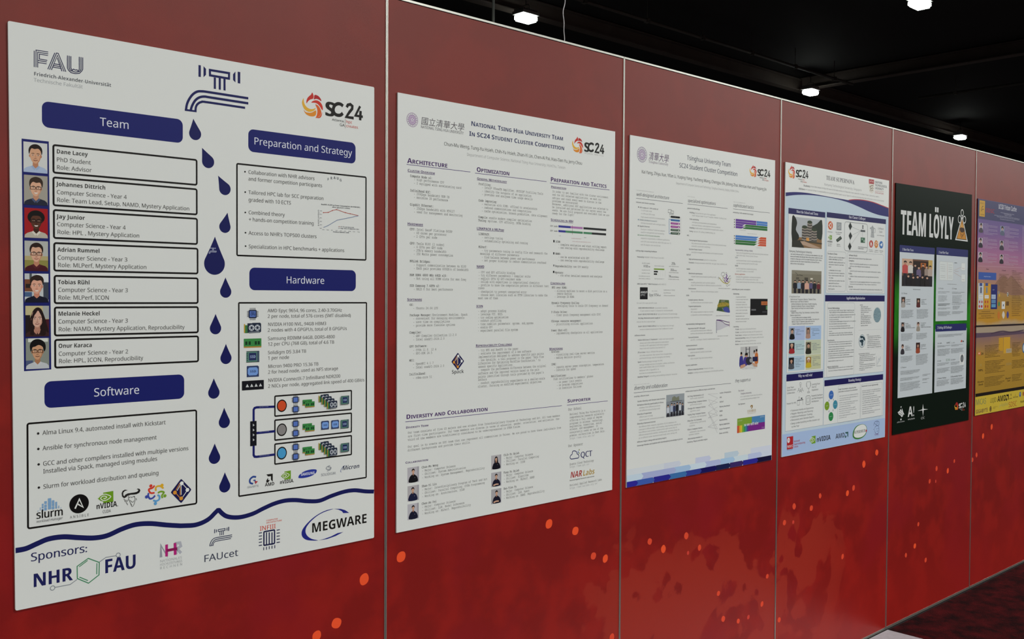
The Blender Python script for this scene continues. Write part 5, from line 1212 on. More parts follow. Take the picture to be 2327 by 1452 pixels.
mix_(3, P3e, [(706, 163, 'Monitoring:', 782)] + [(737, y, None, x1) for y, x1 in ((200, 873), (232, 897), (266, 865), (298, 880), (332, 915), (368, 883), (408, 890), (445, 842), (480, 907), (514, 873))], 18)
frame(*P3e); A = art(3, 'terminal_picture', label='black photograph of a server with an orange patch'); A.rect((922, 217), (1138, 424), '#15171a'); A.rect((1060, 250), (1138, 297), '#b5683a'); A.rect((1120, 305), (1138, 355), '#5a8a5c'); A.rect((932, 345), (992, 368), '#4a4c50'); A.rect((1072, 375), (1130, 392), '#3c3e42'); A.greek(934, 364, 990, 14, '#a8aaac'); A.greek(1075, 260 + 18, 1132, 12, '#7a3c20'); A.done()
mix_(3, P3e, [(705, 580, 'Cascading:', 775), (732, 613, 'P-state:| adjust core clock and performance', 992), (732, 652, 'C-state:| controlled by core sleep, set CPU operation to C', 1075), (730, 690, 'Tools (base):| intelligent and coherence power saving', 1073), (730, 727, 'Universal SpeedStep:| reduce CPU frequency within bounds', 1090), (730, 767, 'GPU Power:| balance energy performance', 992), (730, 804, 'Domain:| disable unnecessary devices when overload', 1055)], 17)
frame(*P3e); A = art(3, 'workshop_photo', label='small photograph of people working at a machine'); A.into((797, 828), (1012, 1084)); A.rect((0, 0), (1, 1), '#c3c4c4')
A.rect((.3, .02), (.34, .5), '#3a3c44'); A.rect((.5, .02), (.54, .5), '#3a3c44'); A.line([(.32, .12), (.52, .12)], .02, '#3a3c44'); A.line([(.32, .3), (.52, .3)], .02, '#3a3c44')
for x, y, s, c in ((.05, .4, .1, '#3c3a8a'), (.34, .46, .17, '#4a3c90'), (.8, .34, .08, '#cfd0d2'), (.93, .3, .1, '#c8743c')):
    A.poly([(x - s, y + .5), (x - s * .9, y + .1), (x, y), (x + s * .9, y + .1), (x + s, y + .5)], c, True, 3); A.ell((x - s * .5, y - .14), (x + s * .5, y + .04), '#c09478', 12); A.poly([(x - s * .55, y - .05), (x - s * .4, y - .16), (x + s * .4, y - .16), (x + s * .55, y - .05)], '#1a1614')
A.rect((.7, .5), (1, .72), '#23254a'); A.poly([(.3, .6), (.5, .48), (.7, .6), (.66, .82), (.4, .84)], '#30323c', True, 3); A.ell((.52, .56), (.72, .76), '#9a9ca0'); A.poly([(0, .86), (.26, .8), (.3, .9), (.1, 1), (0, 1)], '#c99c80'); A.poly([(.64, .76), (.98, .86), (.98, .98), (.8, .95)], '#c99c80'); A.poly([(.12, 1), (.4, .86), (.66, .9), (.8, 1)], '#d6d7d6'); A.out(); A.done()
frame(*P3e); A = art(3, 'chart_caption'); A.greek(822, 1116, 998, 11, LG3); A.done()
title3(P3e, 727, 1278, 'they support us', 922, 38)

title3(P3f, 165, 194, 'diversity and collaboration', 570, 44, (163, 230), (1350, 117), (166, 136, 358, 11))
mix_(3, P3f, [(165, 284, 'creating a diverse team', 347)], 17, 'section_heading')
mix_(3, P3f, [(207, 344, 'Gender diversity (with female team member)', 547), (205, 389, 'Birthplace diversity (particularly in China)', 525), (228, 423, 'members from different provinces', 487, 'g'), (228, 458, 'with different cultural backgrounds', 482, 'g')], 18)
mix_(3, P3f, [(205, 502, 'Diversity of experience', 380), (230, 535, 'different years of study', 393, 'g'), (228, 573, 'experienced HPC contestants and newbies', 537, 'g')], 18)
mix_(3, P3f, [(205, 618, 'Diversity of personal interest', 427), (225, 655, 'like different fields: networks, algorithms, OS, AI, databases, etc.', 685, 'g'), (223, 690, 'interested in different fields: math modeling, deep learning, networks, etc.', 737, 'g'), (223, 723, 'have different social activities: student unions, open source club, etc.', 692, 'g'), (223, 757, 'different extracurricular activities: working bands, swimming, Bang!, etc.', 722, 'g'), (223, 792, 'go on different career: business/model study, work, startup, etc.', 692, 'g')], 18)
mix_(3, P3f, [(203, 841, 'Different majors (along with secondary majors)', 562), (203, 886, 'Encourage females and students with interdisciplinary knowledge to join us', 757)], 18)
def group_photo(n, a, b, bg, people, parent=None, label=None, extra=None, name='group_photo', lift=0.12):
    """small group photograph; people = (x, head y, size, shirt[, skin])"""
    A = art(n, name, lift, parent, label); A.into(a, b); A.rect((0, 0), (1, 1), bg)
    if extra: extra(A)
    for q in people:
        x, y, s, c = q[:4]; sk = q[4] if len(q) > 4 else '#c8a08a'
        A.rect((x - s * .62, min(.98, y + s * 2.9)), (x + s * .62, .99), '#23222a')
        A.poly([(x - s, min(.98, y + s * 4.6)), (x - s * 1.05, y + s * 1.5), (x - s * .4, y + s * .85), (x + s * .4, y + s * .85), (x + s * 1.05, y + s * 1.5), (x + s, min(.98, y + s * 4.6))], c)
        A.ell((x - s * .48, y - s * .55), (x + s * .48, y + s * .85), sk, 12)
        A.poly([(x - s * .56, y + s * .1), (x - s * .5, y - s * .6), (x, y - s * .85), (x + s * .5, y - s * .6), (x + s * .56, y + s * .1), (x, y - s * .25)], '#1c1715')
    A.out(); return A.done()
def bg_hall(A):
    A.rect((0, 0), (1, .3), '#9aa2a8'); A.poly([(.3, .3), (.32, .14), (.45, .08), (.55, .16), (.7, .1), (.72, .3)], '#7d8270'); A.rect((.22, .3), (.86, .34), '#5a6068'); A.rect((0, .88), (1, 1), '#5b5f66')
frame(*P3f); group_photo(3, (560, 257), (778, 500), '#878e96', [(.1, .5, .07, '#c6cbd6'), (.3, .44, .075, '#aab4c8'), (.44, .46, .07, '#39405c'), (.6, .42, .075, '#23262e'), (.76, .44, .07, '#c2c8d0'), (.9, .48, .07, '#4a4f5a')], label='grey group photograph of six standing people', extra=bg_hall)
A = art(3, 'chart_caption'); A.greek(590, 532, 735, 10, LG3); A.done()
mix_(3, P3f, [(793, 222, 'collaboration based on different majors and skill sets', 1154)], 17, 'section_heading')
mix_(3, P3f, [(820, 283, 'Kai Yang: Mathematics & CS', 1015), (850, 310, 'math models, bandwidth', 1017, 'g'), (820, 358, 'Yucheng Wang: Computer Science', 1053), (850, 386, 'performance expert', 993, 'g'), (820, 433, 'Chengyu Shi: Computer Science', 1038), (850, 463, 'algorithms, poster', 972, 'g'), (820, 508, 'Yuqing Yang: Computer Science', 1037), (848, 538, 'architecture, web development', 1050, 'g'), (818, 583, 'Zhiyu Xue: CS & Economy', 992), (848, 609, 'problem solving, system security', 1043, 'g'), (840, 643, 'statistics', 910, 'g'), (817, 690, 'Yifan Li: Computer Science', 1000), (845, 720, 'mathematics, data structures', 1037, 'g'), (835, 752, 'teamwork, networks', 962, 'g'), (815, 803, '...More backup members in', 998), (812, 844, 'Chemistry, Physics and other majors', 1062)], 18)
mix_(3, P3f, [(1212, 240, 'Leader & Presentation', 1350), (1212, 295, 'HPL', 1238), (1212, 350, 'MLPerf', 1258), (1210, 408, 'Mystery Benchmark', 1337), (1210, 463, 'NAMD', 1247), (1210, 517, 'ICON', 1242), (1208, 573, 'Reproducibility', 1305), (1208, 628, 'Mystery Application', 1332), (1207, 682, 'Cluster Management', 1337), (1207, 735, 'Power and Utility', 1315)], 18)
frame(*P3f); A = art(3, 'link_diagram', label='thin grey lines linking names to tasks')
L1 = [(1070, 244), (1075, 312), (1075, 385), (1072, 470), (1070, 538), (1068, 648)]; L2 = [(1187, 240), (1187, 292), (1187, 345), (1186, 400), (1186, 455), (1186, 505), (1186, 556), (1186, 612), (1186, 668), (1184, 720)]
for a, b in ((0, 0), (0, 1), (1, 2), (1, 5), (2, 1), (2, 2), (2, 4), (3, 3), (3, 5), (3, 9), (4, 4), (4, 5), (5, 6), (5, 7), (5, 8), (3, 8)): A.line([L1[a], L2[b]], 2.2, '#9a9aa2')
A.done()
mix_(3, P3f, [(1440, 215, 'The School', 1508), (1468, 249, 'Tsinghua University', 1600), (1467, 284, None, 1730), (1467, 318, None, 1698)], 18, c='#5c4a66')
mix_(3, P3f, [(1440, 378, 'Our Sponsors', 1523)], 18, 'section_heading')
frame(*P3f); A = art(3, 'sponsor_logo', label='small gold curl mark'); A.poly([(1586, 400), (1592, 382), (1608, 376), (1617, 384), (1616, 404), (1604, 424), (1594, 420), (1606, 404), (1604, 392), (1596, 396), (1594, 412)], '#96743a'); A.text(1548, 470, '北京龙腾科技', 1654, 26, 'cjk', '#a8894e', res=1); A.greek(1552, 488, 1650, 8, '#b7a27a'); A.done()
A = art(3, 'sponsor_banner', label='many-coloured banner with white lettering'); A.into((1427, 546), (1764, 668)); A.rect((0, 0), (.52, .52), '#7fa33a'); A.rect((.52, 0), (1, .52), '#4d86b8'); A.rect((.38, .5), (1, 1), '#7a2a8a')
for k, c in enumerate(('#c84a34', '#d8923a', '#d8c23c', '#7fae3e', '#3f9a52', '#3f8a9a', '#4a4a9a')): A.rect((k * .056, .5), (k * .056 + .057, 1), c)
A.text(.24, .6, 'so we will win!', .76, .2, 'bold', '#e2e4e6', res=1); A.text(.82, .14, 'grandly', .97, .1, 'sans', '#c2d0dc', res=1); A.text(.03, .2, 'power', .18, .1, 'sans', '#c2d6a8', res=1); A.text(.88, .92, 'Enjoy', .98, .1, 'sans', '#c2a8d0', res=1); A.out(); A.done()
# stepped foot
frame(*P3f); A = art(3, 'stepped_foot', 0.1, label='rows of blue arrow-ended blocks across the foot')
zt, zb = uv(78, 1150)[1], uv(76, 1390)[1] + 0.0005; xa, xb = uv(75, 1300)[0] + .0008, uv(1845, 1050)[0] - .0006
frame(0, 0, 1); skew = uv(1753.5, 1045)[1] - uv(1423.5, 1108.5)[1]; frame(*P3f)
def step(px0, px1, f0, f1, c):
    x0, x1 = max(xa, uv(px0, 1150)[0]), min(xb, uv(px1, 1150)[0]); a, b = zt + (zb - zt) * f0, zt + (zb - zt) * f1; m = (a + b) / 2; d = 0.012
    e = d if x1 < xb - .002 else 0
    A.raw([(x, z + skew * (x - xa) / (xb - xa)) for x, z in ((x0, b), (x1 - e, b), (x1, m), (x1 - e, a), (x0, a))], c); A.k += 1
for px0, px1, c in ((70, 640, '#d8dfe6'), (1590, 1850, '#d5dcec'), (1270, 1447, '#c0d3e2'), (915, 1105, '#c8cfe8'), (530, 740, '#d0d7e6')): step(px0, px1, .08, .4, c)
A.k += 1
for px0, px1, c in ((1555, 1850, '#d2dbee'), (1555, 1727, '#bcc8ea'), (1390, 1562, '#cfe0ea'), (1220, 1397, '#a9cbea'), (1030, 1230, '#b2bde4'), (845, 1052, '#cfe0ee'), (660, 862, '#a6c5e6'), (255, 680, '#aab4de'), (70, 280, '#c9dcec')): step(px0, px1, .39, .72, c); A.k += 1
for px0, px1, c in ((1660, 1850, '#12103a'), (1495, 1680, '#2e2a96'), (1335, 1503, '#3a2a68'), (1165, 1345, '#17244e'), (970, 1180, '#15135c'), (795, 992, '#343f98'), (600, 812, '#3d72ae'), (405, 616, '#2c2a94'), (195, 418, '#4060b4'), (70, 215, '#302a9c')): step(px0, px1, .71, 1.0, c); A.k += 1
A.done()

# ------------------------------------------------------------------ poster 4: navy bars on pale blue
P4a, P4b, P4c, P4d = (1770, 350, 6.915), (1770, 540, 7.262), (1770, 720, 8.95), (1770, 840, 6.915)
NB, DK4, G4 = '#1c1b58', '#4a4b52', '#8d9296'
def px(fr, x, y): return (fr[0] + x / fr[2], fr[1] + y / fr[2])
frame(*P4a); A = art(4, 'wave_band', 0.1, label='navy wave with a red edge over a pale blue ground')
low = [(106, 662), (250, 645), (420, 642), (600, 655), (800, 686), (960, 722), (1120, 772), (1280, 840), (1420, 905), (1560, 955), (1722, 988)]
up = [(106, 603), (250, 597), (400, 606), (560, 630), (740, 663), (900, 692), (1020, 712), (1100, 724), (1200, 720), (1330, 730), (1480, 764), (1620, 816), (1722, 856)]
sl = smooth(low); W_ = [A.P(p) for p in sl]; frame(0, 0, 1); bl, br = uv(1776.8, 1038.2), uv(2010.4, 992.5)
A.raw(W_ + [(br[0], br[1]), (bl[0], bl[1])], '#c3d5e2'); A.k += 1
A.raw([uv(*px(P4d, 51, 1020)), uv(*px(P4d, 1668, 757)), (br[0], br[1]), (bl[0], bl[1])], '#a9c1e6'); A.k += 1
frame(*P4a); A.poly(smooth(up) + sl[::-1], '#24256c'); A.line([(1098, 724), (1200, 716), (1330, 725), (1480, 758), (1620, 810), (1722, 850)], 13, '#b02f3c', sm=True); A.done()
swirl_at(4, 1791.4, (1799.4, 376), 1836.8, (1834.4, 405.7))
frame(*P4a); A = art(4, 'poster_title', label='grey serif title'); A.text(743, 403, 'TEAM SUPERNOVA', 1186, 64, 'serif', '#54555c', res=3); A.done()
A = art(4, 'author_line'); A.text(712, 492, 'Nanyang Technological University, Singapore', 1299, 36, 'sans', '#9a9c9e', res=1); A.text(387, 508, 'Students', 490, 30, 'bold', '#56575a', res=1); A.greek(500, 518, 1586, 26, '#a0a3a5'); A.text(312, 556, 'Advisors', 410, 30, 'bold', '#56575a', res=1); A.greek(420, 566, 1646, 26, '#a0a3a5'); A.done()
A = art(4, 'university_crest', label='red and white shield with a gold lion'); A.poly([(1413, 392), (1496, 405), (1496, 560), (1486, 600), (1455, 622), (1424, 592), (1413, 550)], '#dcdad2'); A.poly([(1413, 392), (1496, 405), (1496, 474), (1413, 464)], '#a8343c')
A.line([(1424, 455), (1430, 415), (1444, 440), (1456, 414), (1466, 444), (1482, 424), (1486, 462)], 8, '#d9b8b4'); A.line([(1430, 580), (1444, 540), (1430, 512), (1456, 500), (1484, 500)], 11, '#6a5a34', sm=True); A.line([(1444, 545), (1470, 530), (1484, 545)], 10, '#6a5a34'); A.line([(1448, 585), (1466, 560), (1478, 580)], 9, '#6a5a34'); A.done()
A = art(4, 'university_name'); A.text(1510, 455, 'NANYANG', 1624, 36, 'bold', '#4c505a', res=1, off=-.006); A.text(1510, 503, 'TECHNOLOGICAL', 1699, 38, 'bold', '#4c505a', res=1, off=-.006); A.text(1508, 552, 'UNIVERSITY', 1646, 36, 'bold', '#4c505a', res=1, off=-.006); A.line([(1508, 580), (1646, 592)], 4, '#b04048'); A.text(1508, 617, 'SINGAPORE', 1646, 26, 'sans', '#b04048', res=1); A.done()

def panel4(a, b, bar_a=None, bar_b=None, t=None, tx=None, ty=None, tx1=None, cap=38, frt=None, lab=None):
    """white panel with a navy heading bar; corners as photo positions"""
    frame(0, 0, 1); A = art(4, 'panel', 0.25, label=lab); A.rect(a, b, '#dfe3e2'); p, q = A.P(a), A.P(b)
    A.wstroke([(p[0], p[1]), (q[0], p[1]), (q[0], q[1]), (p[0], q[1])], 0.0012, '#8f9aa8', True); o = A.done()
    A = art(4, 'heading_bar', 0.4, o, 'navy bar'); A.rect(bar_a, bar_b, NB); A.done()
    frame(*frt); A = art(4, 'lettering', 0.5, o); A.text(tx, ty, t, tx1, cap, 'serif', '#d5d8e4'); A.done()
    return o
PA = panel4(px(P4a, 150, 900), px(P4c, 898, 1076), px(P4a, 150, 845), px(P4a, 727, 1003), 'Meet the School and Team', 274, 922, 613, 42, P4a, 'white panel about the school and team')
PB = panel4(px(P4a, 753, 950), px(P4b, 1742, 928), px(P4a, 753, 912), px(P4a, 1680, 1102), 'Our Cluster: Coffeepot', 1098, 1008, 1358, 42, P4a, 'white panel about the cluster')
PC = panel4(px(P4b, 763, 1000), px(P4c, 2122, 1110), px(P4b, 763, 946), px(P4b, 1743, 1053), 'Application Optimization', 1112, 1017, 1419, 42, P4b, 'white panel about application optimization')
PD = panel4(px(P4d, 110, 120), px(P4d, 690, 872), px(P4d, 118, 78), px(P4d, 693, 127), 'Why we will win!', 302, 122, 523, 42, P4d, 'white panel saying why we will win')
PE = panel4(px(P4d, 706, 200), px(P4d, 1632, 716), px(P4d, 715, 168), px(P4d, 1636, 157), 'Running Strategy', 1090, 190, 1291, 40, P4d, 'white panel about the running strategy')

# panel A
frame(0, 0, 1); A = art(4, 'building_photo', 0.5, PA, 'photograph of stacked round towers among trees'); A.into((1800.2, 492), (1867, 565.8)); A.rect((0, 0), (1, 1), '#b3b9be'); A.rect((0, .66), (1, 1), '#8a6a48')
A.poly([(0, 0), (.1, .02), (.16, .2), (.12, .42), (.22, .6), (.2, .74), (0, .78)], '#1c221c', True, 3); A.poly([(1, .02), (.84, .14), (.72, .22), (.6, .3), (.62, .5), (.8, .62), (1, .66)], '#2a342a', True, 3)
for x0, x1, y0 in ((.32, .5, .3), (.5, .66, .12), (.64, .82, .36)):
    A.rect((x0, y0), (x1, .78), '#585450'); A.ell((x0, y0 - .05), (x1, y0 + .06), '#34402e')
    for k in range(8):
        y = y0 + .06 + k * .09
        if y < .74: A.line([(x0, y), ((x0 + x1) / 2, y + .02), (x1, y)], .03, '#a59c90'); A.line([(x0, y + .04), (x1, y + .04)], .012, '#2c2826')
A.rect((.46, .66), (.56, .78), '#d69a50'); A.poly([(.2, .74), (1, .8), (1, .84), (.3, .8)], '#4a4436'); A.poly([(.24, .8), (.4, .78), (.98, .98), (.7, 1), (.3, .9)], '#b59a84'); A.poly([(0, .78), (.24, .76), (.4, 1), (0, 1)], '#2c2e26'); A.out(); A.done()
frame(*P4b); A = art(4, 'text_block', 0.5, PA); A.text(170, 236, 'Nanyang Technological University', 545, 34, 'sans', '#5c5e64', res=1); A.greeks([(190, 280, 717), (190, 318, 717), (190, 357, 703), (190, 396, 660), (190, 437, 415)], 24, '#6c6f74'); A.done()
def bg_lab(A):
    A.rect((0, 0), (1, .16), '#8b8778'); A.line([(.12, .1), (.2, .2), (.14, .24), (.26, .2), (.36, .22)], .022, '#3a3630'); A.rect((.14, .3), (.24, .4), '#5c584e'); A.rect((.42, .3), (.54, .42), '#4c483f'); A.rect((.62, .32), (.7, .38), '#e2ddd0'); A.rect((.42, .48), (.56, .52), '#3a372f')
group_photo(4, (212, 534), (697, 926), '#7e7969', [(.11, .48, .065, '#1f2128'), (.25, .47, .07, '#8fa2b8'), (.37, .47, .07, '#26232a'), (.5, .47, .075, '#d3a694'), (.64, .48, .065, '#5a5478'), (.76, .49, .065, '#22242c'), (.9, .52, .06, '#6a2a34')], PA, 'group photograph of seven standing people', bg_lab, lift=0.5)
frame(*P4b); A = art(4, 'text_block', 0.5, PA, col='#62646a')
for x, y, t, x1 in ((168, 985, 'A Truly Diverse Team', 345), (190, 1030, 'Multinational: Singapore, Malaysia, Thailand, China', 607), (190, 1068, 'Diverse majors and fields of interests', 487), (205, 1108, 'Artificial Intelligence, Data Science, Parallel Computing,', 625), (203, 1144, 'Quantum Computing, Physics, Computer Network,', 588), (203, 1179, 'Cyber Security and many more areas of studies', 570), (185, 1222, 'Languages', 283), (203, 1253, 'English, Chinese, Malay, Thai, Indonesian, Cantonese, Hokkien', 656), (185, 1295, 'Diverse experiences', 357)): A.text(x, y, t, x1, 26, 'sans', '#62646a', res=1)
A.greeks([(213, 1331, 522), (212, 1366, 662), (212, 1400, 580), (212, 1436, 560)], 24, '#6f7278'); A.done()
for a, b, c, pa, pb, bgc, hair, sh, st, gr in (((200, 190), (528, 468), '#adbfe2', (222, 226), (313, 452), '#8a9098', '#15171a', '#17191d', 'short', [(330, 270, 422), (360, 300, 500), (350, 335, 390), (350, 365, 440)]),
        ((542, 185), (856, 455), '#a9c4e6', (550, 216), (635, 432), '#a08c80', '#201614', '#b08c7c', 'long', [(655, 255, 812), (680, 285, 820), (675, 320, 710), (675, 352, 818), (675, 385, 740)]),
        ((196, 490), (517, 762), '#b8d0d4', (207, 534), (312, 740), '#1d1c24', '#c8a890', '#a02a30', 'short', [(325, 578, 460), (345, 608, 518), (340, 640, 380), (345, 672, 498)]),
        ((546, 475), (851, 746), '#c3ccb4', (547, 514), (650, 745), '#77705c', '#1c1e18', '#2a2c24', 'short', [(665, 552, 760), (680, 582, 818), (680, 612, 765), (680, 642, 850), (680, 676, 768)]),
        ((191, 800), (520, 1076), '#b3ccde', (200, 832), (303, 1054), '#191a1e', '#0e0e10', '#4a5058', 'short', [(315, 858, 452), (330, 890, 430), (330, 920, 512), (330, 955, 410), (330, 985, 438), (330, 1022, 412)]),
        ((546, 775), (851, 1050), '#c6caa6', (550, 818), (652, 1024), '#9c7434', '#16120e', '#c8b030', 'cap', [(668, 830, 820), (685, 860, 842), (685, 895, 750), (685, 930, 722), (685, 962, 800), (685, 992, 845)])):
    frame(*P4c); A = art(4, 'profile_card', 0.5, PA, 'tinted card with a small portrait'); A.rect(a, b, c); A.greeks(gr, 22, '#4f5f78')
    A.into(pa, pb); A.rect((0, 0), (1, 1), bgc); A.poly([(.0, 1), (.05, .66), (.3, .52), (.5, .48), (.7, .52), (.95, .66), (1, 1)], sh, True, 3); A.rect((.4, .4), (.6, .54), '#a8846e'); A.ell((.28, .14), (.72, .48), '#c49a82', 14); A.poly([(.24, .3), (.26, .12), (.5, .06), (.74, .12), (.76, .3), (.6, .2), (.4, .2)], '#dcdcd8' if st == 'cap' else hair, True, 3)
    A.line([(.38, .3), (.45, .3)], .02, '#33241c'); A.line([(.55, .3), (.62, .3)], .02, '#33241c'); A.line([(.42, .41), (.58, .41)], .016, '#7a4a40')
    if st == 'long': A.rect((.22, .24), (.32, .62), hair); A.rect((.68, .24), (.78, .62), hair)
    A.out(); A.done()

# panel B
frame(*P4a)
A = art(4, 'software_icon', 0.5, PB, 'orange disc with a white ring'); A.ell((771, 1052), (845, 1193), '#cc5a2c'); p = A.P((808, 1122)); A.wstroke([(p[0] + .0085 * math.cos(k * math.pi / 10), p[1] + .0085 * math.sin(k * math.pi / 10)) for k in range(20)], .0045, '#e6dcd6', True)
for t in (math.pi, math.pi / 3, -math.pi / 3): A.raw([(p[0] + .0135 * math.cos(t) + .003 * math.cos(u * math.pi / 5), p[1] + .0135 * math.sin(t) + .003 * math.sin(u * math.pi / 5)) for u in range(10)], '#e6dcd6')
A.k += 1; A.greek(768, 1226, 838, 15, '#85888c'); A.done()
A = art(4, 'hardware_icon', 0.5, PB, 'grey processor package'); A.rect((907, 1070), (980, 1200), '#8c9396'); A.rect((916, 1088), (971, 1180), '#a7adaf'); A.line([(920, 1150), (965, 1110)], 5, '#7d8486'); A.greek(890, 1234, 992, 15, '#6f7276'); A.greek(906, 1262, 972, 15, '#6f7276'); A.done()
A = art(4, 'software_icon', 0.5, PB, 'green square with a white eye'); eye_mark(A, 769, 1272, 830, 1346); A.text(762, 1386, 'nVIDIA', 839, 28, 'bold', '#3a3d40', res=1); A.greek(766, 1418, 828, 16, '#7a7d82'); A.greek(768, 1446, 824, 16, '#7a7d82'); A.done()
A = art(4, 'hardware_icon', 0.5, PB, 'dark tilted graphics card'); A.poly([(897, 1345), (966, 1288), (988, 1322), (986, 1336), (920, 1386), (902, 1366)], '#34403a'); A.poly([(912, 1346), (964, 1304), (972, 1318), (922, 1362)], '#56645a'); A.greek(908, 1424, 964, 15, '#6f7276'); A.greek(908, 1450, 966, 15, '#6f7276'); A.done()
A = art(4, 'topology_diagram', 0.5, PB, 'outlined box of dark diamonds joined by lines')
frame(*P4a); p = A.P((1032, 1062)); frame(*P4b); q = A.P((1458, 242)); A.wstroke(rrect(p[0], q[1], q[0], p[1], .016), .0018, '#5f666c', True)
frame(*P4a)
D_ = [A.P((1120, 1135)), A.P((1122, 1287))]; frame(*P4b); D_.append(A.P((1168, 145))); frame(*P4a); S_ = A.P((1284, 1206)); B_ = A.P((1316, 1330))
for d in D_: A.wstroke([d, S_], .0009, '#7c8288'); 
A.wstroke([D_[0], D_[1], D_[2]], .0007, '#a0a5aa'); A.wstroke([(S_[0] + .012, S_[1]), B_], .0009, '#7c8288')
for d in D_: A.raw([(d[0] - .0165, d[1]), (d[0], d[1] - .0185), (d[0] + .0165, d[1]), (d[0], d[1] + .0185)], '#28302f')
A.k += 1; A.rect((1285, 1190), (1353, 1228), '#4e5658'); A.rect((1292, 1204), (1346, 1214), '#8c9496'); A.line([(1318, 1118), (1318, 1172)], 8, '#3c4244'); A.poly([(1304, 1138), (1318, 1114), (1332, 1140)], '#3c4244'); A.poly([(1304, 1156), (1318, 1178), (1332, 1158)], '#3c4244'); A.rect((1284, 1310), (1350, 1398), '#47705a'); A.rect((1296, 1326), (1320, 1350), '#8fb09a'); A.rect((1326, 1352), (1344, 1384), '#9ab8a4'); A.rect((1298, 1364), (1316, 1390), '#2f4c3c')
frame(*P4b); A.greek(1303, 160, 1458, 18, '#5d6266'); A.greek(1303, 186, 1396, 18, '#5d6266'); A.done()
frame(*P4a); A = art(4, 'coffeepot_picture', 0.5, PB, 'grey drawing of a coffee pot'); A.poly([(1442, 1150), (1496, 1158), (1490, 1228), (1496, 1316), (1440, 1308), (1450, 1222)], '#a9aeb0'); A.poly([(1442, 1150), (1430, 1158), (1428, 1172), (1446, 1180)], '#9aa0a2'); A.poly([(1450, 1150), (1470, 1132), (1490, 1156)], '#8f9597'); A.dot((1470, 1128), 7, '#6a6f72', 8); A.line([(1494, 1168), (1513, 1178), (1512, 1222), (1500, 1240)], 7, '#7a8083', sm=True); A.line([(1452, 1226), (1490, 1230)], 6, '#7d8385'); A.line([(1462, 1170), (1460, 1300)], 5, '#c6cacb'); A.done()
A = art(4, 'text_block', 0.5, PB); A.text(1556, 1182, 'Coffeepot', 1643, 30, 'sans', '#8b8f92', res=1); A.text(1572, 1234, 'Cluster', 1626, 30, 'sans', '#8b8f92', res=1); A.greek(1540, 1282, 1658, 15, '#8b8f92'); A.done()
frame(*P4b)
A = art(4, 'software_icon', 0.5, PB, 'red disc with a white flame'); A.ell((1489, 40), (1553, 167), '#b8433a'); A.poly([(1504, 118), (1510, 88), (1520, 62), (1530, 90), (1540, 120)], '#e2dcd8'); A.rect((1506, 128), (1538, 140), '#e2dcd8'); A.greek(1484, 206, 1544, 14, '#85898c'); A.greek(1488, 232, 1552, 14, '#85898c'); A.done()
A = art(4, 'software_icon', 0.5, PB, 'orange spiral sun'); p = A.P((1605, 108)); A.raw([(p[0] + (.0165 if k % 2 else .0205) * math.cos(k * math.pi / 9), p[1] + (.0165 if k % 2 else .0205) * math.sin(k * math.pi / 9)) for k in range(18)], '#cf8236'); A.k += 1; A.wstroke([(p[0] + (.012 - k * .0005) * math.cos(k * .42), p[1] + (.012 - k * .0005) * math.sin(k * .42)) for k in range(18)], .003, '#e4ded6'); A.greek(1582, 214, 1636, 14, '#85898c'); A.greek(1576, 242, 1636, 14, '#85898c'); A.done()
A = art(4, 'software_icon', 0.5, PB, 'blue disc with a paper plane'); A.ell((1655, 54), (1719, 182), '#4a7ab8'); A.poly([(1664, 118), (1708, 84), (1700, 146), (1686, 132), (1680, 142), (1678, 126)], '#dfe5ea'); A.greek(1656, 222, 1716, 14, '#85898c'); A.greek(1668, 250, 1706, 14, '#85898c'); A.done()
def notes(par, fr, a, b, rows, h, r=.012, frb=None, heads=(), c='#888d92'):
    """rounded outline box filled with fine print"""
    frame(*fr); A = art(4, 'note_box', 0.5, par); p = A.P(a); frame(*(frb or fr)); q = A.P(b); A.wstroke(rrect(p[0], q[1], q[0], p[1], r), .001, '#9aa4ae', True); frame(*fr)
    for x, y, t, x1 in heads: A.text(x, y, t, x1, h * 1.25, 'sans', '#55585e', res=1, off=.01)
    A.greeks(rows, h, c); A.done()
notes(PB, P4b, (797, 220), (1097, 888), [(820, 328, 1088), (820, 365, 1048), (820, 412, 1090), (820, 452, 1070), (820, 492, 870), (820, 548, 1030), (820, 592, 1075), (820, 632, 1075), (820, 672, 890), (820, 718, 1082), (820, 762, 992), (816, 808, 1025), (816, 855, 915)], 22, heads=[(802, 275, 'Hardware Choice', 962)], c='#7d8287')
notes(PB, P4b, (1128, 240), (1718, 905), [(1152, 345, 1525), (1168, 440, 1635), (1168, 480, 1500), (1170, 560, 1682), (1170, 648, 1655), (1168, 738, 1678), (1168, 776, 1605), (1165, 862, 1700)], 22, heads=[(1152, 302, 'Software Details', 1292), (1150, 392, 'Compilers', 1240), (1148, 518, 'MPIs', 1190), (1147, 606, 'Profilers', 1206), (1146, 692, 'Tools', 1188), (1146, 822, 'Libraries', 1218)])
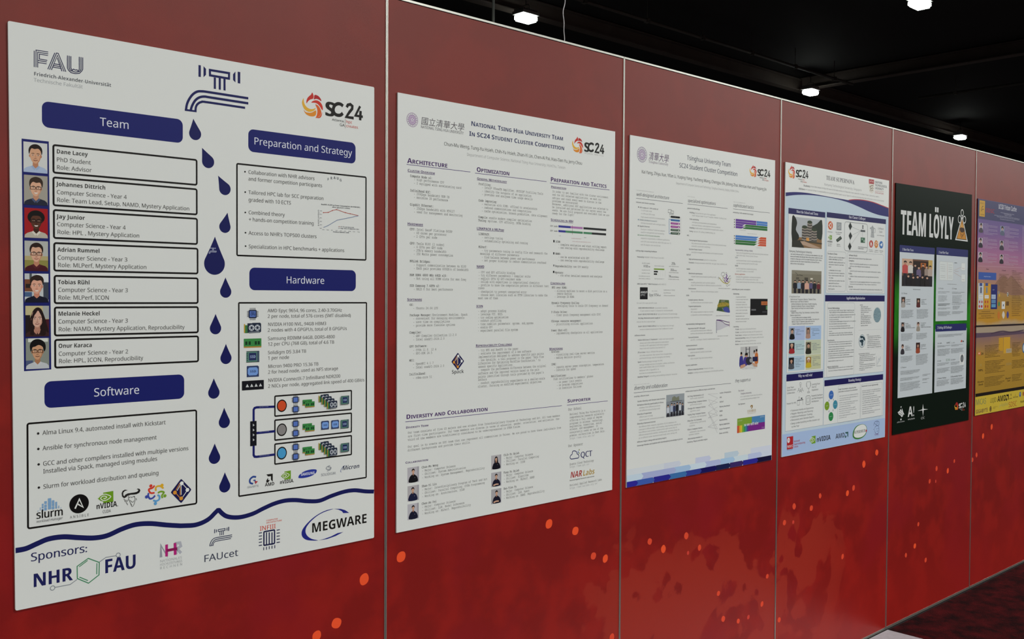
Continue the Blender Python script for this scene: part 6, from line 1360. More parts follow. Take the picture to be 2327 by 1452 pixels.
# panel C
notes(PC, P4b, (800, 1078), (1520, 1178), [(828, 1212, 1240), (828, 1245, 1232), (828, 1288, 1258), (828, 1325, 1198), (828, 1362, 980), (828, 1396, 1265), (828, 1434, 1122)], 22, frb=P4c, heads=[(806, 1178, 'General Methodology', 1000)])
frame(*P4c); A = art(4, 'text_block', 0.5, PC); A.greeks([(1018, 205, 1445), (1018, 250, 1515), (1018, 306, 1082), (1016, 348, 1495), (1016, 388, 1495), (1008, 530, 1482), (1006, 575, 1475), (1005, 625, 1475), (1005, 672, 1335), (1005, 715, 1530), (1003, 762, 1520), (1003, 805, 1435), (1002, 850, 1510), (1002, 915, 1310), (1003, 1060, 1515), (1003, 1112, 1502)], 23, '#74797e')
A.text(988, 498, 'Benchmarks', 1127, 32, 'sans', '#585b60', res=1, off=.01); A.text(985, 1036, 'Mystery Applications', 1205, 32, 'sans', '#585b60', res=1, off=.01); A.done()
frame(*P4b); A = art(4, 'text_block', 0.5, PC); A.text(1336, 1122, 'NAMD', 1382, 20, 'sans', '#6a6d72', res=1); A.greeks([(1352, 1150, 1472), (1352, 1180, 1520), (1352, 1210, 1525), (1352, 1240, 1480), (1352, 1272, 1402), (1350, 1302, 1510), (1350, 1332, 1525), (1350, 1362, 1498), (1350, 1392, 1510), (1350, 1420, 1518)], 20, '#7c8186'); A.done()
A = art(4, 'virus_picture', 0.5, PC, 'grey-blue ball of fine texture'); A.ell((1562, 1155), (1680, 1396), '#7f9aa4'); rnd = random.Random(9); p = A.P((1621, 1275)); q = A.P((1680, 1396)); rx, rz = q[0] - p[0], p[1] - q[1]
for k in range(110):
    a, r = rnd.random() * 6.283, math.sqrt(rnd.random()); x, z = p[0] + rx * r * math.cos(a), p[1] + rz * r * math.sin(a); s_ = .0014; A.raw([(x - s_, z - s_), (x + s_, z - s_), (x + s_, z + s_), (x - s_, z + s_)], rnd.choice(('#5d7a84', '#a5bac0', '#90a8b0')))
for k in range(40):
    a = k * math.pi / 20; A.raw([(p[0] + rx * math.cos(a), p[1] + rz * math.sin(a)), (p[0] + rx * 1.06 * math.cos(a + .04), p[1] + rz * 1.06 * math.sin(a + .04)), (p[0] + rx * math.cos(a + .1), p[1] + rz * math.sin(a + .1))], '#8fa5ac')
A.k += 1; A.done()
frame(*P4c); A = art(4, 'globe_picture', 0.5, PC, 'line globe with dark land'); p = A.P((1688, 492)); q = A.P((1688, 360)); R = q[1] - p[1]; A.raw([(p[0] + R * math.cos(k * math.pi / 16), p[1] + R * math.sin(k * math.pi / 16)) for k in range(32)], '#c5d0d4'); A.k += 1
A.wstroke([(p[0] + R * math.cos(k * math.pi / 16), p[1] + R * math.sin(k * math.pi / 16)) for k in range(32)], .0016, '#5a6870', True)
for pts in ([(1650, 400), (1690, 385), (1740, 420), (1752, 480), (1720, 470), (1700, 430), (1668, 440)], [(1640, 480), (1700, 460), (1720, 500), (1690, 540), (1668, 520), (1650, 510)], [(1676, 540), (1710, 530), (1704, 580), (1684, 590)]): A.poly(pts, '#2c4450', True, 3)
A.done()
A = art(4, 'text_block', 0.5, PC); A.text(1784, 378, 'ICON', 1826, 24, 'sans', '#6a6d72', res=1); A.greeks([(1800, 405, 2058), (1798, 440, 2075), (1798, 480, 2048), (1798, 520, 2056), (1796, 556, 2066), (1796, 590, 2070), (1796, 630, 2085), (1664, 188, 1810)], 22, '#7c8186')
A.text(1618, 766, 'Reproducibility Challenge', 1840, 24, 'sans', '#6a6d72', res=1); A.greeks([(1640, 796, 1958), (1640, 832, 1905), (1640, 868, 1950), (1636, 905, 1955), (1632, 946, 1716), (1635, 985, 1955), (1635, 1022, 1958), (1632, 1060, 1900), (1632, 1095, 1745)], 22, '#7c8186'); A.line([(1620, 272), (2110, 250)], 2.5, '#a5afb8'); A.line([(1620, 668), (2110, 640)], 2.5, '#a5afb8'); A.done()
A = art(4, 'curve_chart', 0.5, PC, 'small line chart'); A.line([(1984, 805), (1984, 1000), (2075, 992)], 5, '#5f6f80'); A.line([(1996, 975), (2016, 900), (2030, 840), (2040, 880), (2056, 830), (2066, 805)], 6, '#7f93a8'); A.line([(1998, 960), (2020, 930), (2036, 900), (2050, 900), (2062, 830)], 5, '#93a8b4'); A.done()
# panel D
frame(*P4d)
for grp in (((125, 298, 'Great Team', 232), (125, 338, 'Dynamics and', 260), (125, 385, 'Collaboration', 248)), ((513, 245, 'Learning from', 641), (515, 288, 'Past SCC', 589), (515, 334, 'Experience', 616)), ((120, 550, 'Passion for HPC', 271),), ((510, 426, 'Powerful Hardware', 686), (512, 470, 'and Well Designed', 686), (512, 515, 'Architecture', 623)),
            ((200, 658, 'Extensive Hands-on Experience', 541), (198, 707, 'Regular Meetings and Planning', 530), (197, 757, 'Additional Profession Training', 521), (196, 806, 'Discussions with Domain Experts', 551), (195, 862, 'Deep understanding on the clusters up', 636), (197, 912, 'to the Top!', 316))):
    A = art(4, 'text_block', 0.5, PD)
    for x, y, t, x1 in grp: A.text(x, y, t, x1, 27, 'sans', '#6c6f72', res=1)
    if len(grp) == 6:
        for y in (655, 705, 756, 806, 860): A.line([(178, y - 12), (183, y - 2), (190, y - 24)], 4, '#5a5d60')
    A.done()
A = art(4, 'outline_icon', 0.5, PD, 'outline of a lamp over three people'); A.ring((337, 225), 26, 4, '#4c4f54', 16); A.dot((337, 230), 6, '#4c4f54', 8); A.line([(330, 255), (332, 275), (344, 274), (345, 254)], 4, '#4c4f54')
for x, y in ((310, 318), (338, 330), (364, 312)): A.ring((x, y - 14), 12, 4, '#4c4f54', 12); A.line([(x - 20, y + 34), (x - 14, y + 10), (x + 14, y + 8), (x + 20, y + 30)], 4, '#4c4f54')
A.done()
A = art(4, 'outline_icon', 0.5, PD, 'outline of a trophy'); A.line([(436, 192), (492, 186), (492, 260), (478, 290), (450, 292), (436, 262)], 4, '#4c4f54', closed=True); A.line([(436, 205), (428, 220), (430, 260), (440, 268)], 4, '#4c4f54'); A.line([(492, 200), (500, 214), (498, 252), (490, 262)], 4, '#4c4f54'); A.line([(464, 292), (464, 340)], 5, '#4c4f54'); A.line([(446, 350), (482, 345), (482, 360), (446, 364)], 4, '#4c4f54', closed=True); A.done()
A = art(4, 'outline_icon', 0.5, PD, 'outline of a desk'); A.line([(286, 486), (380, 470)], 12, '#4c4f54'); A.line([(288, 490), (288, 560), (322, 555), (322, 485)], 4, '#4c4f54'); A.line([(372, 478), (374, 548)], 4, '#4c4f54'); A.line([(316, 470), (312, 430), (322, 432)], 5, '#4c4f54'); A.rect((344, 440), (366, 460), '#4c4f54'); A.done()
A = art(4, 'outline_icon', 0.5, PD, 'outline of a processor chip'); A.frame_box((427, 416), (486, 540), 4, .002, '#4c4f54'); A.frame_box((440, 446), (474, 506), 4, .001, '#6a6d70')
for k in range(6): A.line([(416, 432 + k * 20), (426, 430 + k * 20)], 4, '#4c4f54'); A.line([(487, 426 + k * 20), (496, 424 + k * 20)], 4, '#4c4f54'); A.line([(434 + k * 9, 404 - k), (434 + k * 9, 414 - k)], 3, '#4c4f54'); A.line([(434 + k * 9, 545 - k), (434 + k * 9, 556 - k)], 3, '#4c4f54')
A.done()
# panel E
A = art(4, 'cycle_diagram', 0.5, PE, 'ring of four coloured discs')
for a, b in (((852, 455), (858, 485)), ((852, 622), (846, 655)), ((782, 668), (790, 640)), ((780, 500), (790, 470))): A.line([a, b], 14, '#7d8790')
for a, b, c in (((784, 333), (857, 461), '#3d6cb8'), ((850, 484), (918, 612), '#3f8ca4'), ((780, 672), (852, 800), '#2f8a4e'), ((718, 505), (790, 632), '#7a9f2c')): A.ell(a, b, c); A.greek((a[0] + b[0]) / 2 - 18, (a[1] + b[1]) / 2 + 6, (a[0] + b[0]) / 2 + 20, 11, '#d5dde0')
A.done()
notes(PE, P4d, (928, 252), (1270, 782), [(950, 425, 1240), (950, 462, 1244), (950, 492, 1125), (945, 532, 1238), (945, 562, 1185), (945, 596, 1120), (945, 632, 1200), (943, 665, 1212), (943, 698, 1120), (943, 735, 1215), (943, 768, 1058)], 18, .01, heads=[(935, 322, 'Power Consumption, measuring time', 1212), (935, 360, 'and cores, to ensure it is consistent', 1232)], c='#a5aaae')
notes(PE, P4d, (1290, 232), (1615, 722), [(1310, 342, 1600), (1310, 372, 1592), (1310, 404, 1502), (1310, 440, 1545), (1310, 470, 1595), (1308, 504, 1565), (1308, 534, 1580), (1308, 570, 1585), (1308, 604, 1580), (1308, 634, 1460), (1308, 672, 1600), (1308, 702, 1498)], 18, .01, heads=[(1298, 272, 'Automate to use opportunity', 1558)], c='#a5aaae')
# logos on the foot band
frame(*P4d)
A = art(4, 'sponsor_logo', 0.25, label='red block with a white disc beside red lettering'); A.rect((126, 1060), (222, 1238), '#b3262e'); A.ell((131, 1072), (172, 1148), '#dfe2e6'); A.text(138, 1122, 'SG', 166, 28, 'sans', '#b3262e', res=1); A.text(130, 1232, 'NSCC', 217, 40, 'bold', '#e2e4e8', res=1, off=-.006)
for t, y, x1 in (('National', 1143, 325), ('Supercomputing', 1188, 410), ('Centre', 1230, 301)): A.text(233, y, t, x1, 30, 'bold', '#a83a4a', res=1, off=-.006)
A.greek(126, 1272, 220, 14, '#6c5a6a'); A.done()
A = art(4, 'sponsor_logo', 0.25, label='green square with a white eye beside black lettering'); eye_mark(A, 480, 1052, 574, 1154); A.text(590, 1138, 'nVIDIA', 809, 74, 'bold', '#1d2026'); A.done()
A = art(4, 'sponsor_logo', 0.25, label='black capitals with a square arrow'); A.text(890, 1088, 'AMD', 1031, 76, 'bold', '#1d2026', off=-.01); amd_mark(A, 1038, 984, 1088, 1062, '#2c5c58'); A.done()
A = art(4, 'sponsor_logo', 0.25, label='white oval with a green crescent'); 
A.poly([(1158, 1030), (1170, 960), (1210, 895), (1270, 862), (1330, 858), (1370, 885), (1382, 940), (1366, 1010), (1320, 1062), (1262, 1090), (1206, 1092), (1168, 1068)], '#3f7f3c', True, 4); A.poly([(1176, 1020), (1188, 955), (1222, 900), (1275, 868), (1330, 862), (1366, 890), (1376, 940), (1358, 1005), (1316, 1048), (1262, 1068), (1212, 1068), (1184, 1050)], '#e2e6e4', True, 4); A.text(1180, 1010, 'SUPERMICR', 1360, 44, 'serif', '#3c4044', sc=None); A.dot((1373, 960), 20, '#b3262e', 14); A.done()
A = art(4, 'sponsor_logo', 0.25, label='navy line drawing of a smiling round face')
A.line([(1506, 930), (1512, 900), (1540, 880), (1562, 890), (1572, 930), (1566, 985), (1540, 1010), (1514, 990), (1504, 950)], 6, '#26306a', sm=True); A.line([(1490, 880), (1500, 830), (1540, 806), (1572, 820), (1574, 860), (1550, 880), (1520, 860), (1500, 840)], 6, '#26306a', sm=True); A.line([(1540, 815), (1536, 865)], 4, '#26306a'); A.line([(1552, 815), (1556, 860)], 4, '#26306a'); A.line([(1484, 940), (1500, 936)], 5, '#26306a'); A.dot((1536, 930), 7, '#26306a', 8); A.dot((1558, 925), 7, '#26306a', 8); A.line([(1534, 962), (1548, 970), (1560, 955)], 5, '#26306a', sm=True); A.text(1500, 1040, 'YHL', 1570, 30, 'sans', '#8a5a9c', res=1); A.done()

# ------------------------------------------------------------------ poster 5: black with a green glow of print
def mat_aurora():
    m = bpy.data.materials.new('black_green_print'); m.use_nodes = True; nt = m.node_tree; N = nt.nodes.new; K = nt.links.new; b = nt.nodes['Principled BSDF']
    b.inputs['Roughness'].default_value = 0.34; b.inputs['Specular IOR Level'].default_value = 0.035
    tc = N('ShaderNodeTexCoord'); sep = N('ShaderNodeSeparateXYZ'); K(tc.outputs['Object'], sep.inputs[0])
    n = N('ShaderNodeTexNoise'); n.inputs['Scale'].default_value = 4.5; n.inputs['Detail'].default_value = 3; K(tc.outputs['Object'], n.inputs['Vector'])
    cr = N('ShaderNodeValToRGB'); e = cr.color_ramp; e.interpolation = 'EASE'; e.elements[0].position = 0.30; e.elements[0].color = (0, 0, 0, 1); e.elements[1].position = 0.66; e.elements[1].color = (0, 0, 0, 1)
    for p, v in ((0.42, 0.8), (0.55, 0.9)): q = e.elements.new(p); q.color = (v, v, v, 1)
    dv = N('ShaderNodeMath'); dv.operation = 'DIVIDE'; dv.inputs[1].default_value = 1.24; K(sep.outputs['Z'], dv.inputs[0]); K(dv.outputs[0], cr.inputs[0])
    mu = N('ShaderNodeMath'); mu.operation = 'MULTIPLY'; K(cr.outputs[0], mu.inputs[0]); r = N('ShaderNodeMapRange'); r.inputs[1].default_value = 0.3; r.inputs[2].default_value = 0.62; K(n.outputs['Fac'], r.inputs[0]); K(r.outputs[0], mu.inputs[1])
    mx = N('ShaderNodeMixRGB'); mx.inputs[1].default_value = rgb('#0d1a13'); mx.inputs[2].default_value = rgb('#2c8c22'); K(mu.outputs[0], mx.inputs[0]); K(mx.outputs[0], b.inputs['Base Color'])
    return m
POST[5] = board('poster', 'black and green poster headed by large white block capitals', [(2036.5, 415.5), (2209, 442.4), (2201.2, 954.4), (2028.4, 988.6)], mat_aurora(), edge='#1a1c1a')
P5a, P5b = (2020, 400, 4.84), (2020, 680, 4.537)
frame(*P5a); A = art(5, 'poster_title', label='large white block capitals'); A.text(128, 640, 'TEAM', 404, 268, 'bold', '#d3d6d6', res=3, off=.02); A.text(437, 672, 'LÖYLY', 708, 258, 'bold', '#d3d6d6', res=3, off=.02); A.done()
A = art(5, 'team_logo', label='orange triangle in white outline under a white cloud ring'); 
for c, r in (((806, 405), 34), ((778, 475), 40), ((830, 480), 38)):
    A.ring(c, r, 11, '#d8dada', 20)
A.poly([(806, 436), (868, 722), (728, 703)], '#d8dada'); A.poly([(806, 462), (856, 706), (741, 692)], '#15130e'); A.poly([(805, 480), (850, 698), (748, 686)], '#c98a2c')
for x in (788, 800, 812, 824): A.line([(x, 530), (x - 2, 590)], 5, '#e8d49a')
A.poly([(780, 575), (800, 565), (828, 580), (826, 612), (800, 622), (782, 604)], '#3c2618', True, 3); A.line([(784, 640), (800, 676), (830, 630)], 9, '#7a4a1c'); A.line([(782, 620), (806, 655), (826, 612)], 7, '#5a3618'); A.done()
def panel5(a, b, ha, hb, t, tx, ty, tx1, fr, lab):
    frame(0, 0, 1); A = art(5, 'panel', 0.12, label=lab); A.rect(a, b, '#c9d2d8'); o = A.done()
    A = art(5, 'heading_bar', 0.3, o, 'navy bar'); A.rect(ha, hb, '#232a66', .006); A.done(); frame(*fr); A = art(5, 'lettering', 0.4, o); A.text(tx, ty, t, tx1, 26, 'serif', '#ccd2dc', res=1); A.done(); return o
F1 = panel5(px(P5a, 119, 820), px(P5b, 446, 968), px(P5a, 117, 757), px(P5a, 503, 864), '1 Meet Our Team', 146, 818, 270, P5a, 'pale panel headed 1 Meet Our Team')
F2 = panel5(px(P5a, 524, 850), px(P5b, 803, 217), px(P5a, 523, 782), px(P5a, 869, 893), '2 And Our Gear', 547, 850, 655, P5a, 'pale panel headed 2 And Our Gear')
F3 = panel5(px(P5b, 477, 310), px(P5b, 792, 915), px(P5b, 480, 260), px(P5b, 798, 320), '3 Solving All Challenges', 499, 306, 648, P5b, 'pale panel headed 3 Solving All Challenges')
def bg_bar(A):
    A.rect((0, 0), (.34, .5), '#c9a890'); A.rect((.36, .06), (.86, .5), '#2a1c16'); A.rect((.6, .12), (.78, .42), '#b0642c'); A.rect((.86, 0), (1, .5), '#c8a860'); A.rect((0, .62), (1, 1), '#201a1a')
frame(*P5a); group_photo(5, (145, 906), (475, 1218), '#6a4a38', [(.1, .14, .085, '#c0504e', '#b98a74'), (.27, .15, .08, '#d0cdc6', '#c29a86'), (.42, .22, .07, '#23202a'), (.54, .3, .075, '#6a5f80'), (.68, .2, .07, '#3a2c28'), (.8, .26, .07, '#9a8a80'), (.92, .26, .075, '#b5a49a', '#c29a86'), (.2, .62, .07, '#16141a'), (.36, .66, .07, '#1a181c'), (.5, .64, .075, '#191a20'), (.66, .64, .07, '#1c1a1a'), (.82, .66, .075, '#221e20')], F1, 'group photograph in a warm room', bg_bar, lift=0.3)
frame(*P5a); A = art(5, 'text_block', 0.3, F1); A.greek(265, 1252, 343, 11, '#767c80'); A.text(138, 1298, '1.1 Team', 200, 16, 'serif', '#5c6266', res=1); A.done()
for fr, a, b, bg, sh, rows in ((P5a, (136, 1330), (178, 1442), '#5a5452', '#a8a4a0', [(186, 1362, 240), (186, 1380, 236), (186, 1396, 202), (186, 1412, 235)]), (P5a, (304, 1345), (343, 1442), '#4a4038', '#5a2c2c', [(355, 1362, 412), (355, 1380, 390), (355, 1396, 390), (355, 1412, 414)]),
        (P5b, (124, 238), (160, 332), '#8a8a8c', '#17161a', [(170, 256, 200), (170, 272, 222), (170, 286, 224), (170, 300, 268)]), (P5b, (284, 234), (319, 326), '#c2bfbc', '#9a9286', [(325, 250, 384), (328, 265, 370), (328, 279, 366), (328, 293, 435)]),
        (P5b, (122, 463), (158, 564), '#c6c8cc', '#35333a', [(168, 488, 206), (168, 502, 220), (168, 516, 216), (168, 530, 235)]), (P5b, (279, 448), (318, 552), '#3a1e1a', '#9a4a32', [(325, 474, 378), (325, 488, 376), (325, 502, 345), (325, 516, 386)])):
    frame(*fr); A = art(5, 'profile_card', 0.3, F1, 'small portrait beside lines of print'); A.greeks(rows, 10, '#62686c'); A.into(a, b); A.rect((0, 0), (1, 1), bg); A.poly([(.02, 1), (.1, .6), (.5, .46), (.9, .6), (.98, 1)], sh, True, 3); A.ell((.26, .1), (.74, .46), '#bd9480', 12); A.poly([(.2, .3), (.26, .08), (.5, .02), (.74, .08), (.8, .3), (.5, .16)], '#2a201c', True, 3); A.line([(.38, .26), (.46, .26)], .02, '#33241c'); A.line([(.56, .26), (.64, .26)], .02, '#33241c'); A.line([(.42, .37), (.58, .37)], .016, '#7a4a40'); A.out(); A.done()
frame(*P5b)
for y0, n, x0, x1 in ((112, 8, 127, 250), (105, 9, 286, 405), (355, 7, 124, 245), (352, 6, 281, 392), (590, 6, 120, 242), (572, 10, 278, 400), (742, 4, 118, 320), (815, 3, 116, 312), (865, 8, 115, 320), (775, 2, 345, 425), (820, 2, 345, 415), (858, 1, 345, 424)):
    A = art(5, 'text_block', 0.3, F1)
    for k in range(n): A.greek(x0, y0 + k * 11 + 6, x1 - (x1 - x0) * (.35 if k == n - 1 else .04 * (k % 3)), 7.5, '#6e7478', seed=y0 + k)
    A.done()
A = art(5, 'section_heading', 0.3, F1); A.text(120, 712, '1.2 Thank us', 178, 13, 'serif', '#5c6266', res=1); A.done()
frame(*P5a); A = art(5, 'gear_diagram', 0.3, F2, 'pale rounded diagram of the cluster'); A.rect((556, 938), (705, 1150), '#d7dede', .012); A.frame_box((556, 938), (705, 1150), 3, .012, '#b4bcbe')
for y in (975, 1000, 1022, 1046, 1096, 1116): A.greek(566, y, 620, 8, '#9aa2a4'); A.greek(654, y + 6, 694, 8, '#9aa2a4')
A.line([(642, 950), (642, 1136)], 4, '#c09a90'); A.line([(712, 1040), (800, 1000)], 3, '#c8a8a0'); A.line([(712, 1060), (795, 1110)], 3, '#c8a8a0'); A.greek(718, 958, 748, 11, '#5c6266'); A.greek(728, 1050, 766, 7, '#b08a84')
for y in (955, 1080): A.rect((796, y), (838, y + 84), '#dde3e3', .006); A.frame_box((796, y), (838, y + 84), 2.5, .006, '#b4bcbe'); A.greek(804, y + 62, 830, 8, '#b07a74')
A.greek(643, 1192, 742, 8, '#8a9092'); A.done()
A = art(5, 'section_heading', 0.3, F2); A.text(543, 1242, '2.1 Details', 600, 14, 'serif', '#6a7074', res=1); A.done(); A = art(5, 'section_heading', 0.3, F2); A.text(693, 1244, '2.2 Setups', 746, 14, 'serif', '#6a7074', res=1); A.done()
for y0, n, x0, x1 in ((1275, 2, 540, 668), (1322, 5, 543, 640), (1408, 2, 538, 672), (1280, 2, 694, 832), (1320, 6, 697, 800), (1400, 2, 694, 835)):
    A = art(5, 'text_block', 0.3, F2)
    for k in range(n): A.greek(x0, y0 + k * 14, x1 - (x1 - x0) * (.3 if k == n - 1 else .05 * (k % 3)), 8, '#767c80', seed=y0 + k + x0)
    A.done()
frame(*P5b)
for y0, n, x0, x1 in ((45, 3, 506, 630), (90, 2, 505, 632), (128, 5, 503, 635), (70, 4, 658, 730), (126, 3, 650, 768)):
    A = art(5, 'text_block', 0.3, F2)
    for k in range(n): A.greek(x0, y0 + 4 + k * 10, x1 - (x1 - x0) * (.3 if k == n - 1 else .05 * (k % 3)), 7, '#767c80', seed=y0 + k + x0)
    A.done()
for y0, n, x0, x1 in ((372, 3, 503, 760), (485, 2, 499, 630), (522, 7, 500, 630), (475, 2, 640, 760), (515, 5, 640, 770), (666, 3, 497, 620), (720, 5, 495, 625), (655, 3, 637, 730), (700, 7, 637, 772), (845, 6, 492, 620), (825, 6, 636, 768)):
    A = art(5, 'text_block', 0.3, F3)
    for k in range(n): A.greek(x0, y0 + k * 10.5, x1 - (x1 - x0) * (.35 if k == n - 1 else .05 * (k % 3)), 7.5, '#6e7478', seed=y0 + k + x0)
    A.done()
for t, x, y, x1, h in (('3.1 HPL', 500, 462, 548, 12), ('3.3 NAMD', 497, 645, 537, 12), ('3.4 ICON', 637, 632, 685, 12), ('3.5 Mystery Challenge', 494, 825, 590, 14), ('3.6 Reproducibility Challenge', 636, 806, 752, 14)):
    A = art(5, 'section_heading', 0.3, F3); A.text(x, y, t, x1, h, 'serif', '#54595e', res=1); A.done()
A = art(5, 'section_logo', 0.3, F3)
A.text(594, 458, 'HPC', 632, 16, 'bold', '#4a5054', res=1); A.text(640, 456, 'Lab', 680, 14, 'sans', '#80868a', res=1); A.text(586, 640, 'ICON', 628, 26, 'bold', '#5c8468', res=1, off=-.03); A.poly([(738, 440), (746, 420), (758, 424), (752, 442)], '#c0503c'); A.rect((758, 428), (772, 440), '#4a5054'); A.done()
A = art(5, 'fingerprint_picture', 0.3, F3, 'grey oval on a white square'); A.rect((730, 566), (774, 672), '#dfe3e4', .004); A.ell((738, 572), (768, 648), '#5f656a'); A.ell((744, 590), (762, 632), '#7d8388'); A.greek(735, 662, 750, 7, '#8a9092'); A.done()
A = art(5, 'sponsor_logo', label='white broken shard mark'); A.poly([(90, 1166), (112, 1148), (120, 1130), (130, 1152), (136, 1124), (146, 1160), (160, 1190), (148, 1186), (144, 1206), (130, 1216), (118, 1196), (104, 1190)], '#d5d8d8'); A.line([(104, 1172), (140, 1196)], 5, '#15181a'); A.line([(118, 1154), (142, 1180)], 4, '#15181a'); A.rect((120, 1106), (130, 1116), '#d5d8d8'); A.rect((118, 1232), (130, 1246), '#d5d8d8'); A.greek(84, 1276, 160, 15, '#b9bcbc'); A.done()
A = art(5, 'sponsor_logo', label='white letter A with an exclamation mark'); A.text(194, 1214, 'A!', 259, 104, 'bold', '#dadcdc', res=3); A.text(195, 1246, 'Aalto-yliopisto', 266, 14, 'bold', '#b9bcbc', res=1); A.done()
A = art(5, 'sponsor_logo', label='white four-pointed star over small white letters'); A.poly([(351, 1080), (357, 1130), (404, 1134), (358, 1142), (351, 1206), (345, 1145), (297, 1152), (345, 1134)], '#dfe2e2'); A.text(330, 1238, 'CSC', 368, 22, 'sans', '#c2c5c5', res=1); A.done()
swirl_at(5, 2169.3, (2174.4, 913.3), 2194.4, (2192, 925.2), black='#d3d5d5')

# ------------------------------------------------------------------ poster 6: purple and gold
def mat_dusk():
    m = bpy.data.materials.new('purple_gold_print'); m.use_nodes = True; nt = m.node_tree; N = nt.nodes.new; K = nt.links.new; b = nt.nodes['Principled BSDF']
    b.inputs['Roughness'].default_value = 0.36; b.inputs['Specular IOR Level'].default_value = 0.28
    tc = N('ShaderNodeTexCoord'); sep = N('ShaderNodeSeparateXYZ'); K(tc.outputs['Object'], sep.inputs[0])
    n = N('ShaderNodeTexNoise'); n.inputs['Scale'].default_value = 3; n.inputs['Detail'].default_value = 5; K(tc.outputs['Object'], n.inputs['Vector'])
    ad = N('ShaderNodeMath'); ad.operation = 'MULTIPLY_ADD'; ad.inputs[1].default_value = 0.10; K(n.outputs['Fac'], ad.inputs[0]); K(sep.outputs['Z'], ad.inputs[2])
    dv = N('ShaderNodeMath'); dv.operation = 'DIVIDE'; dv.inputs[1].default_value = 1.26; K(ad.outputs[0], dv.inputs[0])
    cr = N('ShaderNodeValToRGB'); e = cr.color_ramp; K(dv.outputs[0], cr.inputs[0])
    st = ((0.0, '#8f7a34'), (0.14, '#a8842c'), (0.30, '#b48a30'), (0.415, '#7d6070'), (0.44, '#b8a078'), (0.46, '#bf8c24'), (0.56, '#a8823c'), (0.66, '#ac8078'), (0.74, '#a86a92'), (0.86, '#6f5390'), (0.99, '#4f4a84'))
    e.elements[0].position, e.elements[0].color = st[0][0], rgb(st[0][1]); e.elements[1].position, e.elements[1].color = st[-1][0], rgb(st[-1][1])
    for p, c in st[1:-1]: q = e.elements.new(p); q.color = rgb(c)
    K(cr.outputs[0], b.inputs['Base Color']); return m
frame(0, 0, 1); tl, bl = uv(2222.8, 451), uv(2215.4, 945)
def photo_xy(u, v):
    d = Vector((u, BOARD_Y, v)) - CAM_POS; z = d.dot(FW); return (1163.5 + FOCAL * d.dot(RT) / z, 726 - FOCAL * d.dot(UP) / z)
POST[6] = board('poster', 'purple and gold poster cut off by the right edge of the photo', [(2222.8, 451), photo_xy(tl[0] + .918, tl[1]), photo_xy(bl[0] + .918, bl[1]), (2215.4, 945)], mat_dusk(), edge='#3a3048')
P6a, P6b = (2190, 420, 5.182), (2190, 680, 4.84)
R6 = tl[0] + .918
def band6(name, fr, y0, y1, x, c, lift=.1, label=None, inset=0.0):
    frame(*fr); A = art(6, name, lift, label=label); p, q = uv(x, y0), uv(x, y1); A.raw([(p[0], q[1]), (R6 - .0005 - inset, q[1]), (R6 - .0005 - inset, p[1]), (p[0], p[1])], c); A.k += 1; return A
A = band6('header_band', P6a, 164, 396, 170, '#3f3f66', label='slate header band'); A.done()
frame(*P6a); A = art(6, 'poster_title', .2, label='white title'); A.text(408, 282, 'UCSD Triton Cache', 622, 58, 'bold', '#d8d9e2', off=-.015); A.done()
A = art(6, 'header_badge', .2, label='tall yellow badge'); A.rect((186, 180), (248, 378), '#c79a32'); A.greek(194, 210, 240, 10, '#4a3a18'); A.greek(194, 222, 240, 8, '#4a3a18'); A.line([(204, 300), (216, 262), (232, 250)], 7, '#3a2c14', sm=True); A.line([(206, 312), (222, 286), (236, 292)], 7, '#3a2c14', sm=True); A.greek(196, 352, 238, 14, '#4a3a18'); A.done()
A = art(6, 'header_logo', .2, label='dark red lettering'); A.text(258, 322, 'SDSC', 362, 50, 'bold', '#8c2840', off=.01); A.done()
A = art(6, 'text_block', .2); A.greeks([(435, 330, 592), (475, 347, 565), (480, 362, 560), (360, 360, 660), (390, 378, 655), (425, 405, 600)], 9, '#b9b9cc'); A.done()
for a, b, bg, sh, y in (((182, 446), (226, 562), '#b9b4c0', '#4a4450', 455), ((176, 622), (221, 738), '#c2bec6', '#2c2834', 618), ((173, 790), (219, 908), '#bdb8be', '#2a2630', 790), ((432, 482), (478, 596), '#8f9ab0', '#5a6478', 490), ((424, 655), (470, 768), '#aaa4ae', '#3c3844', 648), ((424, 818), (466, 928), '#b5afb5', '#2e2a32', 818)):
    frame(*P6a); A = art(6, 'profile_card', .2, label='small portrait beside white print'); x = a[0] + 54
    for k in range(9): A.greek(x, y + 4 + k * 15, x + (180 if k % 3 else 60) * (.9 if k < 8 else .6), 8, '#cfc4d6', seed=y + k)
    A.into(a, b); A.rect((0, 0), (1, 1), bg); A.poly([(.0, 1), (.1, .62), (.5, .5), (.9, .62), (1, 1)], sh, True, 3); A.ell((.28, .12), (.72, .5), '#b8968a', 12); A.poly([(.22, .34), (.26, .08), (.5, .02), (.74, .08), (.78, .34), (.5, .18)], '#221c20', True, 3); A.line([(.4, .3), (.46, .3)], .02, '#33241c'); A.line([(.55, .3), (.61, .3)], .02, '#33241c'); A.line([(.44, .4), (.56, .4)], .016, '#7a4a40'); A.out(); A.done()
frame(*P6a); A = art(6, 'text_block', .2)
for k in range(24): A.greek(690, 500 + k * 18, 860 - (k * 37) % 60, 9, '#cfc4d6', seed=k)
A.done(); A = art(6, 'section_heading', .2); A.line([(166, 955), (900, 985)], 3, '#c8a8b4'); A.text(262, 998, 'Cluster', 298, 14, 'serif', '#5a3c4a', res=1); A.text(450, 1014, 'Cloud', 496, 14, 'serif', '#5a3c4a', res=1); A.text(564, 1018, 'Software', 618, 12, 'serif', '#5a3c4a', res=1); A.done()
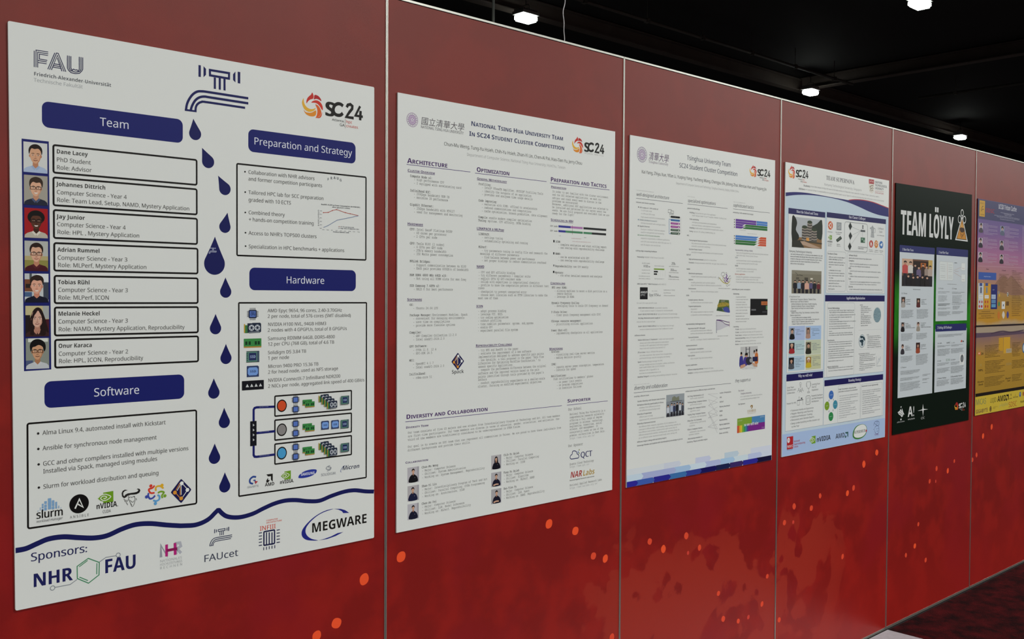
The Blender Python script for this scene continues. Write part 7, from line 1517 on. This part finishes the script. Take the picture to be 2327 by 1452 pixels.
A = art(6, 'mountain_outline', .12, label='dark outline of a mountain ridge'); A.poly([(330, 1235), (400, 1135), (470, 1075), (520, 1112), (560, 1080), (620, 1144), (700, 1238), (800, 1295), (560, 1300)], '#94705c'); A.line([(330, 1230), (400, 1130), (470, 1070), (520, 1110), (560, 1075), (620, 1140), (700, 1235), (800, 1290)], 7, '#805c54', sm=True); A.done()
A = art(6, 'blue_banner', .2, label='blue banner'); A.rect((174, 1026), (382, 1122), '#3c5ca8'); A.greek(238, 1084, 318, 13, '#b9c6e2'); A.done()
for a, b, c, k_ in (((172, 1155), (234, 1452), '#c3cbd2', 0), ((240, 1160), (312, 1452), '#cf9c34', 1), ((322, 1172), (380, 1448), '#252c70', 2)):
    frame(*P6a); A = art(6, 'rack_column', .2, label='column of hardware boxes'); p = A.P(a); frame(*P6b); q = A.P((b[0] - 14 - (0 if k_ == 2 else 6), 108)); A.raw([(p[0], q[1]), (q[0] + .0, q[1]), (q[0], p[1]), (p[0], p[1])], c); A.k += 1; frame(*P6a)
    if k_ < 2:
        A.rect((a[0] + 14, 1156), (a[0] + 46, 1192), '#3f5490'); A.rect((a[0] + 22, 1205), (a[0] + 40, 1276), '#5a6078' if k_ == 0 else '#7a8a9a'); A.rect((a[0] + 6, 1298), (a[0] + 54, 1338), '#dcdcd6'); A.greek(a[0] + 12, 1320, a[0] + 50, 8, '#6a6e74')
        for y in (1378, 1432):
            for x in (14, 42): A.dot((a[0] + x, y), 17, '#b83a3c', 12)
        frame(*P6b)
        for y in (78,):
            for x in (12, 36): A.dot((158 + x + k_ * 70, y), 15, '#b83a3c', 12)
    else:
        A.greek(340, 1240, 360, 12, '#a8b0d0'); A.rect((326, 1292), (376, 1344), '#a9bcd8'); A.rect((326, 1352), (376, 1394), '#5f8ab4'); A.rect((326, 1404), (376, 1442), '#5f9ac0'); A.greek(332, 1322, 370, 8, '#3a4a70')
    A.done()
def note6(fr, name, rows, h, c, seed, head=None):
    frame(*fr); A = art(6, name, .2)
    for k, (x, y, x1) in enumerate(rows): A.greek(x, y, x1, h, c, seed=seed + k)
    A.done()
note6(P6a, 'text_block', [(415, 1056 + k * 18, 530 - (k * 23) % 40) for k in range(8)], 9, '#6a4c34', 200)
note6(P6a, 'text_block', [(430, 1206 + k * 18, 500 - (k * 23) % 30) for k in range(4)], 9, '#6a4c34', 230)
note6(P6a, 'text_block', [(568, 1038 + k * 19, 690 - (k * 31) % 40) for k in range(17)], 9, '#6a4a3c', 300)
note6(P6b, 'text_block', [(x, 140 + k * 24, x1) for k, (x, x1) in enumerate(((195, 290), (165, 335), (190, 300), (162, 330)))], 10, '#5a4424', 400)
note6(P6b, 'text_block', [(528, 15 + k * 21, 640 - (k * 17) % 30) for k in range(9)], 9, '#6a4a2c', 500)
A = art(6, 'software_icon', .2, label='small round marks on gold'); frame(*P6a); A.dot((518, 1290), 26, '#dcdcd6', 16); A.text(508, 1308, 'S', 528, 34, 'bold', '#26262a', res=1); A.dot((412, 1270), 22, '#8a8a90', 14); A.dot((420, 1300), 20, '#d0a83a', 14)
frame(*P6b); A.dot((388, 52), 26, '#4a8a52', 16); A.rect((418, 24), (452, 106), '#dcdcd6'); A.dot((436, 66), 13, '#3c4a70', 12); A.poly([(384, 130), (402, 178), (386, 224), (370, 178)], '#c87832', True, 3); A.poly([(436, 130), (452, 172), (436, 216), (420, 172)], '#d5d0c0', True, 3); A.poly([(483, 130), (497, 170), (484, 212), (470, 172)], '#4a4a8a', True, 3); A.rect((466, 24), (496, 70), '#6a4c24'); A.done()
A = band6('dark_band', P6b, 288, 308, 133, '#1c1418', label='black band across the middle'); A.done()
A = band6('dark_band', P6b, 1040, 1076, 130, '#14120e', label='black band over the yellow strip'); A.done()
A = band6('sponsor_strip', P6b, 1076, 1280, 126, '#cdb43e', label='yellow strip of sponsor marks'); strip6 = A.done()
frame(*P6b); A = art(6, 'picture_strip', .15, label='pale and violet strip of snow and cloud'); p, q = uv(137, 312), uv(137, 372); A.raw([(p[0], q[1]), (R6 - .0005, q[1] - .006), (R6 - .0005, p[1]), (p[0], p[1])], '#a89884'); A.k += 1; p2 = uv(137, 425); A.raw([(p[0], p2[1]), (R6 - .0005, p2[1] + .01), (R6 - .0005, q[1] - .006), (p[0], q[1])], '#5c4a5c'); A.k += 1; A.line([(300, 378), (420, 352), (520, 362), (660, 340)], 14, '#4a3a4c', sm=True); A.done()
A = art(6, 'yellow_tile', .2, label='bright yellow tiles'); A.rect((386, 424), (434, 566), '#c8982c'); A.rect((440, 418), (508, 590), '#d0a030'); A.done()
for y0, n, x0, x1 in ((515, 9, 232, 400), (690, 9, 235, 450), (868, 7, 228, 445), (485, 10, 532, 625), (680, 6, 530, 690), (838, 5, 530, 640)):
    frame(*P6b); A = art(6, 'text_block', .22)
    for k in range(n): A.greek(x0, y0 + k * 16, x1 - (x1 - x0) * (.1 * (k % 4)), 10, '#5f4a26', seed=y0 + k + x0)
    A.done()
A = art(6, 'section_logo', .22, label='small dark marks beside the gold text'); A.rect((156, 580), (186, 614), '#c8703a'); A.rect((162, 588), (178, 604), '#e0b498'); A.text(190, 612, '24', 216, 26, 'bold', '#3a2c20', res=1); A.line([(176, 740), (188, 712), (198, 742)], 6, '#b5a468'); A.text(160, 796, 'HPL', 212, 24, 'bold', '#4a3a1c', res=1); A.text(150, 922, 'Mystery', 222, 20, 'serif', '#4a3a1c', res=1); A.text(162, 950, 'Bench', 212, 20, 'serif', '#4a3a1c', res=1); A.rect((466, 545), (526, 586), '#b5a890'); A.text(470, 580, 'NAMD', 522, 28, 'sans', '#8a7a5a', res=1); A.text(466, 728, 'ICON', 520, 26, 'sans', '#a8986a', res=1); A.text(460, 880, 'Reprod.', 518, 18, 'serif', '#4a3a1c', res=1); A.text(476, 906, 'Chall.', 512, 18, 'serif', '#4a3a1c', res=1); A.dot((664, 535), 56, '#3f6a9a', 20); A.dot((664, 535), 40, '#b8c4cc', 20); A.done()
frame(*P6b)
for x, y, t, x1, h, st, c, off in ((132, 1166, 'MiCAS', 244, 62, 'sans', '#7d8a5c', .01), (290, 1140, 'LIQID', 357, 50, 'sans', '#6a642c', .01), (370, 1130, 'AMD', 464, 64, 'bold', '#1e1c12', 0), (410, 1178, 'Applied', 486, 34, 'ital', '#a8a060', 0), (492, 1190, 'SDSC', 582, 58, 'sans', '#b0662c', .01), (622, 1140, 'Foundation', 700, 26, 'bold', '#3a3418', -.006), (131, 1260, 'GIGABYTE', 262, 42, 'bold', '#6a4a3c', -.006)):
    A = art(6, 'sponsor_logo', .25, strip6); A.text(x, y, t, x1, h, st, c, off=off)
    if t == 'AMD': amd_mark(A, 466, 1050, 494, 1112, '#1e1c12')
    if t == 'Applied': A.line([(390, 1196), (400, 1160), (408, 1170)], 7, '#b5b07a')
    A.done()
A = art(6, 'sponsor_logo', .25, strip6, 'brown ringed disc'); A.dot((295, 1206), 30, '#5a4428', 18); A.ring((295, 1206), 18, 5, '#b59a3c', 16); A.greek(322, 1192, 374, 10, '#a08c3c'); A.greek(322, 1206, 350, 10, '#a08c3c'); A.done()
A = art(6, 'sponsor_logo', .25, strip6, 'blue disc'); A.dot((620, 1046), 28, '#4a6a9a', 18); A.dot((620, 1040), 12, '#8fa8c4', 12); A.done()
A = art(6, 'sponsor_logo', .25, strip6, 'orange-brown disc'); A.dot((655, 1040), 24, '#a8642c', 16); A.done()
A = art(6, 'sponsor_logo', .25, strip6, 'thin dark antler mark'); A.line([(514, 1040), (520, 1060), (526, 1038)], 6, '#4a4420'); A.greek(500, 1100, 535, 16, '#6a642c'); A.done()
A = art(6, 'sponsor_logo', .25, strip6, 'small dark emblem'); A.line([(569, 1040), (569, 1072)], 5, '#4a4420'); A.greek(546, 1086, 592, 18, '#4a4420'); A.done()

bpy.data.objects.remove(_fo); bpy.data.curves.remove(_fc)
